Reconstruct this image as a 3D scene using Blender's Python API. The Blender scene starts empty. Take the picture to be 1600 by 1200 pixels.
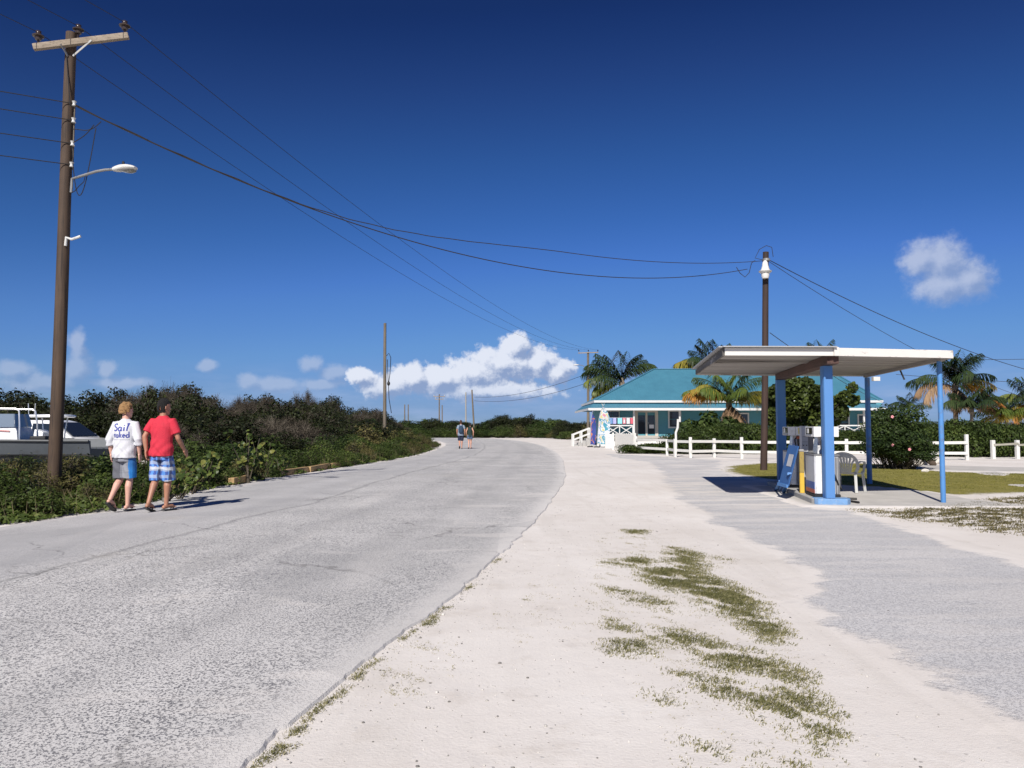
import bpy, bmesh, math, random
import numpy as np
from mathutils import Vector, Matrix, Quaternion
from mathutils.bvhtree import BVHTree

random.seed(11)
RNG = np.random.default_rng(11)
SC = bpy.context.scene
COL = SC.collection
PI = math.pi

# ------------------------------------------------------------------ camera
CAM_H = 1.42
FPX = 1230.0
PITCH = math.radians(3.12)
cam_data = bpy.data.cameras.new('camera')
cam = bpy.data.objects.new('camera', cam_data)
COL.objects.link(cam)
cam_data.sensor_width = 36.0
cam_data.lens = 36.0 * FPX / 1600.0
cam_data.clip_start = 0.05
cam_data.clip_end = 9000.0
cam.location = (0, 0, CAM_H)
cam.rotation_euler = (PI / 2 + PITCH, 0, 0)
SC.camera = cam

# ------------------------------------------------------------------ light
TRAVEL = Vector((0.36, 1.2, -1.0)).normalized()      # the way the sunlight travels
SUN_EL = math.asin(-TRAVEL.z)
SUN_AZ = math.atan2(-TRAVEL.x, -TRAVEL.y)
sun_data = bpy.data.lights.new('sun', 'SUN')
sun_data.energy = 4.4
sun_data.angle = math.radians(0.53)
sun_data.color = (1.0, 0.95, 0.88)
sun = bpy.data.objects.new('sun', sun_data)
COL.objects.link(sun)
sun.location = (-20, -60, 60)
sun.rotation_euler = TRAVEL.to_track_quat('-Z', 'Y').to_euler()

SC.view_settings.view_transform = 'Standard'
SC.view_settings.look = 'None'
SC.view_settings.gamma = 1.0
SC.view_settings.use_curve_mapping = False
SC.view_settings.exposure = 0.45
SC.cycles.max_bounces = 6
SC.cycles.transparent_max_bounces = 8
SC.cycles.caustics_reflective = False
SC.cycles.caustics_refractive = False


class NT:
    """small helper for node trees"""
    def __init__(self, tree):
        self.t = tree
        self.n = tree.nodes
        self.l = tree.links

    def node(self, kind, **kw):
        nd = self.n.new(kind)
        for k, v in kw.items():
            setattr(nd, k, v)
        return nd

    def put(self, sock, val):
        if val is None:
            return
        if isinstance(val, bpy.types.NodeSocket):
            self.l.new(val, sock)
        elif isinstance(val, (tuple, list)) and sock.type == 'RGBA' and len(val) == 3:
            sock.default_value = (*val, 1.0)
        else:
            sock.default_value = val

    def math(self, op, a, b=None, c=None, clamp=False):
        nd = self.node('ShaderNodeMath', operation=op, use_clamp=clamp)
        self.put(nd.inputs[0], a)
        if b is not None:
            self.put(nd.inputs[1], b)
        if c is not None:
            self.put(nd.inputs[2], c)
        return nd.outputs[0]

    def vmath(self, op, a, b=None):
        nd = self.node('ShaderNodeVectorMath', operation=op)
        self.put(nd.inputs[0], a)
        if b is not None:
            self.put(nd.inputs[1], b)
        return nd.outputs['Value'] if op in ('LENGTH', 'DOT_PRODUCT', 'DISTANCE') else nd.outputs['Vector']

    def maprange(self, v, a, b, c=0.0, d=1.0, smooth=False):
        nd = self.node('ShaderNodeMapRange', interpolation_type='SMOOTHSTEP' if smooth else 'LINEAR')
        self.put(nd.inputs['Value'], v)
        self.put(nd.inputs['From Min'], a)
        self.put(nd.inputs['From Max'], b)
        self.put(nd.inputs['To Min'], c)
        self.put(nd.inputs['To Max'], d)
        return nd.outputs['Result']

    def noise(self, vec, scale, detail=3.0, rough=0.55, dist=0.0, out='Fac'):
        nd = self.node('ShaderNodeTexNoise')
        self.put(nd.inputs['Vector'], vec)
        nd.inputs['Scale'].default_value = scale
        nd.inputs['Detail'].default_value = detail
        nd.inputs['Roughness'].default_value = rough
        nd.inputs['Distortion'].default_value = dist
        return nd.outputs[out]

    def voronoi(self, vec, scale, feature='F1', out='Distance', rnd=1.0):
        nd = self.node('ShaderNodeTexVoronoi', feature=feature)
        self.put(nd.inputs['Vector'], vec)
        nd.inputs['Scale'].default_value = scale
        nd.inputs['Randomness'].default_value = rnd
        return nd.outputs[out]

    def mix(self, fac, a, b, mode='MIX'):
        nd = self.node('ShaderNodeMix', data_type='RGBA', blend_type=mode)
        self.put(nd.inputs[0], fac)
        self.put(nd.inputs[6], a)
        self.put(nd.inputs[7], b)
        return nd.outputs[2]

    def ramp(self, fac, stops, interp='LINEAR'):
        nd = self.node('ShaderNodeValToRGB')
        cr = nd.color_ramp
        cr.interpolation = interp
        while len(cr.elements) < len(stops):
            cr.elements.new(0.5)
        for e, (p, c) in zip(cr.elements, stops):
            e.position = p
            e.color = (*c, 1.0) if len(c) == 3 else c
        self.put(nd.inputs[0], fac)
        return nd.outputs[0]

    def bump(self, h, strength=0.3, dist=0.02, normal=None):
        nd = self.node('ShaderNodeBump')
        nd.inputs['Strength'].default_value = strength
        nd.inputs['Distance'].default_value = dist
        self.put(nd.inputs['Height'], h)
        if normal is not None:
            self.put(nd.inputs['Normal'], normal)
        return nd.outputs[0]

    def attr(self, name, out='Fac'):
        nd = self.node('ShaderNodeAttribute', attribute_name=name)
        return nd.outputs[out]

    def sep(self, v):
        nd = self.node('ShaderNodeSeparateXYZ')
        self.put(nd.inputs[0], v)
        return nd.outputs

    def comb(self, x, y, z):
        nd = self.node('ShaderNodeCombineXYZ')
        self.put(nd.inputs[0], x)
        self.put(nd.inputs[1], y)
        self.put(nd.inputs[2], z)
        return nd.outputs[0]


# ------------------------------------------------------------------ sky
world = bpy.data.worlds.new('World')
SC.world = world
world.use_nodes = True


def build_sky():
    wt = world.node_tree
    wt.nodes.clear()
    N = NT(wt)
    sky = N.node('ShaderNodeTexSky', sky_type='NISHITA')
    sky.sun_disc = False
    sky.sun_elevation = SUN_EL
    sky.sun_rotation = SUN_AZ
    sky.altitude = 0
    sky.air_density = 1.0
    sky.dust_density = 0.15
    sky.ozone_density = 6.0
    # the camera's deep-blue rendering of a tropical sky: one tone curve per channel over the whole sky
    sc1 = N.vmath('SCALE', sky.outputs[0])
    sc1.node.inputs['Scale'].default_value = 0.1
    cur = N.node('ShaderNodeRGBCurve')
    tables = (
        [(0, 0), (.087, .0066), (.103, .012), (.135, .020), (.177, .032), (.252, .062), (.372, .097), (.506, .128), (.75, .165), (1, .19)],
        [(0, 0), (.17, .023), (.202, .039), (.261, .071), (.337, .107), (.456, .168), (.616, .228), (.744, .252), (.83, .265), (1, .28)],
        [(0, 0), (.348, .10), (.406, .15), (.504, .24), (.612, .34), (.70, .43), (.80, .47), (.86, .485), (1, .53)])
    for ci, tab in enumerate(tables):
        c = cur.mapping.curves[ci]
        while len(c.points) < len(tab):
            c.points.new(0.5, 0.5)
        for pt, (x, y) in zip(c.points, tab):
            pt.location = (x, y)
            pt.handle_type = 'VECTOR'
    cur.mapping.update()
    N.l.new(sc1, cur.inputs['Color'])
    sc2 = N.vmath('SCALE', cur.outputs[0])
    sc2.node.inputs['Scale'].default_value = 10.0
    bg = N.node('ShaderNodeBackground')
    bg.inputs[1].default_value = 0.1
    N.l.new(sc2, bg.inputs[0])
    # direction -> azimuth (deg, 0 = +Y, right positive) and elevation (deg)
    geo = N.node('ShaderNodeNewGeometry')
    d = N.vmath('SCALE', geo.outputs['Incoming'])
    d.node.inputs['Scale'].default_value = -1.0
    X, Y, Z = N.sep(d)
    az = N.math('MULTIPLY', N.math('ARCTAN2', X, Y), 57.2958)
    el = N.math('MULTIPLY', N.math('ARCSINE', Z), 57.2958)
    weak = [(120, 538, 17, 26), (122, 575, 26, 28), (166, 574, 18, 18), (22, 580, 34, 18), (60, 598, 70, 16), (324, 572, 18, 10), (486, 568, 20, 14), (392, 596, 20, 12), (522, 584, 26, 16), (505, 602, 44, 11), (190, 600, 46, 12), (430, 602, 50, 13),
            (1440, 404, 38, 32), (1472, 410, 50, 42), (1512, 438, 46, 36), (1478, 446, 60, 34)]
    puffs = [  # px, py, rx, ry in photograph pixels, turned into directions below
        (806, 541, 29, 20), (790, 568, 62, 30), (842, 566, 36, 26), (742, 584, 58, 30), (690, 592, 62, 26),
        (640, 592, 44, 24), (872, 580, 26, 20), (600, 604, 40, 20), (770, 612, 110, 20),
        (560, 588, 22, 15),
    ]

    def todir(px, py):
        u, v = (px - 800) / FPX, (600 - py) / FPX
        dx, dy, dz = u, math.cos(PITCH) - v * math.sin(PITCH), math.sin(PITCH) + v * math.cos(PITCH)
        L = math.sqrt(dx * dx + dy * dy + dz * dz)
        return math.degrees(math.atan2(dx, dy)), math.degrees(math.asin(dz / L))

    grp = bpy.data.node_groups.new('cloud_field', 'ShaderNodeTree')
    grp.interface.new_socket('Az', in_out='INPUT', socket_type='NodeSocketFloat')
    grp.interface.new_socket('El', in_out='INPUT', socket_type='NodeSocketFloat')
    grp.interface.new_socket('Field', in_out='OUTPUT', socket_type='NodeSocketFloat')
    grp.interface.new_socket('Weak', in_out='OUTPUT', socket_type='NodeSocketFloat')
    g = NT(grp)
    gi = g.node('NodeGroupInput')
    go = g.node('NodeGroupOutput')
    p = g.comb(gi.outputs[0], gi.outputs[1], 0.0)
    warp = g.noise(p, 0.55, 4.0, 0.6, out='Color')
    wv = g.vmath('SCALE', g.vmath('SUBTRACT', warp, (0.5, 0.5, 0.5)))
    wv.node.inputs['Scale'].default_value = 0.9
    pw = g.vmath('ADD', p, wv)
    def heap(lst):
        cur = None
        for (px, py, rx, ry) in lst:
            a, e = todir(px, py)
            a1, _ = todir(px + rx, py)
            _, e1 = todir(px, py - ry)
            ra, re = abs(a1 - a) * 1.2, abs(e1 - e) * 1.2
            q = g.vmath('MULTIPLY', g.vmath('SUBTRACT', pw, (a, e, 0)), (1 / ra, 1 / re, 0))
            f = g.math('SUBTRACT', 1.0, g.vmath('LENGTH', q))
            cur = f if cur is None else g.math('SMOOTH_MAX', cur, f, 0.25)
        return cur
    cur = heap(puffs)
    wk = heap(weak)
    # the same sort of cumulus goes on round the rest of the horizon
    big = g.noise(g.vmath('MULTIPLY', p, (0.09, 0.16, 0)), 1.0, 3.0, 0.55)
    band = g.math('ABSOLUTE', g.math('SUBTRACT', gi.outputs[1], 3.4))
    rest = g.math('SUBTRACT', g.math('MULTIPLY', g.math('SUBTRACT', big, 0.47), 7.0), g.math('MULTIPLY', band, 0.22))
    away = g.maprange(g.math('ABSOLUTE', gi.outputs[0]), 36.0, 46.0, -3.0, 0.0)
    rest = g.math('ADD', rest, away)
    cur = g.math('MAXIMUM', cur, rest)
    fine = g.noise(p, 1.2, 10.0, 0.62)
    out = g.math('ADD', cur, g.math('MULTIPLY', g.math('SUBTRACT', fine, 0.5), 1.15))
    g.l.new(out, go.inputs[0])
    g.l.new(g.math('ADD', wk, g.math('MULTIPLY', g.math('SUBTRACT', fine, 0.52), 0.85)), go.inputs[1])

    def field(a, e):
        nd = N.node('ShaderNodeGroup')
        nd.node_tree = grp
        N.put(nd.inputs[0], a)
        N.put(nd.inputs[1], e)
        return nd.outputs

    f0, w0 = field(az, el)
    f1, w1 = field(N.math('ADD', az, -0.45), N.math('ADD', el, 0.55))
    d_s = N.maprange(f0, 0.0, 0.36, 0.0, 1.0, True)
    d_w = N.math('MULTIPLY', N.maprange(w0, -0.05, 0.6, 0.0, 1.0, True), N.maprange(el, 4.0, 9.0, 0.5, 0.80))
    dens = N.math('MAXIMUM', d_s, d_w)
    lit_s = N.maprange(N.math('SUBTRACT', f0, f1), -0.35, 0.3, 0.0, 1.0, True)
    lit_w = N.maprange(N.math('SUBTRACT', w0, w1), -0.45, 0.45, 0.0, 0.5, True)
    lit = N.node('ShaderNodeMix')
    N.put(lit.inputs[0], N.math('GREATER_THAN', d_s, d_w))
    N.put(lit.inputs[2], lit_w)
    N.put(lit.inputs[3], lit_s)
    lit = lit.outputs[0]
    ccol = N.mix(lit, (0.22, 0.29, 0.46), (0.64, 0.67, 0.75))
    # thin veil of bluish cloud low over the sea
    veil_n = N.noise(N.comb(N.math('MULTIPLY', az, 0.16), N.math('MULTIPLY', el, 0.75), 0.0), 1.0, 5.0, 0.6)
    veil = N.math('MULTIPLY', N.maprange(veil_n, 0.40, 0.72, 0.0, 1.0, True), N.maprange(el, 1.2, 5.2, 0.75, 0.0, True))
    vbg = N.node('ShaderNodeBackground')
    N.put(vbg.inputs[0], (0.30, 0.40, 0.62))
    vbg.inputs[1].default_value = 0.86
    mv = N.node('ShaderNodeMixShader')
    N.put(mv.inputs[0], N.math('MULTIPLY', veil, 0.75))
    N.l.new(bg.outputs[0], mv.inputs[1])
    N.l.new(vbg.outputs[0], mv.inputs[2])
    cbg = N.node('ShaderNodeBackground')
    N.put(cbg.inputs[0], ccol)
    cbg.inputs[1].default_value = 0.92
    ms = N.node('ShaderNodeMixShader')
    # clouds dissolve into the distance just above the horizon
    N.put(ms.inputs[0], N.math('MULTIPLY', dens, N.maprange(el, 0.2, 3.6, 0.15, 0.93, True)))
    N.l.new(mv.outputs[0], ms.inputs[1])
    N.l.new(cbg.outputs[0], ms.inputs[2])
    wo = N.node('ShaderNodeOutputWorld')
    N.l.new(ms.outputs[0], wo.inputs[0])


build_sky()

# ------------------------------------------------------------------ pixels -> places


def ray(px, py):
    u, v = (px - 800) / FPX, (600 - py) / FPX
    return Vector((u, math.cos(PITCH) - v * math.sin(PITCH), math.sin(PITCH) + v * math.cos(PITCH)))


def P(px, py, y):
    """point on that pixel's ray at world depth y"""
    r = ray(px, py)
    t = y / r.y
    return Vector((r.x * t, y, CAM_H + r.z * t))


def G(px, py, z=0.0):
    """where that pixel's ray meets the level z"""
    r = ray(px, py)
    t = (z - CAM_H) / r.z
    return Vector((r.x * t, r.y * t, z))


# ------------------------------------------------------------------ scene helpers


def tag(o, label=None, cat=None, group=None, kind=None):
    if label:
        o['label'] = label
    if cat:
        o['category'] = cat
    if group:
        o['group'] = group
    if kind:
        o['kind'] = kind
    return o


def thing(name, label, cat, loc=(0, 0, 0), rotz=0.0, group=None):
    o = bpy.data.objects.new(name, None)
    o.empty_display_size = 0.2
    COL.objects.link(o)
    o.location = loc
    o.rotation_euler = (0, 0, rotz)
    return tag(o, label, cat, group)


def offset(o):
    v = Vector((0, 0, 0))
    while o is not None:
        v += o.location
        o = o.parent
    return v


def link_mesh(name, me, mats, parent=None):
    o = bpy.data.objects.new(name, me)
    COL.objects.link(o)
    if mats is not None:
        for m in (mats if isinstance(mats, (list, tuple)) else [mats]):
            me.materials.append(m)
    if parent is not None:
        o.parent = parent
    return o


def copy_tree(o, parent=None):
    c = o.copy()
    COL.objects.link(c)
    c.parent = parent
    for ch in o.children:
        copy_tree(ch, c)
    return c


def fast_mesh(name, V, F, attrs=None, smooth=False):
    """mesh from numpy arrays; F holds faces that all have the same number of corners"""
    me = bpy.data.meshes.new(name)
    V = np.asarray(V, dtype=np.float32)
    F = np.asarray(F, dtype=np.int32)
    n, k = F.shape
    me.vertices.add(len(V))
    me.vertices.foreach_set('co', V.ravel())
    me.loops.add(n * k)
    me.loops.foreach_set('vertex_index', F.ravel())
    me.polygons.add(n)
    me.polygons.foreach_set('loop_start', np.arange(0, n * k, k, dtype=np.int32))
    me.polygons.foreach_set('use_smooth', np.full(n, bool(smooth)))
    if attrs:
        for an, av in attrs.items():
            a = me.attributes.new(an, 'FLOAT', 'POINT')
            a.data.foreach_set('value', np.asarray(av, dtype=np.float32))
    me.update(calc_edges=True)
    return me


class MB:
    """collects simple shapes; build() links them as ONE mesh object"""
    def __init__(self):
        self.v = []
        self.f = []
        self.m = []
        self.cur = 0

    def mat(self, i):
        self.cur = i
        return self

    def face(self, idx):
        self.f.append(tuple(idx))
        self.m.append(self.cur)

    def poly(self, pts):
        b = len(self.v)
        self.v += [Vector(p) for p in pts]
        self.face(range(b, b + len(pts)))
        return self

    def box(self, c, s, rot=None, taper=1.0):
        b = len(self.v)
        M = rot.to_matrix() if isinstance(rot, Quaternion) else (rot or Matrix.Identity(3))
        c = Vector(c)
        for z in (-.5, .5):
            k = taper if z > 0 else 1.0
            for x, y in ((-.5, -.5), (.5, -.5), (.5, .5), (-.5, .5)):
                self.v.append(c + M @ Vector((x * s[0] * k, y * s[1] * k, z * s[2])))
        for q in ((3, 2, 1, 0), (4, 5, 6, 7), (0, 1, 5, 4), (1, 2, 6, 5), (2, 3, 7, 6), (3, 0, 4, 7)):
            self.face([b + i for i in q])
        return self

    def bar(self, a, b_, w, h, up=(0, 0, 1)):
        """rectangular bar from a to b, w wide and h high"""
        a, b_ = Vector(a), Vector(b_)
        d = (b_ - a)
        L = d.length
        d.normalize()
        upv = Vector(up)
        if abs(d.dot(upv)) > 0.99:
            upv = Vector((0, 1, 0))
        s = d.cross(upv).normalized()
        u = s.cross(d).normalized()
        M = Matrix((d, s, u)).transposed()
        return self.box((a + b_) / 2, (L, w, h), M)

    def prism(self, pts, z0, z1):
        """pts: ring of (x, y); extruded from z0 to z1"""
        n = len(pts)
        b = len(self.v)
        for z in (z0, z1):
            for p in pts:
                self.v.append(Vector((p[0], p[1], z)))
        self.face([b + i for i in range(n)][::-1])
        self.face([b + n + i for i in range(n)])
        for i in range(n):
            j = (i + 1) % n
            self.face((b + i, b + j, b + n + j, b + n + i))
        return self

    def extrude(self, ring, vec):
        """closed ring of 3D points swept along vec"""
        n = len(ring)
        b = len(self.v)
        vec = Vector(vec)
        ring = [Vector(p) for p in ring]
        self.v += ring + [p + vec for p in ring]
        self.face([b + i for i in range(n)][::-1])
        self.face([b + n + i for i in range(n)])
        for i in range(n):
            j = (i + 1) % n
            self.face((b + i, b + j, b + n + j, b + n + i))
        return self

    def tube(self, pts, r, n=8, cap=True):
        pts = [Vector(p) for p in pts]
        rr = r if isinstance(r, (list, tuple)) else [r] * len(pts)
        b = len(self.v)
        prev = None
        for i, p in enumerate(pts):
            if i == 0:
                d = pts[1] - pts[0]
            elif i == len(pts) - 1:
                d = pts[-1] - pts[-2]
            else:
                d = (pts[i + 1] - pts[i]).normalized() + (pts[i] - pts[i - 1]).normalized()
            d.normalize()
            if prev is None:
                ref = Vector((0, 0, 1)) if abs(d.z) < 0.9 else Vector((1, 0, 0))
                s = d.cross(ref).normalized()
            else:
                s = (prev - d * prev.dot(d))
                s = s.normalized() if s.length > 1e-6 else d.orthogonal().normalized()
            prev = s
            u = d.cross(s)
            for k in range(n):
                a = 2 * PI * k / n
                self.v.append(p + (s * math.cos(a) + u * math.sin(a)) * rr[i])
        for i in range(len(pts) - 1):
            for k in range(n):
                k2 = (k + 1) % n
                self.face((b + i * n + k, b + i * n + k2, b + (i + 1) * n + k2, b + (i + 1) * n + k))
        if cap:
            self.face([b + k for k in range(n)][::-1])
            e = b + (len(pts) - 1) * n
            self.face([e + k for k in range(n)])
        return self

    def lathe(self, prof, c=(0, 0, 0), axis=(0, 0, 1), n=16):
        """prof: (radius, height) pairs along the axis"""
        c = Vector(c)
        q = Vector((0, 0, 1)).rotation_difference(Vector(axis))
        b = len(self.v)
        for (r, h) in prof:
            for k in range(n):
                a = 2 * PI * k / n
                self.v.append(c + q @ Vector((r * math.cos(a), r * math.sin(a), h)))
        for i in range(len(prof) - 1):
            for k in range(n):
                k2 = (k + 1) % n
                self.face((b + i * n + k, b + i * n + k2, b + (i + 1) * n + k2, b + (i + 1) * n + k))
        self.face([b + k for k in range(n)][::-1])
        e = b + (len(prof) - 1) * n
        self.face([e + k for k in range(n)])
        return self

    def loft(self, rings, cap=True):
        """rings: lists of the same number of 3D points"""
        n = len(rings[0])
        b = len(self.v)
        for r in rings:
            self.v += [Vector(p) for p in r]
        for i in range(len(rings) - 1):
            for k in range(n):
                k2 = (k + 1) % n
                self.face((b + i * n + k, b + i * n + k2, b + (i + 1) * n + k2, b + (i + 1) * n + k))
        if cap:
            self.face([b + k for k in range(n)][::-1])
            e = b + (len(rings) - 1) * n
            self.face([e + k for k in range(n)])
        return self

    def ball(self, c, r, n=10, m=6):
        c = Vector(c)
        r = Vector((r, r, r)) if not isinstance(r, (tuple, list, Vector)) else Vector(r)
        rings = []
        for i in range(m + 1):
            t = PI * (i + 0.02) / (m + 0.04) - PI / 2
            rings.append([c + Vector((r.x * math.cos(t) * math.cos(2 * PI * k / n), r.y * math.cos(t) * math.sin(2 * PI * k / n), r.z * math.sin(t))) for k in range(n)])
        return self.loft(rings)

    def mesh(self, name, off=Vector((0, 0, 0)), smooth=False, bevel=0.0):
        me = bpy.data.meshes.new(name)
        me.from_pydata([tuple(v - off) for v in self.v], [], self.f)
        if any(self.m):
            me.polygons.foreach_set('material_index', self.m)
        bm = bmesh.new()
        bm.from_mesh(me)
        bmesh.ops.recalc_face_normals(bm, faces=bm.faces)
        if bevel > 0:
            es = [e for e in bm.edges if len(e.link_faces) == 2 and e.calc_face_angle(0) > 0.5]
            bmesh.ops.bevel(bm, geom=es, offset=bevel, segments=1 if bevel < 0.02 else 2, affect='EDGES', profile=0.6)
        bm.to_mesh(me)
        bm.free()
        if smooth:
            me.polygons.foreach_set('use_smooth', [True] * len(me.polygons))
            try:
                me.set_sharp_from_angle(angle=math.radians(40))
            except Exception:
                pass
        me.update()
        return me

    def build(self, name, mats, parent=None, local=False, smooth=False, bevel=0.0):
        """vertices are world places unless local=True"""
        off = Vector((0, 0, 0)) if (local or parent is None) else offset(parent)
        return link_mesh(name, self.mesh(name, off, smooth, bevel), mats, parent)


def in_poly(x, y, poly):
    """vectorised point-in-polygon"""
    x = np.asarray(x, dtype=float)
    y = np.asarray(y, dtype=float)
    r = np.zeros(x.shape, dtype=bool)
    n = len(poly)
    j = n - 1
    for i in range(n):
        xi, yi = poly[i][0], poly[i][1]
        xj, yj = poly[j][0], poly[j][1]
        c = ((yi > y) != (yj > y)) & (x < (xj - xi) * (y - yi) / (yj - yi + 1e-12) + xi)
        r ^= c
        j = i
    return r


def poly_dist(x, y, poly):
    """signed distance, positive inside"""
    x = np.asarray(x, dtype=float)
    y = np.asarray(y, dtype=float)
    d = np.full(x.shape, 1e9)
    n = len(poly)
    for i in range(n):
        ax, ay = poly[i][0], poly[i][1]
        bx, by = poly[(i + 1) % n][0], poly[(i + 1) % n][1]
        dx, dy = bx - ax, by - ay
        t = np.clip(((x - ax) * dx + (y - ay) * dy) / (dx * dx + dy * dy + 1e-12), 0, 1)
        d = np.minimum(d, np.hypot(x - ax - t * dx, y - ay - t * dy))
    return np.where(in_poly(x, y, poly), d, -d)


def sheet(name, poly, z, cell, mat, margin=0.3):
    """fine level sheet over a region; attribute 'edge' = metres inside its outline"""
    xs = [p[0] for p in poly]
    ys = [p[1] for p in poly]
    gx = np.arange(min(xs) - margin, max(xs) + margin + cell, cell)
    gy = np.arange(min(ys) - margin, max(ys) + margin + cell, cell)
    X, Y = np.meshgrid(gx, gy)
    D = poly_dist(X, Y, poly)
    nx = len(gx)
    idx = np.arange(X.size).reshape(X.shape)
    keep = (D[:-1, :-1] > -margin) | (D[1:, 1:] > -margin) | (D[:-1, 1:] > -margin) | (D[1:, :-1] > -margin)
    q = np.stack([idx[:-1, :-1], idx[:-1, 1:], idx[1:, 1:], idx[1:, :-1]], -1)[keep]
    used, inv = np.unique(q, return_inverse=True)
    zz = np.where(D.ravel() > -margin * .45, z, -.0015)
    V = np.stack([X.ravel(), Y.ravel(), zz], -1)[used]
    me = fast_mesh(name, V, inv.reshape(q.shape), {'edge': D.ravel()[used]})
    return tag(link_mesh(name, me, mat), kind='structure')


def interp(x, pts):
    return float(np.interp(x, [p[0] for p in pts], [p[1] for p in pts]))

# ------------------------------------------------------------------ materials
MATS = {}


def new_mat(name):
    m = bpy.data.materials.new(name)
    m.use_nodes = True
    t = m.node_tree
    t.nodes.clear()
    N = NT(t)
    out = N.node('ShaderNodeOutputMaterial')
    b = N.node('ShaderNodeBsdfPrincipled')
    N.l.new(b.outputs[0], out.inputs[0])
    return m, N, b, out


def paint(name, col, rough=0.55, var=0.12, scale=6.0, metal=0.0, bump=0.0, dirt=None, dirt_amt=0.3, coat=0.0):
    """plain painted or moulded surface with uneven tone and a little dirt"""
    if name in MATS:
        return MATS[name]
    m, N, b, out = new_mat(name)
    tc = N.node('ShaderNodeTexCoord').outputs['Object']
    n1 = N.noise(tc, scale, 5.0, 0.6)
    lo = tuple(c * (1 - var) for c in col)
    hi = tuple(min(1.0, c * (1 + var)) for c in col)
    c = N.mix(n1, lo, hi)
    if dirt:
        n2 = N.noise(tc, scale * 2.3, 6.0, 0.65)
        c = N.mix(N.math('MULTIPLY', N.maprange(n2, 0.5, 0.72, 0, 1, True), dirt_amt), c, dirt)
    N.put(b.inputs['Base Color'], c)
    N.put(b.inputs['Roughness'], N.maprange(n1, 0.3, 0.7, max(0.02, rough - 0.08), min(1, rough + 0.08)))
    b.inputs['Metallic'].default_value = metal
    if coat:
        b.inputs['Coat Weight'].default_value = coat
    if bump:
        N.put(b.inputs['Normal'], N.bump(N.noise(tc, scale * 8, 4.0), bump, 0.01))
    MATS[name] = m
    return m


def wood(name, c0, c1, axis='Z', scale=1.0, rough=0.8, paintcol=None, wear=0.5, vary=0.0):
    """weathered timber, grain running along the given object axis; optional flaking paint"""
    if name in MATS:
        return MATS[name]
    m, N, b, out = new_mat(name)
    tc = N.node('ShaderNodeTexCoord').outputs['Object']
    st = {'X': (0.6, 14, 14), 'Y': (14, 0.6, 14), 'Z': (14, 14, 0.6)}[axis]
    v = N.vmath('MULTIPLY', tc, tuple(s * scale for s in st))
    g1 = N.noise(v, 1.0, 6.0, 0.65)
    g2 = N.noise(v, 3.5, 3.0, 0.6)
    own = N.node('ShaderNodeObjectInfo').outputs['Random']
    big = N.noise(tc, 0.9, 3.0)
    fac = N.math('ADD', N.math('MULTIPLY', g1, 0.6), N.math('MULTIPLY', big, 0.4))
    c = N.mix(N.maprange(fac, 0.35, 0.65), c0, c1)
    c = N.mix(N.math('MULTIPLY', N.maprange(g2, 0.56, 0.68, 0, 1, True), 0.6), c, tuple(x * 0.35 for x in c0))
    h = g1
    if paintcol:
        pn = N.noise(v, 0.55, 6.0, 0.7)
        f = N.maprange(pn, 0.62 - 0.3 * wear, 0.66 - 0.3 * wear, 1, 0, False) if wear > 0.9 else N.maprange(pn, 0.60 if wear < .7 else .55, 0.66 if wear < .7 else .59, 1, 1 - wear)
        big2 = N.noise(tc, 3.0, 4.0)
        pc = N.mix(big2, tuple(x * 0.88 for x in paintcol), paintcol)
        c = N.mix(f, c, pc)
        h = N.math('ADD', N.math('MULTIPLY', g1, 0.4), N.math('MULTIPLY', f, 0.5))
    if vary:
        c = N.mix(N.math('MULTIPLY', own, vary), c, tuple(x * 0.45 for x in c0))
    N.put(b.inputs['Base Color'], c)
    b.inputs['Roughness'].default_value = rough
    N.put(b.inputs['Normal'], N.bump(h, 0.45, 0.012))
    MATS[name] = m
    return m


def glass(name, col=(0.02, 0.03, 0.04), rough=0.05):
    if name in MATS:
        return MATS[name]
    m, N, b, out = new_mat(name)
    b.inputs['Base Color'].default_value = (*col, 1)
    b.inputs['Roughness'].default_value = rough
    b.inputs['IOR'].default_value = 1.5
    b.inputs['Coat Weight'].default_value = 0.4
    MATS[name] = m
    return m


def leafmat(name, stops, rough=0.55, trans=0.28, spec=0.4):
    """foliage: tone per leaf from the 'tint' attribute, a little shift per plant"""
    if name in MATS:
        return MATS[name]
    m, N, b, out = new_mat(name)
    t = N.attr('tint')
    rnd = N.node('ShaderNodeObjectInfo').outputs['Random']
    f = N.math('ADD', t, N.math('MULTIPLY', N.math('SUBTRACT', rnd, 0.5), 0.42), clamp=True)
    c = N.ramp(f, stops)
    N.put(b.inputs['Base Color'], c)
    b.inputs['Roughness'].default_value = rough
    b.inputs['Specular IOR Level'].default_value = spec * .5
    tr = N.node('ShaderNodeBsdfTranslucent')
    N.put(tr.inputs[0], N.mix(1.0, c, (1.0, 1.0, 0.45), 'MULTIPLY'))
    ms = N.node('ShaderNodeMixShader')
    ms.inputs[0].default_value = trans
    N.l.new(b.outputs[0], ms.inputs[1])
    N.l.new(tr.outputs[0], ms.inputs[2])
    N.l.new(ms.outputs[0], out.inputs[0])
    MATS[name] = m
    return m


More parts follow.
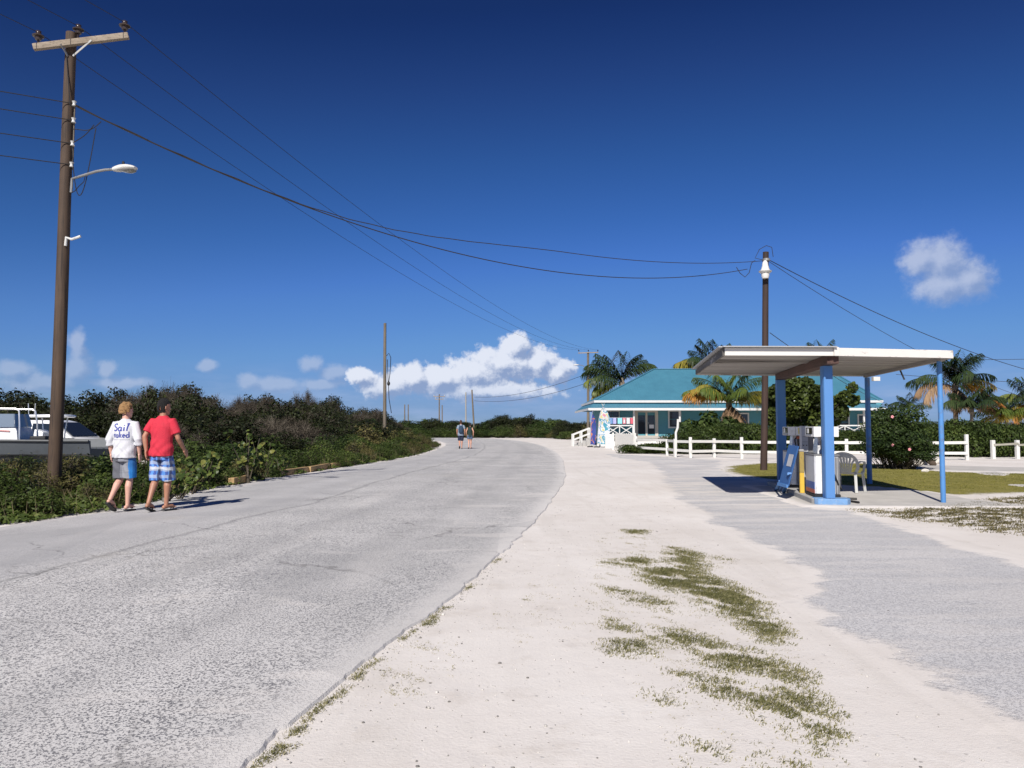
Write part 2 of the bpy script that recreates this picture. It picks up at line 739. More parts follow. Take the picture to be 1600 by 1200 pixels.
def sand_nodes(N):
    """colour and height of the pale coral sand, from world position"""
    pos = N.node('ShaderNodeNewGeometry').outputs['Position']
    big = N.noise(pos, 0.35, 5.0, 0.6)
    mid = N.noise(pos, 2.2, 5.0, 0.65)
    fin = N.noise(pos, 55.0, 4.0, 0.7)
    c = N.mix(N.maprange(big, 0.35, 0.65), (0.625, 0.578, 0.535), (0.715, 0.675, 0.635))
    c = N.mix(N.math('MULTIPLY', N.maprange(mid, 0.52, 0.7, 0, 1, True), 0.5), c, (0.54, 0.49, 0.44))
    c = N.mix(N.math('MULTIPLY', N.maprange(fin, 0.55, 0.75, 0, 1), 0.35), c, (0.40, 0.37, 0.34))
    cell = N.voronoi(pos, 38.0, out='Color')
    cd = N.voronoi(pos, 38.0, out='Distance')
    cx = N.sep(cell)
    grit = N.math('MULTIPLY', N.math('GREATER_THAN', cx[0], 0.93), N.math('LESS_THAN', cd, 0.33))
    c = N.mix(N.math('MULTIPLY', grit, N.maprange(mid, 0.40, 0.6, 0.1, 0.75)), c, N.mix(cx[1], (0.22, 0.20, 0.19), (0.74, 0.73, 0.71)))
    # faint wheel and foot marks
    rut = N.noise(N.vmath('MULTIPLY', pos, (2.6, 0.28, 1)), 1.0, 4.0, 0.55, 0.6)
    c = N.mix(N.math('MULTIPLY', N.maprange(rut, 0.52, 0.66, 0, 1, True), 0.35), c, (0.56, 0.52, 0.475))
    foot = N.voronoi(N.vmath('MULTIPLY', pos, (1.0, 0.55, 1)), 3.2)
    # scraps of dead root and leaf on the surface
    v2 = N.vmath('MULTIPLY', pos, (16, 42, 10))
    scr = N.noise(v2, 1.0, 4.0, 0.7, 1.2)
    litter = N.math('MULTIPLY', N.maprange(scr, 0.66, 0.72, 0, 1), N.maprange(N.noise(pos, 0.8, 4.0, 0.6), 0.48, 0.62, 0, 0.6))
    c = N.mix(litter, c, (0.27, 0.23, 0.18))
    mid = N.math('ADD', mid, N.math('ADD', N.math('MULTIPLY', rut, .9), N.math('MULTIPLY', N.maprange(foot, .05, .30, 0, 1, True), .35)))
    h = N.math('ADD', N.math('MULTIPLY', mid, 1.0), N.math('ADD', N.math('MULTIPLY', fin, 0.35), N.math('MULTIPLY', grit, 0.5)))
    return c, h, pos


def asphalt_nodes(N, pos, coarse, dust):
    """worn chip-seal: pale binder and dust, dark stone chips"""
    p2 = N.vmath('MULTIPLY', pos, (1.0, 0.8, 1.0))
    n = N.noise(p2, 74.0, 2.0, 0.6, 0.4)
    n_f = N.noise(p2, 150.0, 2.0, 0.6)
    cell = N.sep(N.voronoi(pos, 48.0, out='Color'))
    pit = N.maprange(N.math('ADD', n, N.math('MULTIPLY', N.math('SUBTRACT', cell[0], 0.5), 0.10)), 0.40, 0.49, 1, 0)
    pit = N.math('MULTIPLY', pit, coarse)
    big = N.noise(pos, 0.55, 5.0, 0.6)
    base = N.mix(N.maprange(big, 0.35, 0.66), (0.525, 0.51, 0.495), (0.645, 0.625, 0.605))
    base = N.mix(N.math('MULTIPLY', N.maprange(n_f, 0.5, 0.75), 0.4), base, (0.22, 0.22, 0.225))
    c = N.mix(N.math('MULTIPLY', pit, 0.9), base, (0.13, 0.128, 0.14))
    c = N.mix(dust, c, (0.67, 0.635, 0.60))
    h = N.math('ADD', N.math('MULTIPLY', pit, -1.0), N.math('MULTIPLY', n_f, 0.35))
    return c, h


def mat_ground():
    m, N, b, out = new_mat('coral_sand')
    c, h, pos = sand_nodes(N)
    # further off the open ground is scrubby
    X, Y, Z = N.sep(pos)
    N.put(b.inputs['Base Color'], c)
    b.inputs['Roughness'].default_value = 0.95
    b.inputs['Specular IOR Level'].default_value = 0.15
    N.put(b.inputs['Normal'], N.bump(h, 0.55, 0.018))
    return m


def mat_road():
    m, N, b, out = new_mat('worn_asphalt')
    pos = N.node('ShaderNodeNewGeometry').outputs['Position']
    a = N.attr('across')                      # 0 left edge .. 1 right edge
    wob = N.math('MULTIPLY', N.math('SUBTRACT', N.noise(pos, 0.5, 4.0), 0.5), 0.22)
    aw = N.math('ADD', a, wob)
    coarse = N.maprange(aw, 0.30, 0.46, 0.42, 1.0, True)
    coarse = N.math('MULTIPLY', coarse, N.maprange(N.noise(pos, 0.9, 4.0, 0.6), 0.3, 0.6, 0.7, 1.05))
    coarse = N.math('MULTIPLY', coarse, N.maprange(a, 0.945, 0.995, 1.0, 0.35, True))
    streak = N.noise(N.vmath('MULTIPLY', pos, (1.6, 0.22, 1)), 1.0, 5.0, 0.65)
    dust = N.math('MULTIPLY', N.maprange(streak, 0.5, 0.72, 0, 1, True), 0.30)
    edge = N.math('MAXIMUM', N.maprange(a, 0.95, 1.0, 0, 0.6, True), N.maprange(aw, 0.045, 0.0, 0, 0.85, True))
    dust = N.math('MAXIMUM', dust, N.math('MULTIPLY', edge, N.maprange(N.noise(pos, 3.5, 5.0, 0.65), 0.3, 0.6, 0.35, 1.1)))
    # sand blown across from the shoulder in tongues
    drift = N.noise(N.vmath('MULTIPLY', pos, (0.5, 1.5, 1)), 1.0, 6.0, 0.6, 0.8)
    drift = N.math('MULTIPLY', N.maprange(N.math('ADD', drift, N.maprange(aw, 0.55, 1.0, -.10, .05)), 0.56, 0.68, 0, 1, True), 0.6)
    dust = N.math('MAXIMUM', dust, drift)
    c, h = asphalt_nodes(N, pos, coarse, N.math('MINIMUM', dust, 1.0))
    # wheel paths polished darker, squarish repair patches, hairline cracks
    for ctr in (0.17, 0.31, 0.60, 0.78):
        wp = N.maprange(N.math('ABSOLUTE', N.math('SUBTRACT', N.math('ADD', a, N.math('MULTIPLY', wob, .15)), ctr)), 0.0, 0.055, 0.20, 0.0, True)
        c = N.mix(N.math('MULTIPLY', wp, N.maprange(streak, .35, .6, .4, 1.0)), c, (0.20, 0.20, 0.205))
    cellc = N.sep(N.voronoi(N.vmath('MULTIPLY', pos, (0.55, 0.26, 1)), 1.0, out='Color', rnd=.8))
    c = N.mix(N.math('MULTIPLY', N.math('GREATER_THAN', cellc[0], 0.72), 0.22), c, N.mix(cellc[1], (0.24, 0.24, 0.25), (0.58, 0.56, 0.53)))
    wv_ = N.vmath('ADD', pos, N.vmath('MULTIPLY', N.noise(pos, 1.6, 4.0, .6, out='Color'), (.9, .9, 0)))
    crk = N.voronoi(wv_, 0.42, 'DISTANCE_TO_EDGE')
    crk = N.math('MULTIPLY', N.maprange(crk, 0.0, 0.011, 1, 0, True), N.maprange(N.noise(pos, .35, 3.0), .48, .60, 0, .65))
    c = N.mix(crk, c, (0.10, 0.095, 0.09))
    oil = N.math('MULTIPLY', N.maprange(N.noise(pos, 1.4, 5.0, .7), .66, .76, 0, 1, True), .30)
    c = N.mix(oil, c, (0.16, 0.155, 0.155))
    # left lane is a later, smoother and bluer coat
    lane = N.math('MULTIPLY', N.maprange(aw, 0.33, 0.44, 1, 0, True), 0.55)
    c = N.mix(lane, c, N.mix(0.55, c, (0.25, 0.25, 0.27)))
    seam = N.math('MULTIPLY', N.maprange(N.math('ABSOLUTE', N.math('SUBTRACT', N.math('ADD', a, N.math('MULTIPLY', wob, 0.25)), 0.405)), 0.0, 0.012, 1, 0, True), 0.4)
    c = N.mix(seam, c, (0.14, 0.14, 0.14))
    blot = N.math('MULTIPLY', N.maprange(N.noise(pos, 0.30, 5.0, 0.7), 0.58, 0.72, 0, 1, True), 0.28)
    c = N.mix(blot, c, (0.36, 0.32, 0.25))
    N.put(b.inputs['Base Color'], c)
    b.inputs['Roughness'].default_value = 0.9
    b.inputs['Specular IOR Level'].default_value = 0.25
    N.put(b.inputs['Normal'], N.bump(h, 0.5, 0.012))
    return m


def mat_drive():
    m, N, b, out = new_mat('dusty_asphalt')
    sc, sh, pos = sand_nodes(N)
    e = N.attr('edge')
    n1 = N.noise(pos, 1.1, 9.0, 0.72)
    n2 = N.noise(N.vmath('MULTIPLY', pos, (0.55, 2.2, 1)), 1.0, 5.0, 0.6)
    cov = N.math('ADD', e, N.math('MULTIPLY', N.math('SUBTRACT', n1, 0.5), 1.4))
    X, Y, Z = N.sep(pos)
    far = N.maprange(Y, 10.5, 16.0, 0.0, 1.0)
    cov = N.maprange(cov, 0.04, 0.24, 0, 1, True)
    sandy = N.math('MULTIPLY', N.maprange(n2, 0.44, 0.60, 0, 1, True), N.maprange(far, 0, 1, 0.25, 0.8))
    cov = N.math('MULTIPLY', cov, N.math('SUBTRACT', 1.0, sandy))
    c, h = asphalt_nodes(N, pos, 0.62, 0.22)
    c = N.mix(0.3, c, (0.36, 0.37, 0.41))
    N.put(b.inputs['Base Color'], N.mix(cov, sc, c))
    b.inputs['Roughness'].default_value = 0.92
    b.inputs['Specular IOR Level'].default_value = 0.2
    N.put(b.inputs['Normal'], N.bump(N.mix(cov, sh, h), 0.5, 0.014))
    return m


def mat_lawn():
    m, N, b, out = new_mat('mown_turf')
    sc, sh, pos = sand_nodes(N)
    e = N.attr('edge')
    n1 = N.noise(pos, 1.3, 6.0, 0.7)
    n2 = N.noise(pos, 0.5, 4.0, 0.6)
    n3 = N.noise(pos, 30.0, 4.0, 0.7)
    cov = N.maprange(N.math('ADD', e, N.math('MULTIPLY', N.math('SUBTRACT', n1, 0.5), 1.3)), -0.05, 0.35, 0, 1, True)
    c = N.mix(N.maprange(n2, 0.35, 0.65), (0.20, 0.185, 0.05), (0.30, 0.265, 0.075))
    c = N.mix(N.math('MULTIPLY', n3, 0.5), c, (0.12, 0.11, 0.035))
    N.put(b.inputs['Base Color'], N.mix(cov, sc, c))
    b.inputs['Roughness'].default_value = 0.95
    b.inputs['Specular IOR Level'].default_value = 0.1
    N.put(b.inputs['Normal'], N.bump(n3, 0.8, 0.03))
    return m


def mat_slab():
    m, N, b, out = new_mat('bare_concrete')
    sc, sh, pos = sand_nodes(N)
    e = N.attr('edge')
    n1 = N.noise(pos, 1.6, 6.0, 0.65)
    n2 = N.noise(pos, 40.0, 4.0, 0.6)
    cov = N.maprange(N.math('ADD', e, N.math('MULTIPLY', N.math('SUBTRACT', n1, 0.5), 0.5)), 0.0, 0.2, 0, 1, True)
    c = N.mix(N.maprange(n1, 0.3, 0.7), (0.40, 0.38, 0.35), (0.56, 0.53, 0.49))
    c = N.mix(N.math('MULTIPLY', n2, 0.3), c, (0.3, 0.29, 0.28))
    N.put(b.inputs['Base Color'], N.mix(cov, sc, c))
    b.inputs['Roughness'].default_value = 0.9
    N.put(b.inputs['Normal'], N.bump(n2, 0.2, 0.01))
    return m


M_GROUND = mat_ground()
M_ROAD = mat_road()
M_DRIVE = mat_drive()
M_LAWN = mat_lawn()
M_SLAB = mat_slab()

M_POLE = wood('creosote_pole', (0.022, 0.013, 0.009), (0.105, 0.066, 0.040), 'Z', .45)
M_POLE_DARK = wood('dark_pole', (0.020, 0.011, 0.009), (0.062, 0.034, 0.025), 'Z', .4)
M_POLE_GREY = wood('grey_pole', (0.09, 0.075, 0.055), (0.20, 0.165, 0.125), 'Z', 1.0)
M_ARM = wood('weathered_crossarm', (0.17, 0.13, 0.09), (0.34, 0.28, 0.21), 'X', 1.2)
M_WIRE = paint('black_cable', (0.012, 0.012, 0.014), 0.6)
M_WIREB = paint('old_cable_sheath', (0.026, 0.022, 0.02), 0.6)
M_WHITE = paint('white_paint', (0.62, 0.61, 0.58), 0.5, 0.06, 5.0, dirt=(0.45, 0.41, 0.35), dirt_amt=0.35)
M_WHITEW = wood('white_painted_timber', (0.20, 0.17, 0.14), (0.36, 0.32, 0.27), 'X', 1.0, 0.7, (0.68, 0.67, 0.63), 0.5)
M_FENCEW = paint('fence_white', (0.62, 0.61, 0.57), 0.6, 0.08, 3.0, dirt=(0.42, 0.40, 0.33), dirt_amt=0.4)
M_GALV = paint('galvanised_steel', (0.27, 0.27, 0.265), 0.6, 0.15, 9.0, 0.6)
M_PORC = paint('brown_porcelain', (0.05, 0.035, 0.03), 0.2)
M_PORCW = paint('white_porcelain', (0.50, 0.50, 0.48), 0.2)
M_BLACK = paint('black_rubber', (0.012, 0.012, 0.013), 0.65, 0.2)
M_GREYP = paint('grey_enamel', (0.30, 0.30, 0.31), 0.4, 0.12, 7.0, dirt=(0.2, 0.17, 0.14), dirt_amt=0.4)

# ------------------------------------------------------------------ ground, road, forecourt
gm = MB()
S = 4500.0
gm.poly([(-S, -S, 0), (S, -S, 0), (S, S, 0), (-S, S, 0)])
tag(gm.build('ground', M_GROUND), kind='structure')

RIGHT_PX = [(402, 1200), (461, 1140), (525, 1083), (590, 1027), (650, 983), (700, 944), (745, 905), (790, 862),
            (830, 820), (860, 785), (880, 755), (884, 735), (878, 715), (862, 702), (835, 692.5), (800, 687.5), (755, 684.5), (690, 682.6)]
LEFT_PX = [(0, 826), (100, 812), (215, 796), (320, 769), (430, 749), (500, 738), (560, 728.5), (640, 716), (680, 705), (697, 696.5), (693, 691), (670, 687.4), (600, 685)]
R_PTS = [(-2.3, -3.0), (-1.9, -1.0)] + [tuple(G(*p)[:2]) for p in RIGHT_PX]
L_PTS = [(-7.6, -3.0), (-7.5, 5.0)] + [tuple(G(*p)[:2]) for p in LEFT_PX]


def resample(pts, n):
    a = np.array(pts, dtype=float)
    s = np.concatenate([[0], np.cumsum(np.hypot(*np.diff(a, axis=0).T))])
    # closer together near the camera
    t = np.linspace(0, 1, n) ** 2.0 * s[-1]
    return np.stack([np.interp(t, s, a[:, 0]), np.interp(t, s, a[:, 1])], -1), t


def smooth_pts(pts, it=2):
    for _ in range(it):
        out = [pts[0]]
        for a, b_ in zip(pts[:-1], pts[1:]):
            out.append((a[0] * .75 + b_[0] * .25, a[1] * .75 + b_[1] * .25))
            out.append((a[0] * .25 + b_[0] * .75, a[1] * .25 + b_[1] * .75))
        out.append(pts[-1])
        pts = out
    return pts


R_S = smooth_pts(R_PTS)
L_S = smooth_pts(L_PTS)


def road_left_x(y):
    ys = [p[1] for p in L_S]
    k = int(np.argmax(ys))
    return float(np.interp(y, ys[:k + 1], [p[0] for p in L_S[:k + 1]]))


def build_road():
    n, k = 1700, 14
    R, tr = resample(R_S, n)
    L, tl = resample(L_S, n)
    rr = np.random.default_rng(5)

    def jag(n, amp):
        a = np.zeros(n)
        for f, w in ((5, .5), (16, .35), (70, .35), (260, .28), (850, .2)):
            a += np.interp(np.linspace(0, f, n), np.arange(f + 2), rr.normal(0, 1, f + 2)) * w
        return a * amp
    R[:, 0] += jag(n, 0.040)
    L[:, 0] += jag(n, 0.09)
    rows = []
    acr = []
    us = np.linspace(0, 1, k)
    for u in us:
        p = L * (1 - u) + R * u
        z = 0.016 + 0.02 * (1 - (2 * u - 1) ** 2)
        rows.append(np.column_stack([p, np.full(n, z)]))
        acr.append(np.full(n, u))
    # edges roll down to the sand
    Lr, Rr = rows[0].copy(), rows[-1].copy()
    Lr[:, 2] = -0.02
    Rr[:, 2] = -0.02
    Lr[:, 0] -= 0.05
    Rr[:, 0] += 0.03
    rows = [Lr] + rows + [Rr]
    acr = [np.zeros(n)] + acr + [np.ones(n)]
    V = np.stack(rows, 1)           # n, k+2, 3
    A = np.stack(acr, 1)
    kk = k + 2
    idx = np.arange(n * kk).reshape(n, kk)
    F = np.stack([idx[:-1, :-1], idx[:-1, 1:], idx[1:, 1:], idx[1:, :-1]], -1).reshape(-1, 4)
    me = fast_mesh('road', V.reshape(-1, 3), F, {'across': A.ravel()}, smooth=False)
    return tag(link_mesh('road', me, M_ROAD), kind='structure')


build_road()


def px_poly(pts):
    return [tuple(G(*p)[:2]) for p in pts]


DRIVE = px_poly([(1160, 842), (1215, 868), (1262, 905), (1258, 955), (1330, 1002), (1450, 1062), (1600, 1140), (1760, 1230), (2100, 1100), (2000, 980),
                 (1600, 882), (1500, 853), (1400, 820), (1340, 800), (1290, 796), (1235, 774), (1230, 757), (1170, 748), (1138, 738), (1126, 730), (1130, 719),
                 (1050, 714), (985, 711), (935, 708), (960, 715), (1010, 722), (1030, 738), (1035, 755), (1060, 785), (1105, 815)])
sheet('driveway', DRIVE, 0.006, 0.16, M_DRIVE)
LAWN = px_poly([(1130, 735), (1140, 728), (1190, 724), (1300, 723), (1420, 727), (1428, 733), (1470, 737), (1530, 739), (1600, 740), (1800, 742),
                (1800, 772), (1600, 771), (1500, 774), (1400, 769), (1345, 761), (1290, 757), (1232, 754), (1180, 747), (1150, 742)])
sheet('lawn', LAWN, 0.012, 0.25, M_LAWN)
SLAB = [(5.2, 14.15), (6.1, 13.95), (8.0, 13.9), (9.3, 14.0), (9.0, 15.4), (9.1, 17.2), (8.6, 18.6), (5.6, 18.9)]
sheet('concrete_apron', SLAB, 0.024, 0.16, M_SLAB, margin=0.12)
BACKPATH = px_poly([(1440, 728), (1600, 720), (1700, 721), (1700, 734), (1600, 733), (1500, 731)])

# ------------------------------------------------------------------ poles and wires


def round_pole(parent, base, top, r0, r1, mat, name='shaft', n=14):
    m = MB()
    base, top = Vector(base), Vector(top)
    pts, rs = [], []
    for i in range(9):
        t = i / 8
        p = base.lerp(top, t)
        p += Vector((math.sin(t * 5.0), math.cos(t * 4.0), 0)) * 0.012
        pts.append(p)
        rs.append(r0 + (r1 - r0) * t)
    m.tube(pts, rs, n)
    return m.build(name, mat, parent, smooth=True)


def insulator(parent, p, s=1.0, mats=None):
    m = MB()
    m.lathe([(0.018 * s, -0.10 * s), (0.018 * s, 0.0), (0.045 * s, 0.0), (0.06 * s, 0.03 * s), (0.055 * s, 0.05 * s), (0.09 * s, 0.06 * s),
             (0.095 * s, 0.075 * s), (0.05 * s, 0.10 * s), (0.04 * s, 0.125 * s), (0.045 * s, 0.15 * s), (0.02 * s, 0.165 * s)], p, n=12)
    return m.build('insulator', mats or M_PORC, parent, smooth=True)


def catenary(a, b, sag, n=40):
    a, b = Vector(a), Vector(b)
    out = []
    for i in range(n + 1):
        t = i / n
        p = a.lerp(b, t)
        p.z -= 4 * sag * t * (1 - t)
        out.append(p)
    return out


def wire(a, b, sag, r, label, group=None, mat=None, n=40, name='power_line'):
    m = MB()
    m.tube(catenary(a, b, sag, n), r, 6)
    return tag(m.build(name, mat or M_WIRE, smooth=True), label, 'cable', group)


# the near street-light pole
PL_BASE = P(82, 783, 15.0)
PL_BASE.z = 0.0
PL_TOP = P(113, 52, 15.0)
pl = thing('utility_pole', 'tall brown timber utility pole with crossarm and street light in roadside bushes', 'utility pole', PL_BASE)
round_pole(pl, PL_BASE - Vector((0, 0, 0.25)), PL_TOP, 0.126, 0.098, M_POLE)


def on_pole(py):
    """centre of the near pole's shaft at that picture height"""
    q = P(100, py, 15.0)
    t = q.z / PL_TOP.z
    return PL_BASE.lerp(PL_TOP, t)


arm_l = P(52, 74, 14.65)
arm_r = P(201, 56, 15.1)
mid = (arm_l + arm_r) / 2
arm_dir = (arm_r - arm_l).normalized()
m = MB()
m.bar(arm_l, arm_r, 0.095, 0.12)
arm_o = m.build('crossarm', M_ARM, pl, bevel=0.008)
INS = []
for px, yy in ((62, 14.72), (193, 15.05)):
    q = P(px, 70, yy)
    t = (q.x - arm_l.x) / (arm_r.x - arm_l.x)
    q = arm_l.lerp(arm_r, t) + Vector((0, 0, 0.13))
    insulator(pl, q, 1.15)
    INS.append(q + Vector((0, 0, 0.15)))
q = PL_TOP + Vector((0.13, -0.02, -0.02))
insulator(pl, q, 1.15)
INS.insert(1, q + Vector((0, 0, 0.15)))
m = MB()
pp = on_pole(92) + Vector((0, -0.12, 0))
m.bar(pp, arm_l.lerp(arm_r, 0.30) + Vector((0, -0.06, -0.03)), 0.012, 0.035)
m.build('brace', M_GALV, pl)
m = MB()
m.bar(pp + Vector((0.1, 0, 0)), arm_l.lerp(arm_r, 0.62) + Vector((0, -0.06, -0.03)), 0.012, 0.035)
m.build('brace', M_GALV, pl)
# spool insulators on the rack
RACK = []
for py in (164, 190, 226, 259):
    c = on_pole(py) + Vector((0.13, -0.06, 0))
    m = MB()
    m.lathe([(0.02, -0.05), (0.045, -0.045), (0.03, -0.015), (0.03, 0.015), (0.045, 0.045), (0.02, 0.05)], c, n=10)
    m.build('spool_insulator', M_PORCW, pl, smooth=True)
    RACK.append(c)
m = MB()
m.bar(on_pole(158) + Vector((0.125, -0.03, 0)), on_pole(266) + Vector((0.135, -0.03, 0)), 0.02, 0.02, up=(0, 1, 0))
m.build('rack', M_POLE_GREY, pl)
# street light
a0 = on_pole(302) + Vector((0.135, -0.05, 0))
a1 = on_pole(281) + Vector((0.15, -0.06, 0))
a2 = P(150, 268, 14.75)
a3 = P(178, 264.5, 14.6)
m = MB()
m.tube([a0, a0.lerp(a1, .6), a1, a1.lerp(a2, .3), a1.lerp(a2, .7), a2, a2.lerp(a3, 0.5) + Vector((0, 0, 0.01)), a3], 0.026, 8)
arm = m.build('lamp_arm', M_GALV, pl, smooth=True)
hd = P(199, 263, 14.5)
dr = (hd - a3).normalized()
m = MB()
rings = []
sd = dr.cross(Vector((0, 0, 1))).normalized()
for t, w, h0, h1 in ((0, .05, -.04, .04), (.08, .075, -.055, .06), (.2, .11, -.06, .075), (.34, .125, -.055, .07), (.46, .10, -.04, .045), (.52, .05, -.02, .015)):
    c = a3 + dr * t
    rings.append([c + sd * (w * math.cos(a)) + Vector((0, 0, (h1 if math.sin(a) > 0 else -h0) * math.sin(a))) for a in [2 * PI * k / 14 for k in range(14)]])
m.loft(rings)
head = m.build('lamp_head', paint('lamp_housing', (0.62, 0.61, 0.57), 0.45), pl, smooth=True)
m = MB()
rings = []
for t, w, h in ((.16, .09, .0), (.22, .10, -.02), (.34, .115, -.035), (.44, .09, -.02), (.48, .07, .0)):
    c = a3 + dr * t + Vector((0, 0, -0.045))
    rings.append([c + sd * (w * math.cos(a)) + Vector((0, 0, h * (0.5 + 0.5 * -math.sin(a)) if math.sin(a) < 0 else h * .2)) for a in [2 * PI * k / 12 for k in range(12)]])
m.loft(rings)
m.build('lamp_lens', glass('lamp_lens', (0.25, 0.25, 0.24), 0.15), head, smooth=True)
m = MB()
m.lathe([(0.025, 0), (0.025, 0.05), (0.015, 0.065)], a3 + dr * 0.22 + Vector((0, 0, 0.075)), n=8)
m.build('photocell', M_BLACK, head)
# cast-off bracket lower down
c0 = on_pole(386) + Vector((0.10, -0.10, 0))
c1 = on_pole(373) + Vector((0.11, -0.10, 0))
m = MB()
m.tube([c0, c1, P(112, 374, 14.85), P(121, 371, 14.8), P(126, 369, 14.8)], 0.026, 8)
m.build('bracket', M_WHITE, pl, smooth=True)
# loops of cable hanging off the rack
for k, (ya, ex, eyy, dip) in enumerate(((204, 158, 190, 0.10), (226, 147, 195, 0.05), (232, 150, 200, 1.1))):
    s0 = on_pole(ya) + Vector((0.13, -0.07, 0))
    e0 = P(ex, eyy, 14.9)
    m = MB()
    pts = []
    for i in range(15):
        t = i / 14
        p = s0.lerp(e0, t)
        p.z -= dip * math.sin(PI * t ** (0.8 if k == 2 else 1.3))
        pts.append(p)
    m.tube(pts, 0.009, 5)
    m.build('cable_loop', M_WIRE, pl, smooth=True)
m = MB()
s0 = on_pole(303) + Vector((0.14, -0.06, 0))
pts = [s0, s0 + Vector((0.08, -.02, .03)), s0 + Vector((.17, -.04, .12)), P(131, 284, 14.85), P(133, 275, 14.8)]
m.tube(pts, 0.008, 5)
m.build('lamp_cable', M_WIRE, pl, smooth=True)
m = MB()
gp = []
for i in range(14):
    t = i / 13
    b = on_pole(92 + (170 - 92) * t)
    gp.append(b + Vector((-0.02 + 0.11 * t, -0.125, 0)))
m.tube(gp, 0.008, 5)
m.build('ground_wire', M_WIRE, pl)

# the street-side pole by the forecourt
PR_BASE = G(1193, 735)
PR_TOP = P(1197, 394, PR_BASE.y)
pr = thing('utility_pole', 'dark brown timber pole with white lantern standing in the lawn by the fuel canopy', 'utility pole', PR_BASE)
round_pole(pr, PR_BASE - Vector((0, 0, .2)), PR_TOP, 0.112, 0.095, M_POLE_DARK)
m = MB()
lc = P(1194, 436, PR_BASE.y) + Vector((-0.03, -0.22, 0))
m.lathe([(0.10, -.02), (0.125, 0.05), (0.13, 0.14), (0.20, 0.19), (0.215, 0.22), (0.15, 0.25), (0.125, 0.31), (0.10, 0.40), (0.085, 0.50), (0.05, 0.56), (0.02, 0.58)], lc, n=16)
m.build('lantern', paint('lantern_white', (0.66, 0.64, 0.60), 0.35), pr, smooth=True)
m = MB()
m.bar(lc + Vector((0, 0, .45)), lc + Vector((0.04, .22, .45)), .03, .03)
m.build('lantern_bracket', M_GALV, pr)
m = MB()
m.tube([PR_TOP + Vector((0, 0, -.30)), PR_TOP + Vector((0, 0, -.22))], 0.125, 14)
m.build('band', M_GALV, pr)
m = MB()
a = PR_TOP + Vector((-0.10, -.1, -.28))
m.tube([a + Vector((-.05, 0, .0)), a + Vector((-.3, 0, .06)), a + Vector((-.15, 0, .35)), a + Vector((.08, 0, .48)), a + Vector((.26, 0, .42)), a + Vector((.30, 0, .1))], 0.011, 5)
m.build('cable_loop', M_WIRE, pr, smooth=True)
m = MB()
a = P(1180, 407, PR_BASE.y - .3)
m.tube([a, a + Vector((-.12, 0, -.08)), a + Vector((-.2, 0, -.4)), a + Vector((-.34, 0, -.55)), a + Vector((-.5, 0, -.42)), a + Vector((-.62, 0, -.22))], 0.012, 5)
m.build('cable_loop', M_WIRE, pr, smooth=True)

# plain pole without arms in the thicket, far pole beyond the house, poles along the next road
def plain_pole(px, py_top, y, r, label, mat, lean_px=0, group=None, arms=()):
    top = P(px, py_top, y)
    base = Vector((top.x + lean_px * y / FPX, y, 0))
    o = thing('utility_pole', label, 'utility pole', base, group=group)
    round_pole(o, base - Vector((0, 0, .2)), top, r, r * 0.75, mat, n=10)
    for (dz, half) in arms:
        m = MB()
        m.bar(top + Vector((-half, -r, dz)), top + Vector((half, -r, dz)), 0.1, 0.12)
        m.build('crossarm', M_ARM, o)
        for s in (-1, 1):
            insulator(o, top + Vector((s * (half - .1), -r, dz + .14)), 1.1, M_PORCW)
    return o, top


pb, pb_top = plain_pole(602, 505, 44.0, 0.105, 'bare grey pole with hanging cable loop rising out of the thicket', M_POLE_GREY)
m = MB()
a = P(604, 556, 43.85)
m.tube([a, a + Vector((.13, 0, .15)), a + Vector((.24, 0, -.1)), a + Vector((.2, 0, -1.0)), a + Vector((.12, 0, -1.6)), a + Vector((.16, 0, -2.4)), a + Vector((.3, 0, -3.2))], 0.02, 5)
m.build('cable_loop', M_WIRE, pb, smooth=True)
m = MB()
m.tube([a + Vector((.05, 0, -.2)), a + Vector((.1, 0, -1.4)), a + Vector((.12, -.02, -1.6))], 0.02, 5)
m.ball(a + Vector((.13, -.02, -1.55)), (.09, .08, .13), 8, 5)
m.build('splice_box', M_BLACK, pb, smooth=True)

pf, pf_top = plain_pole(919, 550, 78.0, 0.15, 'tall weathered pole with crossarm behind the left end of the blue house', M_POLE_GREY, -1)
m = MB()
m.bar(pf_top + Vector((-1.0, -.15, -.12)), pf_top + Vector((1.0, -.15, -.05)), 0.08, 0.09)
m.build('crossarm', M_ARM, pf)
for s in (-1.05, 0.0, 1.05):
    insulator(pf, pf_top + Vector((s * .9, -.15, 0.07)), .9)
a = pf_top + Vector((-.12, -.1, -1.6))
m = MB()
m.tube([a, a + Vector((-.5, -.1, .25)), a + Vector((-.9, -.15, .3))], .03, 6)
la = m.build('lamp_arm', M_GALV, pf, smooth=True)
m = MB()
m.ball(a + Vector((-1.1, -.17, .3)), (.3, .11, .07), 10, 6)
m.build('lamp_head', paint('lamp_housing', (0.62, 0.61, 0.57)), pf, smooth=True)

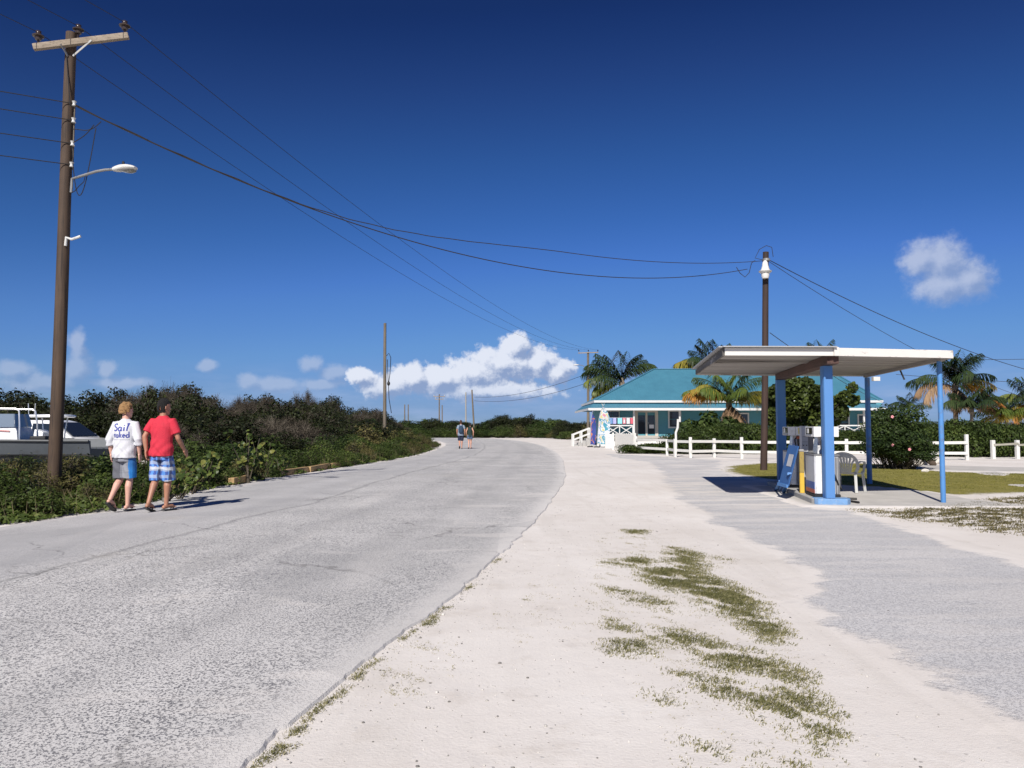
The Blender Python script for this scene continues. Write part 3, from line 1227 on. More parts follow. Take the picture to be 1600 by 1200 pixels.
FARG = 'poles beyond the road bend'
far_poles = [
    plain_pole(686.5, 616, 150.0, 0.15, 'far pole with two crossarms rising beyond the road bend', M_POLE_GREY, 0, None, ((-.45, 1.1), (-0.95, 0.8))),
    plain_pole(728, 613, 118.0, 0.12, 'pale straight far pole behind the walking couple', paint('pale_pole', (0.30, 0.28, 0.24), 0.8)),
    plain_pole(737.5, 609, 105.0, 0.13, 'dark far pole leaning beside the pale one beyond the bend', M_POLE_GREY, 4),
    plain_pole(691, 633, 165.0, 0.14, 'short grey far pole just beside the double crossarm pole', M_POLE_GREY),
    plain_pole(632.5, 632, 150.0, 0.13, 'slim far pole sticking up over the scrub beyond the bend', M_POLE_GREY, 0, FARG),
    plain_pole(638, 632, 150.0, 0.13, 'slim far pole sticking up over the scrub beyond the bend', M_POLE_GREY, 0, FARG),
]
# primary conductors: previous pole (behind the camera) - near pole - far pole
BACK = (PL_TOP - pf_top)
BACK.z = 0
for k, ins in enumerate(INS):
    end = pf_top + Vector((-.945 + .945 * k, -.15, 0.2))
    which = ('left end', 'middle', 'right end')[k]
    wire(ins, end, 1.45, 0.0065, 'thin overhead line from the crossarm %s of the near pole to the far pole' % which)
    wire(ins, ins + BACK, 1.45, 0.006, 'thin overhead line leaving the crossarm %s of the near pole skyward' % which)
# low-voltage wires leaving to the left
for k, c in enumerate(RACK):
    dirv = Vector((-0.82, -0.56, 0)) * 30
    wire(c, c + dirv + Vector((0, 0, 0.15)), 0.35, 0.0085, 'black service wire on the %s spool insulator of the near pole' % ('top', 'second', 'third', 'lowest')[k])
# twisted service drops to the forecourt pole
s0 = RACK[0] + Vector((0.03, 0, -.02))
e0 = PR_TOP + Vector((-0.1, -.06, -.30))
e_low = e0 + Vector((-.55, 0, -.28))
low_pts = catenary(s0 + Vector((0, -.02, -.03)), e_low, 1.42, 70)
up_pts = []
for i, q in enumerate(catenary(s0, e0, 1.05, 70)):
    t = i / 70
    k = min(1, max(0, (t - .20) / .40))
    k = k * k * (3 - 2 * k)
    up_pts.append((low_pts[i] + Vector((.0, .015 * math.sin(i * 1.7), .015 + .01 * math.cos(i * 1.7)))).lerp(q, k))
for pts_, r_, lab_ in ((up_pts, .010, 'upper twisted service cable slung from the near pole to the forecourt pole'), (low_pts, .012, 'lower sagging service cable slung from the near pole to the forecourt pole')):
    m = MB()
    m.tube(pts_, r_, 6)
    tag(m.build('service_cable', M_WIREB, smooth=True), lab_, 'cable')
# wires on from the forecourt pole to the right
e1 = PR_TOP + Vector((0.11, 0, -.27))
wire(e1, P(1760, 607, 44.0), 0.85, 0.013, 'thick service cable falling from the forecourt pole behind the canopy', name='service_cable')
wire(e1 + Vector((0, .02, -.05)), P(1790, 640, 58.0), 1.9, 0.009, 'thin grey service cable falling from the forecourt pole towards the palms', name='service_cable')
wire(P(1203, 520, PR_BASE.y), P(1384, 630, 58.6), 0.25, 0.012, 'low wire from the forecourt pole to the eave of the blue house', name='service_cable')
wire(P(1480, 562, 70.0), P(1780, 556, 70.0), 0.1, 0.022, 'nearly level high wire crossing behind the right palms')
wire(P(1400, 585, 70.0), P(1780, 602, 66.0), 0.2, 0.022, 'lower wire crossing behind the right palms')
for k in range(2):
    wire(pf_top + Vector((-.2, -.1, -2.2 - .9 * k)), Vector((far_poles[2][1].x + .3, 105, 5.4 - .5 * k)), 0.7, 0.02, 'slack %s wire from the far crossarm pole across the road bend' % ('upper', 'lower')[k])

# ------------------------------------------------------------------ fuel canopy
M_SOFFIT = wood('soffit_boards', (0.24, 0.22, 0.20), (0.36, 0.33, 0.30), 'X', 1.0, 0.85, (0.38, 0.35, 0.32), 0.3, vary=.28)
M_FASCIA = wood('flaking_white_fascia', (0.20, 0.18, 0.16), (0.34, 0.31, 0.27), 'X', .6, 0.75, (0.66, 0.635, 0.59), 0.75)
M_BEAM = wood('dark_red_beam', (0.055, 0.028, 0.022), (0.11, 0.055, 0.042), 'Y', 1.0, 0.8)
M_BLUE = wood('blue_painted_timber', (0.05, 0.12, 0.24), (0.09, 0.20, 0.36), 'Z', 0.5, 0.65, (0.072, 0.205, 0.47), 0.6)
M_BLUEM = paint('blue_painted_steel', (0.07, 0.215, 0.48), 0.5, 0.15, 3.0, dirt=(0.13, 0.10, 0.08), dirt_amt=0.55)
M_BLUELT = paint('worn_blue_kerb_paint', (0.14, 0.28, 0.50), 0.7, 0.25, 8.0, dirt=(0.42, 0.42, 0.42), dirt_amt=0.6)
M_CONC = paint('kerb_concrete', (0.36, 0.35, 0.33), 0.85, 0.2, 7.0, bump=0.3, dirt=(0.2, 0.24, 0.3), dirt_amt=0.5)

FL, FR = Vector((3.75, 13.84, 0)), Vector((8.06, 14.38, 0))
BL, BR = Vector((4.48, 19.05, 0)), Vector((8.86, 19.6, 0))
KK = Vector((5.70, 13.90, 0))
ZB, ZT = 2.675, 2.825
can = thing('fuel_canopy', 'flat white timber canopy on blue posts over the fuel pumps', 'canopy', (6.2, 16.8, 0))
m = MB()
top = [FL, KK, FR, BR, BL]
m.prism([(p.x, p.y) for p in top], ZB + 0.06, ZT - 0.004)
m.build('roof_deck', paint('tar_roof', (0.12, 0.12, 0.12), 0.9), can)
# soffit boards, each its own piece
nb = 21
for i in range(nb):
    t0, t1 = i / nb, (i + 1) / nb - 0.0035
    for seg, (fa, fb, ba, bb) in enumerate(((FL, KK, BL, BL.lerp(BR, 0.445)), (KK, FR, BL.lerp(BR, 0.445), BR))):
        z = ZB + 0.035 + random.uniform(-.006, .006)
        if seg == 0 and i == 6:
            z -= 0.02
        p = [fa.lerp(ba, t0), fb.lerp(bb, t0), fb.lerp(bb, t1), fa.lerp(ba, t1)]
        m = MB()
        ring = [(q.x, q.y, z) for q in p]
        if seg == 0 and i in (5, 6):
            ring[0] = (ring[0][0], ring[0][1], z - 0.03)
        m.extrude(ring, (0, 0, 0.022))
        m.build('soffit_board', M_SOFFIT, can)


def board(a, b, z0, z1, th, name, mat, parent, out=None):
    m = MB()
    d = (b - a).normalized()
    nrm = Vector((d.y, -d.x, 0)) * th
    m.extrude([a + Vector((0, 0, z0)), b + Vector((0, 0, z0)), b + Vector((0, 0, z1)), a + Vector((0, 0, z1))], nrm)
    return m.build(name, mat, parent, bevel=0.004)


board(FL, KK + Vector((-.004, 0, 0)), ZB, ZT - 0.012, 0.03, 'fascia_board', M_FASCIA, can)
board(KK + Vector((.004, 0, 0)), FR, ZB - 0.002, ZT - 0.006, 0.032, 'fascia_board', M_FASCIA, can)
board(FR, BR, ZB, ZT - 0.01, 0.03, 'fascia_board', M_FASCIA, can)
board(BR, BL, ZB, ZT - 0.01, 0.03, 'fascia_board', M_FASCIA, can)
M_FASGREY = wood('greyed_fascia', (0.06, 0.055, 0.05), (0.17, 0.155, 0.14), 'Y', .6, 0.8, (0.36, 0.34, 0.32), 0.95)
LM = BL.lerp(FL, 0.55)
board(BL, LM, ZB + .01, ZT - 0.03, 0.03, 'fascia_board', M_FASGREY, can)
board(LM, FL, ZB - .005, ZT - 0.015, 0.034, 'fascia_board', M_FASGREY, can)
# drip edges lying on the roof
for a, b in ((FL + Vector((-.05, -.06, 0)), KK + Vector((.02, -.06, 0))), (FL + Vector((-.06, -.05, 0)), BL + Vector((-.06, .02, 0)))):
    m = MB()
    m.bar(a + Vector((0, 0, ZT + .004)), b + Vector((0, 0, ZT + .004)), 0.11, 0.02)
    m.build('drip_edge', paint('grey_flashing', (0.33, 0.33, 0.33), 0.55), can)
m = MB()
m.box(KK + Vector((0.03, -.05, (ZB + ZT) / 2)), (0.09, 0.028, ZT - ZB + 0.004), Matrix.Rotation(0.13, 3, 'Z'))
m.build('joint_plate', M_FASCIA, can, bevel=.003)
# main beam front to back
MP = Vector((5.745, 14.42, 0))
BP = Vector((6.42, 18.75, 0))
m = MB()
m.bar(Vector((5.71, 13.96, ZB - .055)), Vector((6.47, 19.0, ZB - .055)), 0.20, 0.16)
m.build('beam', M_BEAM, can, bevel=.006)
m = MB()
m.bar(FR.lerp(BR, 0.03) + Vector((-.10, 0, ZB - .0)), FR.lerp(BR, 0.97) + Vector((-.10, 0, ZB - .0)), 0.08, 0.07)
m.build('beam', M_SOFFIT, can)
# posts
rot = Matrix.Rotation(-0.13, 3, 'Z')
m = MB()
m.box((MP.x, MP.y, (0.13 + ZB - .14) / 2 + 0.0), (0.125, 0.20, ZB - .14 - .13), rot)
m.box((MP.x + 0.005, MP.y - 0.122, (0.13 + ZB - .14) / 2), (0.158, 0.040, ZB - .14 - .132), rot)
m.build('post', M_BLUE, can, bevel=.006)
m = MB()
m.box((BP.x - .02, BP.y, (0.13 + ZB - .14) / 2), (0.19, 0.22, ZB - .14 - .13), rot)
m.build('post', M_BLUE, can, bevel=.006)
pr1 = G(1474, 785, 0.024)
m = MB()
m.tube([pr1, Vector((pr1.x, pr1.y, ZB - .03))], 0.046, 14)
m.build('pipe_post', M_BLUEM, can, smooth=True)
pr2 = Vector((G(1359, 757).x, G(1359, 757).y, 0.02))
m = MB()
m.tube([pr2, Vector((pr2.x, pr2.y, ZB - .03))], 0.062, 14)
m.build('pipe_post', M_BLUEM, can, smooth=True)
m = MB()
m.box((pr2.x + .16, pr2.y - .12, ZB - .07), (0.16, 0.12, 0.10))
m.build('light_fitting', M_WHITE, can)
m = MB()
m.tube([Vector((8.55, 17.3, ZB)), Vector((8.58, 17.28, ZB - .1)), Vector((8.62, 17.26, ZB - .22))], 0.018, 6)
m.build('conduit_stub', M_BLACK, can)

# pump island
ISL = Vector((5.79, 14.3, 0))
AX = Vector((0.151, 0.9885, 0))       # along the island, away from the road
SX = Vector((0.9885, -0.151, 0))      # across it


def isl(s, a, z=0.0):
    """island coordinates: s across, a along"""
    return ISL + SX * s + AX * a + Vector((0, 0, z))


island = thing('pump_island', 'raised concrete pump island with worn blue painted nose under the canopy', 'pump island', isl(0, 2.2))
m = MB()
out = [(-.34, .12), (-.30, .02), (.26, .02), (.34, .12), (.36, 4.8), (-.36, 4.8)]
m.prism([tuple(isl(s, a)[:2]) for s, a in out], -.02, 0.12)
m.build('kerb', M_CONC, island, bevel=0.012)
m = MB()
out = [(-.31, .02), (-.26, -.06), (.24, -.06), (.32, .06), (.32, .30), (-.31, .30)]
m.prism([tuple(isl(s, a)[:2]) for s, a in out], -.015, 0.128)
m.build('painted_nose', M_BLUELT, island, bevel=0.012)

RI = Matrix((SX, AX, Vector((0, 0, 1)))).transposed()
M_PWHITE = paint('pump_white_enamel', (0.74, 0.73, 0.70), 0.35, 0.06, 6.0, dirt=(0.4, 0.36, 0.3), dirt_amt=0.4)
M_PGREY = paint('pump_grey_panel', (0.50, 0.51, 0.53), 0.4, 0.10, 6.0, dirt=(0.25, 0.22, 0.19), dirt_amt=0.35)
M_PDARK = paint('pump_ribbed_grey', (0.16, 0.16, 0.165), 0.5, 0.15, 6.0)
M_PBLUE = paint('pump_blue_stripe', (0.03, 0.09, 0.33), 0.4)
M_PRED = paint('pump_red_stripe', (0.42, 0.07, 0.03), 0.4)
M_DISPLAY = glass('pump_display', (0.01, 0.01, 0.012), 0.08)


def pump(label, s, a, stripes=True):
    W, D = 0.44, 0.74
    o = thing('fuel_pump', label, 'fuel pump', isl(s, a, 0.12))
    z0 = 0.13

    def bx(name, ds, da, z, size, mat, parent=o, bevel=0.006, **k):
        m = MB()
        m.box(isl(s + ds, a + da, z), size, RI)
        return m.build(name, mat, parent, bevel=bevel)
    bx('base', 0, 0, z0 + .025, (W + .02, D + .02, .05), M_BLACK)
    cab = bx('cabinet', 0, 0, z0 + .40, (W - .03, D - .03, .70), M_PGREY)
    bx('front_panel', -W / 2 + .012, 0, z0 + .405, (.03, D, .69), M_PGREY, cab)
    if stripes:
        bx('blue_stripe', -W / 2 - .004, 0, z0 + .205, (.006, D - .01, .13), M_PBLUE, cab, 0)
        bx('red_stripe', -W / 2 - .004, 0, z0 + .10, (.006, D - .01, .07), M_PRED, cab, 0)
    bx('corner_strip', -W / 2 + .075, -D / 2 + .008, z0 + .405, (.10, .05, .69), M_PWHITE, cab)
    for i in range(7):
        bx('rib', -.05 + i * .042, -D / 2 + .012, z0 + .40, (.03, .035, .66), M_PDARK, cab, 0.004)
    bx('cabinet_lid', 0, 0, z0 + .765, (W + .01, D + .01, .035), M_PDARK)
    # pillar tapering towards the head
    m = MB()
    r0 = [isl(s + x, a + y, z0 + .785) for x, y in ((-.13, -.20), (.0, -.20), (.0, .2), (-.13, .2))]
    r1 = [isl(s + x, a + y, z0 + 1.11) for x, y in ((-.10, -.13), (-.03, -.13), (-.03, .13), (-.10, .13))]
    m.loft([r0, r1])
    m.build('pillar', paint('brushed_aluminium', (0.55, 0.56, 0.57), 0.32, 0.1, 9.0, 0.75), o, bevel=.005)
    bx('back_column', .10, .05, z0 + .95, (.14, .5, .34), M_PDARK)
    hd = bx('head', 0, 0, z0 + 1.20, (W, D, .19), M_PWHITE)
    bx('display', -W / 2 - .002, .02, z0 + 1.215, (.012, D - .24, .12), M_DISPLAY, hd, 0)
    bx('display_card', -W / 2 - .009, .1, z0 + 1.215, (.006, .14, .09), M_PWHITE, hd, 0)
    bx('display_ledge', -W / 2 - .01, .02, z0 + 1.13, (.03, D - .2, .03), M_GREYP, hd, 0)
    bx('sticker', .03, -D / 2 - .003, z0 + 1.205, (.12, .006, .13), paint('yellow_sticker', (0.66, 0.55, 0.10), 0.5), hd, 0)
    for i in range(3):
        bx('sticker_line', .03, -D / 2 - .0075, z0 + 1.175 + i * .03, (.085, .004, .008), M_BLACK, hd, 0)
    bx('head_seam', -.085, -D / 2 - .001, z0 + 1.20, (.006, .006, .17), M_PDARK, hd, 0)
    # nozzle in its cradle and the hose
    nz = isl(s - .01, a - D / 2 - .02, z0 + 1.0)
    m = MB()
    m.tube([nz + Vector((-.07, 0, .06)), nz + Vector((0, -.02, .07)), nz + Vector((.06, -.02, .02)), nz + Vector((.08, -.01, -.12)), nz + Vector((.09, 0, -.24))], [.03, .036, .034, .026, .02], 8)
    m.build('nozzle', paint('red_brown_nozzle', (0.33, 0.09, 0.05), 0.5), o, smooth=True)
    m = MB()
    m.tube([nz + Vector((-.07, 0, .06)), nz + Vector((-.11, -.02, .02)), nz + Vector((-.10, -.05, -.12)), nz + Vector((0.02, -.05, -.30)), nz + Vector((.10, -.05, -.55)), nz + Vector((.22, .0, -.80)),
            nz + Vector((.30, .1, -.86)), nz + Vector((.30, .2, -.70)), nz + Vector((.2, .3, -.3)), nz + Vector((.12, .3, .05))], .016, 8)
    m.build('hose', M_BLACK, o, smooth=True)
    return o


pump('striped white and grey fuel pump behind the front blue canopy post', -.02, .66)
pump('grey fuel pump half hidden behind the leaning blue board', -.02, 3.0, False)

# tall grey meter column between the pumps
mc = thing('meter_column', 'narrow tall grey metal column standing between the two fuel pumps', 'meter', isl(-.12, 1.75, .12))
m = MB()
m.box(isl(-.12, 1.75, .12 + .66), (.13, .20, 1.32), RI)
m.build('housing', paint('column_grey', (0.40, 0.41, 0.43), 0.45, 0.12, 8.0), mc, bevel=.006)
m = MB()
m.box(isl(.0, 1.79, .12 + .64), (.10, .24, 1.28), RI)
m.build('side_shade', M_PDARK, mc, bevel=.006)  # added dark box that stands in for the column's side and back shadow
for zz in (1.10, 1.0):
    m = MB()
    m.box(isl(-.12, 1.647, .12 + zz), (.10, .006, .008), RI)
    m.build('seam', M_PDARK, mc)
for k in range(2):
    m = MB()
    m.lathe([(.012, 0), (.012, .012)], isl(-.15 + .06 * k, 1.648, .12 + .93), -AX, 8)
    m.build('bolt', M_BLACK, mc)

# yellow bollard
bo = thing('bollard', 'square yellow bollard beside the striped fuel pump', 'bollard', isl(-.30, 1.30, .12))
m = MB()
m.box(isl(-.27, 1.28, .12 + .20), (.085, .085, .40), RI)
m.build('lower_post', paint('bright_yellow', (0.62, 0.40, 0.05), 0.5, 0.12, 8), bo, bevel=.008)
m = MB()
m.box(isl(-.27, 1.28, .12 + .60), (.087, .087, .42), RI)
m.build('upper_post', paint('shaded_yellow', (0.30, 0.22, 0.06), 0.6, 0.2, 8, dirt=(0.1, 0.08, 0.05), dirt_amt=0.5), bo, bevel=.008)  # upper half coloured darker for the shade on it, with dirt mottling
m = MB()
m.box(isl(-.27, 1.28, .12 + .835), (.09, .09, .05), RI)
m.build('cap', M_GREYP, bo, bevel=.01)

# folded blue sign board leaning on the pumps
sb = thing('sign_board', 'folded blue wooden sign board leaning against the fuel pumps', 'sign board', G(1224, 770))
ta, tb = P(1232, 695, 15.55), P(1247, 697, 15.05)
ba, bb = P(1213, 752, 15.75), P(1231, 760, 15.2)
ba = ta + (bb - tb)
nrm = (tb - ta).cross(ba - ta).normalized()
if nrm.y > 0:
    nrm = -nrm
m = MB()
m.extrude([ta, tb, bb, ba], -nrm * 0.025)
M_BLUED = wood('dark_blue_board', (0.02, 0.05, 0.12), (0.04, 0.09, 0.2), 'Z', .6, .6, (0.03, 0.105, 0.29), .3)
pan = m.build('panel', M_BLUED, sb, bevel=.004)
fa, fb = G(1211, 767.5), G(1222, 770.5)
m = MB()
m.bar(ba.lerp(ta, .08) - nrm * .01, Vector((fa.x, fa.y, 0)), .045, .03)
m.build('leg', M_BLUE, sb)
m = MB()
g2 = G(1224, 771)
m.bar(bb.lerp(tb, .32) + nrm * .03, Vector((g2.x, g2.y, 0)), .07, .035)
m.build('leg', M_BLUE, sb)
m = MB()
m.bar(bb.lerp(tb, .30) + nrm * .035 - Vector((.02, 0, 0)), Vector((g2.x - .07, g2.y + .02, 0.10)), .03, .03)
m.build('leg', M_BLUE, sb)
m = MB()
m.bar(ba + nrm * .012, bb + nrm * .012, .03, .06)
m.build('crossbar', M_BLUE, sb)
m = MB()
cc = lambda u, v: ta.lerp(tb, u).lerp(ba.lerp(bb, u), v) + nrm * .004
m.extrude([cc(.35, .22), cc(.82, .22), cc(.82, .52), cc(.35, .52)], nrm * .003)
m.build('paper_notice', paint('faded_notice', (0.42, 0.42, 0.44), 0.7), pan)

# two black pipes on the apron
for k, (p, q) in enumerate((((1300, 778), (1339, 779.5)), ((1312, 780.5), (1342, 785)))):
    a, b = G(*p, .045), G(*q, .045)
    m = MB()
    m.tube([a, a.lerp(b, .5), b], .021, 8)
    tag(m.build('black_pipe', M_BLACK, smooth=True), 'short black pipe lying on the concrete beside the front blue post', 'pipe', 'pipes beside the front post')

# ------------------------------------------------------------------ plastic garden chair


def plastic_chair(loc, rotz):
    mt = paint('faded_plastic', (0.47, 0.475, 0.46), 0.5, 0.06, 5.0, dirt=(0.4, 0.38, 0.33), dirt_amt=0.3)
    o = thing('garden_chair', 'pale grey moulded plastic armchair on the concrete under the canopy', 'chair', loc, rotz)
    # local: the sitter faces +y
    m = MB()
    n = 7
    rows = []
    for j in range(n):
        t = j / (n - 1)
        y = -.20 + .42 * t
        w = .205 + .035 * t
        z = .425 + .015 * math.cos(PI * t) - (.02 if 0 < j < n - 1 else 0) + (-.02 if j == n - 1 else 0)
        rows.append([(x * w, y, z - .018 * (1 - x * x)) for x in (-1, -.6, 0, .6, 1)])
    for j in range(n - 1):
        for i in range(4):
            a, b, c, d = rows[j][i], rows[j][i + 1], rows[j + 1][i + 1], rows[j + 1][i]
            m.extrude([a, b, c, d], (0, 0, -.012))
    m.build('seat', mt, o, local=True)
    # back: fan of slats inside an arched rim, leaning back

    def bk(x, h):
        lean = -.20 - .28 * h - .05 * (1 - (x / .28) ** 2) * min(1, h * 3)
        return Vector((x, lean, .43 + h))
    rim = []
    for i in range(21):
        a = PI * i / 20
        rim.append(bk(-math.cos(a) * .265 * (1.0 if True else 1), .10 + .30 * math.sin(a) ** .7))
    rim = [bk(-.21, 0.0)] + rim + [bk(.21, 0.0)]
    m = MB()
    for a, b in zip(rim[:-1], rim[1:]):
        m.bar(a, b, .062, .02, up=(0, 1, 0.3))
    m.build('back_rim', mt, o, local=True, bevel=.003)
    for i in range(7):
        u = (i - 3) / 3
        p0, p1, p2 = bk(u * .10, .0), bk(u * .15, .18), bk(u * .215, .385 - .10 * u * u)
        m = MB()
        m.bar(p0, p1, .030, .012, up=(0, 1, .3))
        m.bar(p1, p2, .042, .012, up=(0, 1, .3))
        m.build('slat', mt, o, local=True)
    m = MB()
    for a, b in zip(rim[7:15], rim[8:16]):
        m.bar(a + Vector((0, .005, -.05)), b + Vector((0, .005, -.05)), .06, .016, up=(0, 1, .3))
    m.build('top_panel', mt, o, local=True)
    for s in (-1, 1):
        m = MB()
        arm_pts = [bk(s * .262, .20), Vector((s * .285, -.12, .655)), Vector((s * .29, .06, .65)), Vector((s * .285, .20, .635)), Vector((s * .275, .26, .60))]
        for a, b in zip(arm_pts[:-1], arm_pts[1:]):
            m.bar(a, b, .055, .02)
        m.bar(arm_pts[-1], Vector((s * .25, .245, .40)), .05, .022, up=(0, 1, 0))
        m.build('arm', mt, o, local=True, bevel=.004)
        for (x0, y0, x1, y1) in ((.235, .22, .265, .30), (.20, -.20, .25, -.33)):
            m = MB()
            a, b = Vector((s * x0, y0, .43)), Vector((s * x1, y1, 0))
            m.bar(a, b, .055, .022, up=(0, 1, 0))
            m.bar(a + Vector((s * -.012, 0, 0)), b + Vector((s * -.006, 0, 0)), .02, .055, up=(0, 1, 0))
            m.build('leg', mt, o, local=True)
    return o


cl = G(1329, 769, .024)
plastic_chair((cl.x, cl.y + .1, .026), math.radians(-38))

# ------------------------------------------------------------------ people


def voxel_mesh(mb, name, voxel, smooth_it=6, displace=None):
    """melts the overlapping shapes of a builder into one continuous skin"""
    me = mb.mesh(name + '_raw')
    o = bpy.data.objects.new('tmp_raw', me)
    COL.objects.link(o)
    md = o.modifiers.new('r', 'REMESH')
    md.mode = 'VOXEL'
    md.voxel_size = voxel
    ms = o.modifiers.new('s', 'SMOOTH')
    ms.factor = 0.5
    ms.iterations = smooth_it
    dg = bpy.context.evaluated_depsgraph_get()
    out = bpy.data.meshes.new_from_object(o.evaluated_get(dg))
    out.name = name
    bpy.data.objects.remove(o)
    bpy.data.meshes.remove(me)
    if displace:
        n = len(out.vertices)
        co = np.empty(n * 3, dtype=np.float32)
        out.vertices.foreach_get('co', co)
        no = np.empty(n * 3, dtype=np.float32)
        out.vertices.foreach_get('normal', no)
        co = co.reshape(-1, 3)
        no = no.reshape(-1, 3)
        co += no * displace(co)[:, None]
        out.vertices.foreach_set('co', co.ravel())
    out.polygons.foreach_set('use_smooth', [True] * len(out.polygons))
    out.update()
    return out


def limb(m, pts, rad, n=10):
    """tapered round limb with ball joints"""
    pts = [Vector(p) for p in pts]
    for i in range(len(pts) - 1):
        a, b = pts[i], pts[i + 1]
        m.tube([a, a.lerp(b, .35), b], [rad[i], rad[i] * .62 + rad[i + 1] * .40, rad[i + 1]], n)
    for p, r in zip(pts, rad):
        m.ball(p, r * 1.0, n, 6)


def ell(c, rx, ry, n=18, sq=1.0):
    c = Vector(c)
    out = []
    for k in range(n):
        a = 2 * PI * k / n
        ca, sa = math.cos(a), math.sin(a)
        out.append(c + Vector((rx * math.copysign(abs(ca) ** sq, ca), ry * math.copysign(abs(sa) ** sq, sa), 0)))
    return out


def strokes_on(bvh, strokes, place, width, lift=0.003):
    """flat lettering laid on a garment: strokes are 2D polylines, place maps them to the start of a ray"""
    m = MB()
    for st in strokes:
        prev = None
        dense = []
        for a, b in zip(st[:-1], st[1:]):
            for k in range(4):
                dense.append((a[0] + (b[0] - a[0]) * k / 4, a[1] + (b[1] - a[1]) * k / 4))
        dense.append(st[-1])
        L, R = [], []
        for i, (u, v) in enumerate(dense):
            a = dense[max(0, i - 1)]
            b = dense[min(len(dense) - 1, i + 1)]
            dx, dy = b[0] - a[0], b[1] - a[1]
            l = math.hypot(dx, dy) or 1
            nx, ny = -dy / l * width / 2, dx / l * width / 2
            for lst, s in ((L, 1), (R, -1)):
                o, d = place(u + nx * s, v + ny * s)
                hit = bvh.ray_cast(o, d)
                lst.append((hit[0] - d * lift) if hit[0] is not None else None)
        for i in range(len(dense) - 1):
            q = (L[i], L[i + 1], R[i + 1], R[i])
            if all(x is not None for x in q):
                m.poly(q)
    return m


SKINS = {}


def cloth(name, col, var=0.12):
    return paint(name, col, 0.9, var, 7.0, bump=0.25)


def plaid(name):
    if name in MATS:
        return MATS[name]
    m, N, b, out = new_mat(name)
    tc = N.node('ShaderNodeTexCoord').outputs['Object']
    w = N.noise(tc, 6.0, 2.0, out='Color')
    v = N.vmath('ADD', tc, N.vmath('MULTIPLY', w, (0.10, 0.10, 0.10)))
    X, Y, Z = N.sep(v)

    def stripes(s, f, lo, hi):
        return N.maprange(N.math('SINE', N.math('MULTIPLY', s, f)), lo, hi, 0, 1, True)
    h = N.math('ADD', X, N.math('MULTIPLY', Y, 0.7))
    a = stripes(h, 62, -.1, .3)
    c = stripes(Z, 55, -.1, .3)
    col = N.mix(a, (0.05, 0.10, 0.33), (0.10, 0.26, 0.62))
    col = N.mix(N.math('MULTIPLY', c, 0.7), col, (0.36, 0.41, 0.50))
    col = N.mix(N.math('MULTIPLY', stripes(h, 31, .55, .75), .85), col, (0.03, 0.035, 0.09))
    col = N.mix(N.math('MULTIPLY', stripes(N.math('ADD', Z, .02), 27, .72, .85), .8), col, (0.55, 0.56, 0.58))
    N.put(b.inputs['Base Color'], col)
    b.inputs['Roughness'].default_value = 0.9
    MATS[name] = m
    return m


def grey_trunks(name):
    if name in MATS:
        return MATS[name]
    m, N, b, out = new_mat(name)
    tc = N.node('ShaderNodeTexCoord').outputs['Object']
    X, Y, Z = N.sep(tc)
    wob = N.math('MULTIPLY', N.math('SUBTRACT', N.noise(tc, 8.0, 3.0), .5), .05)
    xx = N.math('ADD', X, wob)
    base = N.mix(N.noise(N.vmath('MULTIPLY', tc, (6, 6, 90)), 1.0, 3.0), (0.16, 0.165, 0.19), (0.30, 0.31, 0.34))
    base = N.mix(N.math('MULTIPLY', N.math('GREATER_THAN', -0.03, xx), 0.65), base, (0.05, 0.05, 0.06))
    side = N.math('MULTIPLY', N.math('GREATER_THAN', xx, 0.115), 1.0)
    base = N.mix(side, base, N.mix(N.maprange(Z, .55, .95), (0.02, 0.22, 0.60), (0.03, 0.09, 0.24)))
    N.put(b.inputs['Base Color'], base)
    b.inputs['Roughness'].default_value = 0.85
    MATS[name] = m
    return m


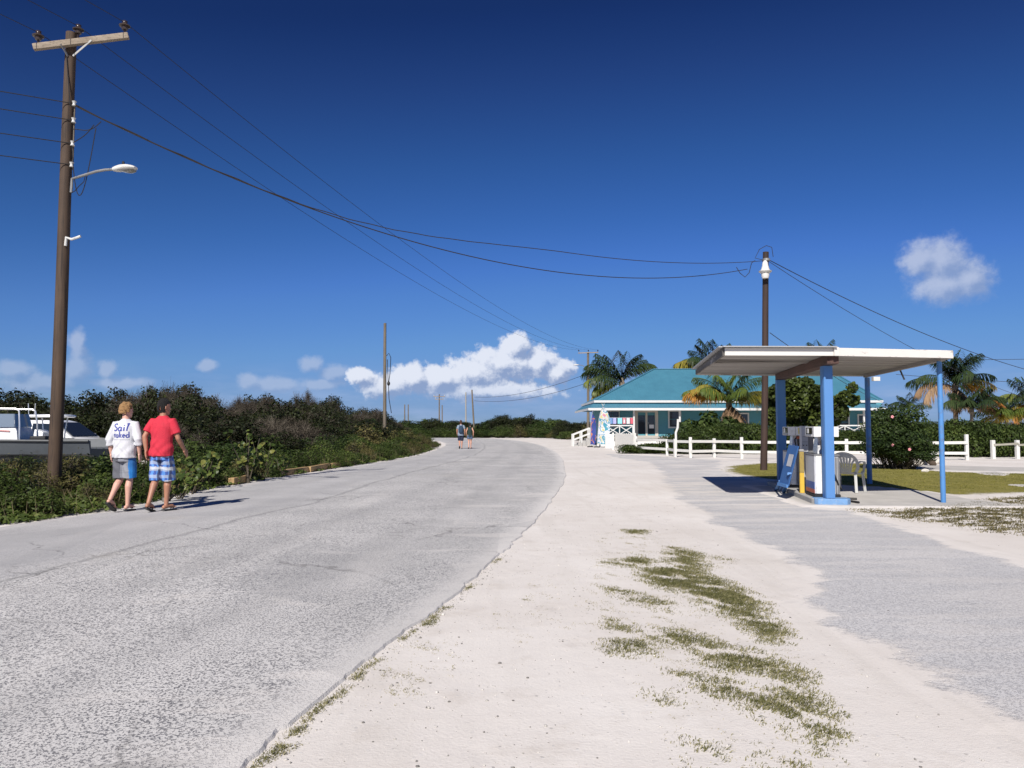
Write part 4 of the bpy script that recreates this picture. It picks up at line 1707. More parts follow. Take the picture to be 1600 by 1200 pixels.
def person(label, loc, rotz, H, skin_col, shirt_mat, shorts_mat, hair_col, pose, sleeve='short', hair='short', female=False, voxel=0.009, shirt_hem=0.80,
           shorts_hem=0.50, head_turn=0.35, shoes=None, group=None, text=None, bag=None):
    """standing or walking figure facing local +y"""
    o = thing('person', label, 'person', loc, rotz, group)
    k = H / 1.78
    sm = paint('skin_%d' % int(skin_col[0] * 1000), skin_col, 0.55, 0.08, 9.0)
    lean = pose.get('lean', 0.03)

    def V(x, y, z):
        return Vector((x * k, (y + lean * max(0, z - .95) / .6) * k, z * k))
    hipw = 0.095
    shw = 0.185 if not female else 0.165
    J = {
        'hl': V(-hipw, 0, .93), 'hr': V(hipw, 0, .93),
        'kl': V(*pose['kl']), 'kr': V(*pose['kr']), 'al': V(*pose['al']), 'ar': V(*pose['ar']),
        'tl': V(*pose['tl']), 'tr': V(*pose['tr']),
        'sl': V(-shw + .008, 0, 1.415), 'sr': V(shw - .008, 0, 1.415),
        'el': V(*pose['el']), 'er': V(*pose['er']), 'wl': V(*pose['wl']), 'wr': V(*pose['wr']),
    }
    m = MB()
    torso = [(.86, .14, .10), (.93, .165, .12), (1.02, .158, .11), (1.12, .145, .10), (1.24, .158, .108), (1.34, .162, .108), (1.40, .150, .092), (1.46, .105, .072), (1.51, .06, .058), (1.58, .052, .055)]
    if female:
        torso = [(z, rx * (.9 if z > 1.0 else 1.0), ry * .92) for z, rx, ry in torso]
    m.loft([ell(V(0, 0, z), rx * k, ry * k) for z, rx, ry in torso])
    # head
    hc = V(0, .015, 1.655)
    Rh = Matrix.Rotation(-head_turn, 3, 'Z')
    hs = .075 * k

    def hp(x, y, z):
        return hc + Rh @ (Vector((x, y, z)) * k)
    rings = []
    for z, rx, ry, oy in ((-.125, .028, .030, .045), (-.105, .048, .055, .032), (-.07, .060, .078, .015), (-.02, .069, .092, .0), (.03, .075, .098, -.006), (.07, .070, .092, -.008), (.10, .050, .068, -.006), (.12, .02, .03, -.004)):
        rings.append([hc + Rh @ ((Vector((rx * math.cos(a), oy + ry * math.sin(a), z))) * k) for a in [2 * PI * i / 18 for i in range(18)]])
    m.loft(rings)
    m.tube([hp(0, .088, .01), hp(0, .105, -.028), hp(0, .092, -.04)], [.008 * k, .013 * k, .011 * k], 8)      # nose
    for s in (-1, 1):
        m.ball(hp(s * .076, -.008, -.012), (.012 * k, .02 * k, .032 * k), 8, 6)                                 # ears
        m.ball(hp(s * .030, .082, .022), (.02 * k, .012 * k, .008 * k), 8, 5)                                  # brows
    m.tube([hp(-.022, .086, -.066), hp(0, .094, -.064), hp(.022, .086, -.066)], .007 * k, 6)                    # lips
    # legs
    for s in 'lr':
        sg = -1 if s == 'l' else 1
        h, kn, an, to = J['h' + s], J['k' + s], J['a' + s], J['t' + s]
        d = (kn - h)
        m.tube([h, h + d * .3, h + d * .7, kn], [.088 * k, .086 * k, .066 * k, .054 * k], 12)
        m.ball(kn, .055 * k, 10, 6)
        d = (an - kn)
        back = Vector((0, -.018 * k, 0))
        m.tube([kn, kn + d * .28 + back, kn + d * .6 + back * .6, an], [.052 * k, .058 * k, .043 * k, .034 * k], 12)
        m.ball(an, .036 * k, 10, 6)
        fd = (to - an)
        heel = an - Vector((fd.x, fd.y, 0)).normalized() * .045 * k + Vector((0, 0, -.045 * k if abs(fd.z) < .12 * k else -.035 * k))
        ball_ = an.lerp(to, .68)
        m.tube([heel, an.lerp(ball_, .45) + Vector((0, 0, -.01 * k)), ball_ + Vector((0, 0, -.0)), to], [.034 * k, .036 * k, .038 * k, .02 * k], 10)
        m.ball(heel, .034 * k, 8, 5)
        sd = Vector((0, 0, 1)).cross(fd).normalized()
        for i in range(5):
            tp = to + sd * ((i - 2) * .017 * k) * 1.0
            m.ball(tp, (.010 * k, .016 * k, .010 * k), 6, 4)
        J['heel' + s], J['ball' + s] = heel, ball_
    # arms and hands
    for s in 'lr':
        sg = -1 if s == 'l' else 1
        sh, e, w = J['s' + s], J['e' + s], J['w' + s]
        m.ball(sh, (.062 if sleeve == 'none' else .046) * k * (.85 if female else 1), 10, 6)
        m.tube([sh, sh.lerp(e, .4), e], [(.055 if sleeve == 'none' else .045) * k, .045 * k, .04 * k], 10)
        m.ball(e, .041 * k, 8, 6)
        m.tube([e, e.lerp(w, .35), w], [.041 * k, .042 * k, .028 * k], 10)
        m.ball(w, .028 * k, 8, 5)
        d = (w - e).normalized()
        fwd = Vector((0, 1, 0))
        side = d.cross(fwd).normalized()
        fw = side.cross(d).normalized()
        if fw.y < 0:
            fw = -fw
        palm = w + d * .055 * k
        m.box(palm, (.03 * k, .075 * k, .09 * k), Matrix((side, fw, d)).transposed())
        for i, L in enumerate((.070, .080, .076, .058)):
            b0 = w + d * .095 * k + fw * ((.029 - i * .0195) * k)
            b1 = b0 + d * L * .45 * k + side * (-sg * 0.0) * k
            b2 = b1 + d * L * .5 * k - side * (.02 * k * (1 if s == 'l' else -1) * (-1))
            m.tube([b0, b1, b2], [.0088 * k, .0085 * k, .007 * k], 6)
        t0 = w + d * .03 * k + fw * .034 * k
        m.tube([t0, t0 + d * .03 * k + fw * .022 * k, t0 + d * .062 * k + fw * .026 * k], [.011 * k, .011 * k, .008 * k], 6)
    body = link_mesh('body', voxel_mesh(m, 'body', voxel, 3), sm, o)
    # eyes
    for s in (-1, 1):
        m = MB()
        m.ball(hp(s * .029, .083, .004), (.012 * k, .008 * k, .007 * k), 8, 5)
        m.build('eye', paint('eye_dark', (0.05, 0.04, 0.035), 0.3), body, local=True)
    # hair
    m = MB()
    rr = random.Random(int(H * 1000))
    if hair == 'curly':
        for i in range(150):
            a = rr.uniform(0, 2 * PI)
            z = rr.uniform(-.075, .115)
            if z < .05 and math.sin(a) > .25:
                continue
            rad = math.sqrt(max(0.02, 1 - (max(0, z) / .125) ** 2))
            m.ball(hp(.080 * rad * math.cos(a), -.012 + .102 * rad * math.sin(a), z + .012), rr.uniform(.017, .027) * k, 7, 5)
        rings = [[hc + Rh @ (Vector((.082 * f * math.cos(a), -.014 + .10 * f * math.sin(a), z)) * k) for a in [2 * PI * i / 16 for i in range(16)]] for z, f in ((.02, 1.0), (.07, .98), (.11, .7), (.135, .3))]
        m.loft(rings)
    else:
        rings = [[hc + Rh @ (Vector((.074 * f * math.cos(a), -.012 + .098 * f * math.sin(a), z + (.03 * max(0, math.sin(a)) if z < .05 else 0))) * k) for a in [2 * PI * i / 18 for i in range(18)]]
                 for z, f in ((.03, .97), (.06, 1.03), (.095, .93), (.12, .66), (.134, .3))]
        m.loft(rings)
        for i in range(420):
            a = rr.uniform(0, 2 * PI)
            z = rr.uniform(-.088, .138)
            front = math.sin(a)
            if z < .055 and front > -.05 + .25 * (z > .0):
                continue
            rad = math.sqrt(max(0.03, 1 - (max(0, z) / .142) ** 2)) * (1 if z > -.03 else 1 + (z + .03) * 3.5)
            m.ball(hp(.074 * rad * math.cos(a), -.012 + .098 * rad * math.sin(a), z), (rr.uniform(.008, .013) * k, rr.uniform(.008, .013) * k, rr.uniform(.012, .019) * k), 6, 4)
        if hair == 'tied':
            m.tube([hp(0, -.10, .07), hp(0, -.14, .03), hp(0, -.13, -.10), hp(0, -.11, -.2)], [.03 * k, .034 * k, .026 * k, .01 * k], 8)
    hm = paint('hair_%d' % int(hair_col[0] * 1000), hair_col, 0.9, 0.45, 60.0, bump=0.8)
    link_mesh('hair', voxel_mesh(m, 'hair', voxel * .9, 1), hm, o)
    # shirt
    m = MB()
    hz = shirt_hem
    tor = [(hz, .200, .156), (hz + .07, .198, .152), (1.02, .188, .142), (1.14, .176, .134), (1.26, .184, .136), (1.34, .190, .132), (1.40, .182, .118), (1.45, .142, .096), (1.49, .092, .076), (1.515, .066, .064)]
    if female:
        tor = [(z, rx * .86, ry * .86) for z, rx, ry in tor]
    m.loft([ell(V(0, -.002, z), rx * k, ry * k, 22) for z, rx, ry in tor])
    for s in 'lr':
        sh, e, w = J['s' + s], J['e' + s], J['w' + s]
        sg = -1 if s == 'l' else 1
        inn = sh + Vector((-sg * .05 * k, 0, .0))
        if sleeve == 'short':
            endp = sh.lerp(e, .72)
            m.tube([inn, sh + Vector((0, 0, .002)), sh.lerp(e, .4), endp], [.062 * k, .066 * k, .070 * k, .072 * k], 14)
        elif sleeve == 'long':
            endp = e.lerp(w, .32)
            m.tube([inn, sh + Vector((0, 0, .002)), sh.lerp(e, .5), e, endp], [.062 * k, .066 * k, .068 * k, .066 * k, .062 * k], 14)
            m.tube([endp - (w - e).normalized() * .02, endp + (w - e).normalized() * .015], .066 * k, 14)
        elif sleeve == 'none':
            m.ball(sh, .055 * k, 10, 6)

    def wrinkle(co):
        x, y, z = co[:, 0], co[:, 1], co[:, 2]
        low = np.clip((1.45 * k - z) / .5, 0, 1)
        f = np.sin(z * 34 + 5 * np.sin(x * 9 + y * 5)) * .0050 * low + np.sin(x * 40 + 4 * np.sin(z * 9)) * .0060 * low * np.clip((1.25 * k - z) / .3, .15, 1)
        f += np.sin((z + np.abs(x) * 1.3) * 48 + 2 * np.sin(z * 7)) * .0035
        return f
    sh_me = voxel_mesh(m, 'shirt', voxel, 4, wrinkle)
    shirt = link_mesh('shirt', sh_me, shirt_mat, o)
    if text:
        bm_ = bmesh.new()
        bm_.from_mesh(sh_me)
        bvh = BVHTree.FromBMesh(bm_)
        bm_.free()
        for nm, strokes, (cu, cv), sc, wd, mt in text:
            def place(u, v):
                return V(cu + u * sc, -.5, cv + v * sc), Vector((0, 1, 0))
            mb = strokes_on(bvh, strokes, place, wd / sc)
            mb.build(nm, mt, shirt, local=True)
    # shorts
    m = MB()
    m.loft([ell(V(0, 0, z), rx * k, ry * k, 20) for z, rx, ry in ((.80, .165, .125), (.86, .174, .130), (.93, .160, .118), (.98, .145, .102))])
    for s in 'lr':
        h, kn = J['h' + s], J['k' + s]
        d = kn - h
        f = (.93 - shorts_hem) / .43
        m.tube([h + Vector((0, 0, -.0)), h + d * .35 * f, h + d * .7 * f, h + d * f], [.085 * k, .104 * k, .108 * k, .112 * k], 14)

    def wr2(co):
        x, y, z = co[:, 0], co[:, 1], co[:, 2]
        return np.sin(x * 46 + 4 * np.sin(z * 9)) * .0045 * np.clip((1.0 * k - z) / .4, 0, 1) + np.sin(z * 40 + x * 12) * .002
    link_mesh('shorts', voxel_mesh(m, 'shorts', voxel, 4, wr2), shorts_mat, o)
    # flip-flops
    for s in 'lr':
        heel, bl_, to = J['heel' + s], J['ball' + s], J['t' + s]
        up = Vector((0, 0, 1))
        fd = (to - heel).normalized()
        sd = fd.cross(up).normalized()
        un = sd.cross(fd).normalized()
        m = MB()
        c0 = heel - un * .036 * k - fd * .03 * k
        L = (to - heel).length + .07 * k
        ring = []
        for u, w in ((0, .022), (.06, .034), (.3, .036), (.55, .042), (.8, .047), (.94, .038), (1, .018)):
            ring.append((u, w))
        pts = [c0 + fd * (u * L) + sd * w * k for u, w in ring] + [c0 + fd * (u * L) - sd * w * k for u, w in ring[::-1]]
        m.extrude(pts, -un * .018 * k)
        ff = m.build('flip_flop', shoes or M_BLACK, o, local=True)
        m = MB()
        tp = c0 + fd * (L * .80) + un * .012 * k
        for q in (-1, 1):
            m.tube([tp, c0 + fd * (L * .66) + sd * q * .024 * k + un * .055 * k, c0 + fd * (L * .45) + sd * q * .044 * k + un * .01 * k], .006 * k, 6)
        m.build('strap', shoes or M_BLACK, ff, local=True)
    if bag:
        m = MB()
        m.loft([ell(V(0, -.20, z), rx * k, ry * k, 14, .75) for z, rx, ry in ((.98, .10, .06), (1.02, .135, .085), (1.20, .14, .09), (1.36, .13, .08), (1.44, .09, .05))])
        bk = m.build('backpack', bag, o, local=True, smooth=True)
        for q in (-1, 1):
            m = MB()
            m.tube([V(q * .08, -.15, 1.42), V(q * .10, 0, 1.505), V(q * .11, .125, 1.38), V(q * .12, .12, 1.2), V(q * .12, -.10, 1.05)], .018 * k, 6)
            m.build('shoulder_strap', bag, bk, local=True)
    return o


def arc(cx, cy, rx, ry, a0, a1, n=10):
    return [(cx + rx * math.cos(math.radians(a0 + (a1 - a0) * i / n)), cy + ry * math.sin(math.radians(a0 + (a1 - a0) * i / n))) for i in range(n + 1)]


# lettering on the back of the white shirt, hand-drawn capitals and lower case
SAIL = [
    arc(.30, .86, .24, .20, 20, 250, 9) + arc(.30, .44, .24, .22, 90, -150, 9),                  # S
    arc(.90, .42, .20, .23, 60, 360, 10), [(1.11, .66), (1.10, .40), (1.16, .18)],                # a
    [(1.42, .66), (1.42, .20)], [(1.42, .84), (1.42, .93)],                                       # i
    [(1.70, 1.03), (1.88, 1.12), (1.80, .60), (1.76, .20)],                                       # l with its flag
]
NAKED = [
    [(.0, .62), (.05, .15)], [(.05, .45)] + arc(.22, .42, .16, .2, 150, 0, 6) + [(.38, .15)],     # n
    arc(.68, .37, .17, .21, 60, 360, 9), [(.86, .60), (.87, .15)],                                # a
    [(1.10, 1.0), (1.10, .15)], [(1.38, .62), (1.12, .38), (1.40, .15)],                          # k
    [(1.56, .38), (1.88, .40)] + arc(1.72, .38, .17, .22, 10, 310, 9),                            # e
    arc(2.20, .36, .17, .21, 60, 360, 9), [(2.38, 1.02), (2.38, .15)],                            # d
]
SMALL = [[(x * .12, 0), (x * .12 + .07, .02)] for x in range(18)]
M_INK = cloth('navy_print', (0.035, 0.05, 0.28), 0.1)
M_INKG = cloth('grey_print', (0.30, 0.31, 0.36), 0.1)
print_items = [
    ('lettering', SAIL, (-.150, 1.285), .136, .020, M_INK),
    ('lettering', NAKED, (-.145, 1.185), .112, .016, M_INK),
    ('small_print', SMALL, (-.135, 1.165), .125, .008, M_INKG),
]

WALK_A = dict(kl=(-.085, .045, .50), al=(-.085, -.24, .20), tl=(-.085, -.10, .045), kr=(.075, .05, .50), ar=(.06, .03, .085), tr=(.075, .185, .03),
              el=(-.245, -.04, 1.16), wl=(-.235, .02, .93), er=(.255, -.05, 1.17), wr=(.245, .03, .93), lean=.02)
WALK_B = dict(kl=(-.075, .0, .50), al=(-.07, -.20, .13), tl=(-.085, -.055, .03), kr=(.085, .085, .50), ar=(.075, .05, .085), tr=(.12, .205, .03),
              el=(-.245, -.10, 1.18), wl=(-.21, -.09, .95), er=(.265, .03, 1.15), wr=(.275, .20, .96), lean=.03)
pa = G(192, 801)
person('person in white long sleeved printed shirt and grey trunks walking away along the road', (pa.x, pa.y, .05), math.radians(-3), 1.77,
       (0.58, 0.33, 0.25), cloth('white_jersey', (0.56, 0.56, 0.585), 0.05), grey_trunks('grey_blue_trunks'), (0.30, 0.17, 0.07), WALK_A,
       sleeve='long', hair='curly', voxel=.0085, shirt_hem=.86, shorts_hem=.53, head_turn=.5, text=print_items)
pb_ = G(250, 801)
person('person in red short sleeved shirt and blue plaid shorts walking away along the road', (pb_.x, pb_.y, .05), math.radians(-10), 1.83,
       (0.36, 0.17, 0.105), cloth('red_jersey', (0.50, 0.022, 0.045), 0.08), plaid('blue_plaid'), (0.006, 0.005, 0.005), WALK_B,
       sleeve='short', hair='short', voxel=.0085, shirt_hem=.86, shorts_hem=.47, head_turn=.55)
WALK_C = dict(WALK_B, el=(-.245, -.02, 1.16), wl=(-.25, .06, .93), er=(.25, -.08, 1.17), wr=(.24, -.03, .93))
pc = G(720, 702)
person('person in blue grey shirt carrying a navy backpack near the road bend', (pc.x, pc.y, .06), math.radians(5), 1.78,
       (0.50, 0.25, 0.17), cloth('blue_grey_jersey', (0.20, 0.25, 0.32)), cloth('navy_shorts', (0.015, 0.02, 0.045)), (0.06, 0.025, 0.015), WALK_A,
       sleeve='short', hair='short', voxel=.014, bag=cloth('navy_canvas', (0.02, 0.045, 0.085)))
pd_ = G(733, 702)
person('person in dark green top and denim shorts near the road bend', (pd_.x + .04, pd_.y, .06), math.radians(3), 1.62,
       (0.52, 0.27, 0.19), cloth('dark_green_top', (0.012, 0.03, 0.028)), cloth('denim', (0.08, 0.12, 0.20)), (0.015, 0.012, 0.010), WALK_C,
       sleeve='none', hair='tied', female=True, voxel=.014, shorts_hem=.66)

# ------------------------------------------------------------------ boats and car by the roadside
M_HULL = paint('grey_hull_paint', (0.085, 0.095, 0.105), 0.5, 0.12, 2.0, dirt=(0.05, 0.05, 0.045), dirt_amt=0.5)
M_GEL = paint('white_gelcoat', (0.72, 0.73, 0.73), 0.25, 0.05, 3.0, dirt=(0.5, 0.48, 0.42), dirt_amt=0.3)
M_ALU = paint('aluminium_tube', (0.66, 0.67, 0.68), 0.3, 0.05, 5.0, 0.6)
M_SCREEN = glass('boat_windscreen', (0.16, 0.20, 0.25), 0.12)


def boat(label, loc, rotz, L, B, z0, depth, hull_mat, name='motor_boat'):
    """bow towards local -x; z0 keel height"""
    o = thing(name, label, 'boat', loc, rotz)
    m = MB()
    rings = []
    inn = []
    for t in np.linspace(0, 1, 13):
        x = L * (0.5 - t)                       # stern at +x
        w = B / 2 * (1.0 if t < .45 else max(0.04, math.cos((t - .45) / .55 * PI / 2) ** .75))
        sh = depth * (1.0 + .28 * t ** 2)
        kl = 0.0 if t < .7 else depth * .75 * ((t - .7) / .3) ** 2
        rings.append([Vector((x, 0, z0 + kl)), Vector((x, w * .55, z0 + kl + .10 * (1 - t * .3))), Vector((x, w * .90, z0 + kl * .6 + depth * .35)), Vector((x, w, z0 + sh)), Vector((x, w * .9, z0 + sh + .02)),
                      Vector((x, w * .86, z0 + sh - .18)), Vector((x, 0, z0 + sh - .22)), Vector((x, -w * .86, z0 + sh - .18)),
                      Vector((x, -w * .9, z0 + sh + .02)), Vector((x, -w, z0 + sh)), Vector((x, -w * .90, z0 + kl * .6 + depth * .35)), Vector((x, -w * .55, z0 + kl + .10 * (1 - t * .3)))])
    m.loft(rings)
    m.build('hull', hull_mat, o, local=True)
    for s in (-1, 1):
        m = MB()
        pts = []
        for t in np.linspace(0, 1, 13):
            x = L * (0.5 - t)
            w = B / 2 * (1.0 if t < .45 else max(0.04, math.cos((t - .45) / .55 * PI / 2) ** .75))
            pts.append(Vector((x, s * (w + .01), z0 + depth * (1.0 + .28 * t ** 2) + .01)))
        m.tube(pts, .035, 6)
        m.build('rub_rail', paint('dark_rub_rail', (0.05, 0.055, 0.06), 0.5), o, local=True)
    return o


# nearer boat: grey hull with console and framed windscreen
bw = P(150, 695, 20.5)
b1 = boat('grey hulled open boat with white console and windscreen on a trailer behind the bushes', (bw.x - 3.2, 20.8, 0), math.radians(4), 6.4, 2.0, .55, .50, M_HULL)


def bpart(name, fn, mat, parent, **k):
    m = MB()
    fn(m)
    return m.build(name, mat, parent, local=True, **k)


cx = .66
con = bpart('console', lambda m: m.loft([[(cx - .62, -.42, .86), (cx + .52, -.42, .86), (cx + .52, .42, .86), (cx - .62, .42, .86)],
                                         [(cx - .58, -.40, 1.28), (cx + .46, -.40, 1.30), (cx + .46, .40, 1.30), (cx - .58, .40, 1.28)],
                                         [(cx - .52, -.38, 1.40), (cx + .40, -.38, 1.42), (cx + .40, .38, 1.42), (cx - .52, .38, 1.40)]]), M_GEL, b1, bevel=.02)
bpart('windscreen', lambda m: m.extrude([(cx - .60, -.42, 1.40), (cx + .40, -.42, 1.42), (cx + .34, -.34, 1.76), (cx - .50, -.34, 1.76)], (0, .012, 0)), M_SCREEN, con)
bpart('windscreen', lambda m: m.extrude([(cx + .41, -.42, 1.42), (cx + .41, .42, 1.42), (cx + .35, .34, 1.76), (cx + .35, -.34, 1.76)], (.012, 0, 0)), M_SCREEN, con)
bpart('grab_rail', lambda m: m.tube([(cx + .56, -.45, .9), (cx + .54, -.43, 1.5), (cx + .50, -.40, 1.84), (cx + .42, -.40, 1.89), (cx - .70, -.40, 1.90)], .022, 8), M_ALU, b1, smooth=True)
bpart('grab_rail', lambda m: m.tube([(cx + .56, .45, .9), (cx + .54, .43, 1.5), (cx + .50, .40, 1.84), (cx + .42, .40, 1.89), (cx - .70, .40, 1.90)], .022, 8), M_ALU, b1, smooth=True)
bpart('red_stripe', lambda m: m.box((cx - .02, -.423, 1.33), (.62, .008, .03), Matrix.Rotation(.06, 3, 'Y')), paint('faded_red', (0.55, 0.25, 0.22), 0.5), con)
bpart('seat', lambda m: m.box((cx + .95, 0, 1.0), (.40, .7, .36)), M_BLACK, b1, bevel=.03)
tr = thing('boat_trailer', 'low steel boat trailer under the grey hulled boat', 'trailer', (bw.x - 3.2, 20.8, 0), math.radians(4))
for s in (-1, 1):
    bpart('frame_rail', lambda m: m.bar((-2.6, s * .55, .53), (2.7, s * .55, .53), .07, .09), M_GALV, tr)
    w = bpart('wheel', lambda m: m.lathe([(.10, -.08), (.27, -.09), (.30, -.05), (.30, .05), (.27, .09), (.10, .08)], (1.0, s * .85, .30), (0, 1, 0), 18), M_BLACK, tr, smooth=True)
    bpart('rim', lambda m: m.lathe([(.02, -.10), (.16, -.095), (.17, -.07), (.17, .07), (.16, .095), (.02, .10)], (1.0, s * .85, .30), (0, 1, 0), 14), M_GALV, w)
bpart('axle', lambda m: m.bar((1.0, -.9, .32), (1.0, .9, .32), .06, .06), M_GALV, tr)
bpart('jack_post', lambda m: m.bar((-2.5, 0, 0), (-2.5, 0, .56), .08, .08), M_GALV, tr)

# boat with a T-top behind it
tc_ = P(80, 662, 25.5)
b2 = boat('white skiff with raised T-top and rod holders behind the grey hulled boat', (tc_.x - .3, 25.5, 0), math.radians(3), 5.6, 1.9, .02, .62, M_GEL)
tz = 1.75
ox = .25
top = bpart('t_top', lambda m: m.loft([ell((ox, 0, z), rx, ry, 20, .6) for z, rx, ry in ((tz - .03, .64, .50), (tz, .72, .56), (tz + .05, .70, .54), (tz + .07, .55, .42))]), M_GEL, b2, smooth=True)
for sx in (-.38, .30):
    for sy in (-.36, .36):
        bpart('top_leg', lambda m: m.tube([(ox + sx, sy, .55), (ox + sx * 1.0, sy, 1.2), (ox + sx * 1.2, sy * 1.1, tz - .02)], .022, 8), M_ALU, b2, smooth=True)
bpart('console', lambda m: m.loft([[(ox - .45, -.32, .45), (ox - .02, -.32, .45), (ox - .02, .32, .45), (ox - .45, .32, .45)], [(ox - .32, -.30, 1.35), (ox - .05, -.30, 1.25), (ox - .05, .30, 1.25), (ox - .32, .30, 1.35)]]), M_GEL, b2, bevel=.03)
bpart('leaning_post', lambda m: m.box((ox + .62, 0, .95), (.28, .7, .18)), M_GEL, b2, bevel=.04)
for i, (dx, dy) in enumerate(((-.45, -.4), (-.28, -.4), (.32, -.42), (.45, -.42))):
    bpart('rod_holder', lambda m: m.tube([(ox + dx, dy, tz), (ox + dx + (.02 if i % 2 else -.03), dy, tz + .42)], .013, 6), M_ALU, top)
bpart('outboard_motor', lambda m: m.loft([ell((2.95, 0, z), rx, ry, 14, .7) for z, rx, ry in ((.25, .08, .06), (.55, .10, .08), (.62, .24, .17), (.92, .26, .18), (1.02, .18, .13))]), M_GEL, b2, smooth=True)


# white SUV
def suv(loc, rotz):
    body_m = paint('car_white', (0.76, 0.76, 0.75), 0.22, 0.03, 2.0, coat=0.5)
    o = thing('parked_car', 'white four door sport utility car parked behind the boats', 'car', loc, rotz)
    W = 1.82

    def sec(pts_half):
        return pts_half
    # body by cross-sections along x (front at +x)
    st = [  # x, sill z, belt z, half width at belt, hood top z
        (-2.28, .55, .98, .74, 1.02), (-2.20, .38, 1.02, .84, 1.06), (-1.6, .32, 1.05, .90, 1.08), (-.6, .30, 1.03, .91, 1.06), (.5, .30, 1.00, .91, 1.03),
        (1.1, .30, .97, .90, 1.05), (1.7, .32, .90, .88, .99), (2.1, .38, .80, .82, .90), (2.26, .45, .70, .72, .76)]
    m = MB()
    rings = []
    for x, z0, zb, w, zt in st:
        rings.append([Vector((x, y * w, z)) for y, z in ((-.9, z0), (-1.0, z0 + .12), (-1.03, (z0 + zb) / 2), (-1.0, zb - .05), (-.95, zb), (-.55, zt), (.55, zt), (.95, zb), (1.0, zb - .05), (1.03, (z0 + zb) / 2), (1.0, z0 + .12), (.9, z0))])
    m.loft(rings)
    body = m.build('body', body_m, o, local=True, smooth=True)
    gh = [(-2.16, 1.0), (-1.95, 1.56), (-1.55, 1.68), (-.3, 1.71), (.35, 1.64), (1.28, 1.01)]
    m = MB()
    top = [(x, z) for x, z in gh]
    rings = []
    for y, f in ((-.86, 0), (-.70, 1)):
        pass
    lo = [Vector((-2.18, -.84, 1.0)), Vector((1.30, -.84, 1.0)), Vector((1.30, .84, 1.0)), Vector((-2.18, .84, 1.0))]
    md = [Vector((-1.98, -.70, 1.58)), Vector((.42, -.70, 1.60)), Vector((.42, .70, 1.60)), Vector((-1.98, .70, 1.58))]
    hi = [Vector((-1.75, -.60, 1.69)), Vector((.12, -.60, 1.68)), Vector((.12, .60, 1.68)), Vector((-1.75, .60, 1.69))]
    m.loft([lo, md, hi])
    cabin = m.build('cabin', body_m, o, local=True, bevel=.05)
    gl = glass('car_glass', (0.015, 0.02, 0.025), .04)

    def side_pt(x, z, s):
        t = (z - 1.0) / .58
        return Vector((x, s * (.84 - .14 * t + .006), z))
    for s in (-1, 1):
        for a in ([(-2.02, 1.07), (-1.42, 1.07), (-1.42, 1.53), (-1.86, 1.50)], [(-1.34, 1.07), (-.52, 1.06), (-.52, 1.55), (-1.34, 1.54)], [(-.42, 1.06), (.92, 1.04), (.36, 1.54), (-.42, 1.555)]):
            m = MB()
            m.extrude([side_pt(x, z, s) for x, z in a], (0, s * .012, 0))
            m.build('side_window', gl, cabin, local=True)
        for x in (-.62, .32):
            m = MB()
            m.box((x, s * .945, .93), (.18, .03, .03))
            m.build('door_handle', body_m, body, local=True, bevel=.006)
        m = MB()
        m.box((.86, s * .98, 1.10), (.12, .20, .14))
        m.build('mirror', body_m, cabin, local=True, bevel=.03)
        for x in (-1.42, 1.42):
            m = MB()
            m.lathe([(.12, -.10), (.32, -.11), (.36, -.07), (.36, .07), (.32, .11), (.12, .10)], (x, s * .80, .36), (0, 1, 0), 22)
            w = m.build('wheel', M_BLACK, o, local=True, smooth=True)
            m = MB()
            m.lathe([(.03, -.12), (.20, -.118), (.22, -.08), (.22, .08), (.20, .118), (.03, .12)], (x, s * .80, .36), (0, 1, 0), 16)
            m.build('rim', M_ALU, w, local=True)
        m = MB()
        m.box((2.14, s * .62, .80), (.20, .28, .13), Matrix.Rotation(-s * .35, 3, 'Z'))
        m.build('headlight', glass('headlight_glass', (.45, .47, .5), .1), o, local=True, bevel=.03)
        m = MB()
        m.box((-2.24, s * .70, .98), (.08, .16, .32))
        m.build('tail_light', paint('tail_red', (.35, .02, .02), .25), o, local=True, bevel=.02)
    m = MB()
    m.extrude([(1.20, -.70, 1.05), (1.20, .70, 1.05), (.48, .58, 1.56), (.48, -.58, 1.56)], (.035, 0, .04))
    m.build('windscreen', gl, cabin, local=True)
    m = MB()
    m.extrude([(-2.14, -.66, 1.1), (-2.14, .66, 1.1), (-2.0, .56, 1.52), (-2.0, -.56, 1.52)], (-.02, 0, .01))
    m.build('rear_window', gl, cabin, local=True)
    m = MB()
    m.box((2.27, 0, .60), (.05, 1.0, .14))
    m.build('grille', M_BLACK, o, local=True)
    return o


cv = P(166, 690, 30.0)
suv((cv.x - 2.25, 30.6, 0), math.radians(-8))

# ------------------------------------------------------------------ house
M_ROOF = None


def roof_mat():
    m, N, b, out = new_mat('teal_metal_roofing')
    tc = N.node('ShaderNodeTexCoord').outputs['Object']
    X, Y, Z = N.sep(tc)
    n = N.noise(tc, 1.2, 5.0, 0.6)
    pan = N.noise(N.comb(N.math('FLOOR', N.math('MULTIPLY', X, 1.6)), 0.0, 0.0), 3.1, 0.0)
    c = N.mix(N.maprange(n, .3, .7), (0.048, 0.158, 0.225), (0.060, 0.195, 0.27))
    c = N.mix(N.math('MULTIPLY', N.maprange(pan, .3, .7), .25), c, (0.065, 0.22, 0.30))
    c = N.mix(N.math('MULTIPLY', N.maprange(N.noise(tc, 3.0, 6.0, .7), .58, .75, 0, 1, True), .35), c, (0.035, 0.13, 0.20))
    N.put(b.inputs['Base Color'], c)
    b.inputs['Roughness'].default_value = 0.5
    rib = N.math('PINGPONG', X, 0.1)
    N.put(b.inputs['Normal'], N.bump(N.math('POWER', N.math('MULTIPLY', rib, 10.0), 6.0), 0.25, 0.03))
    return m


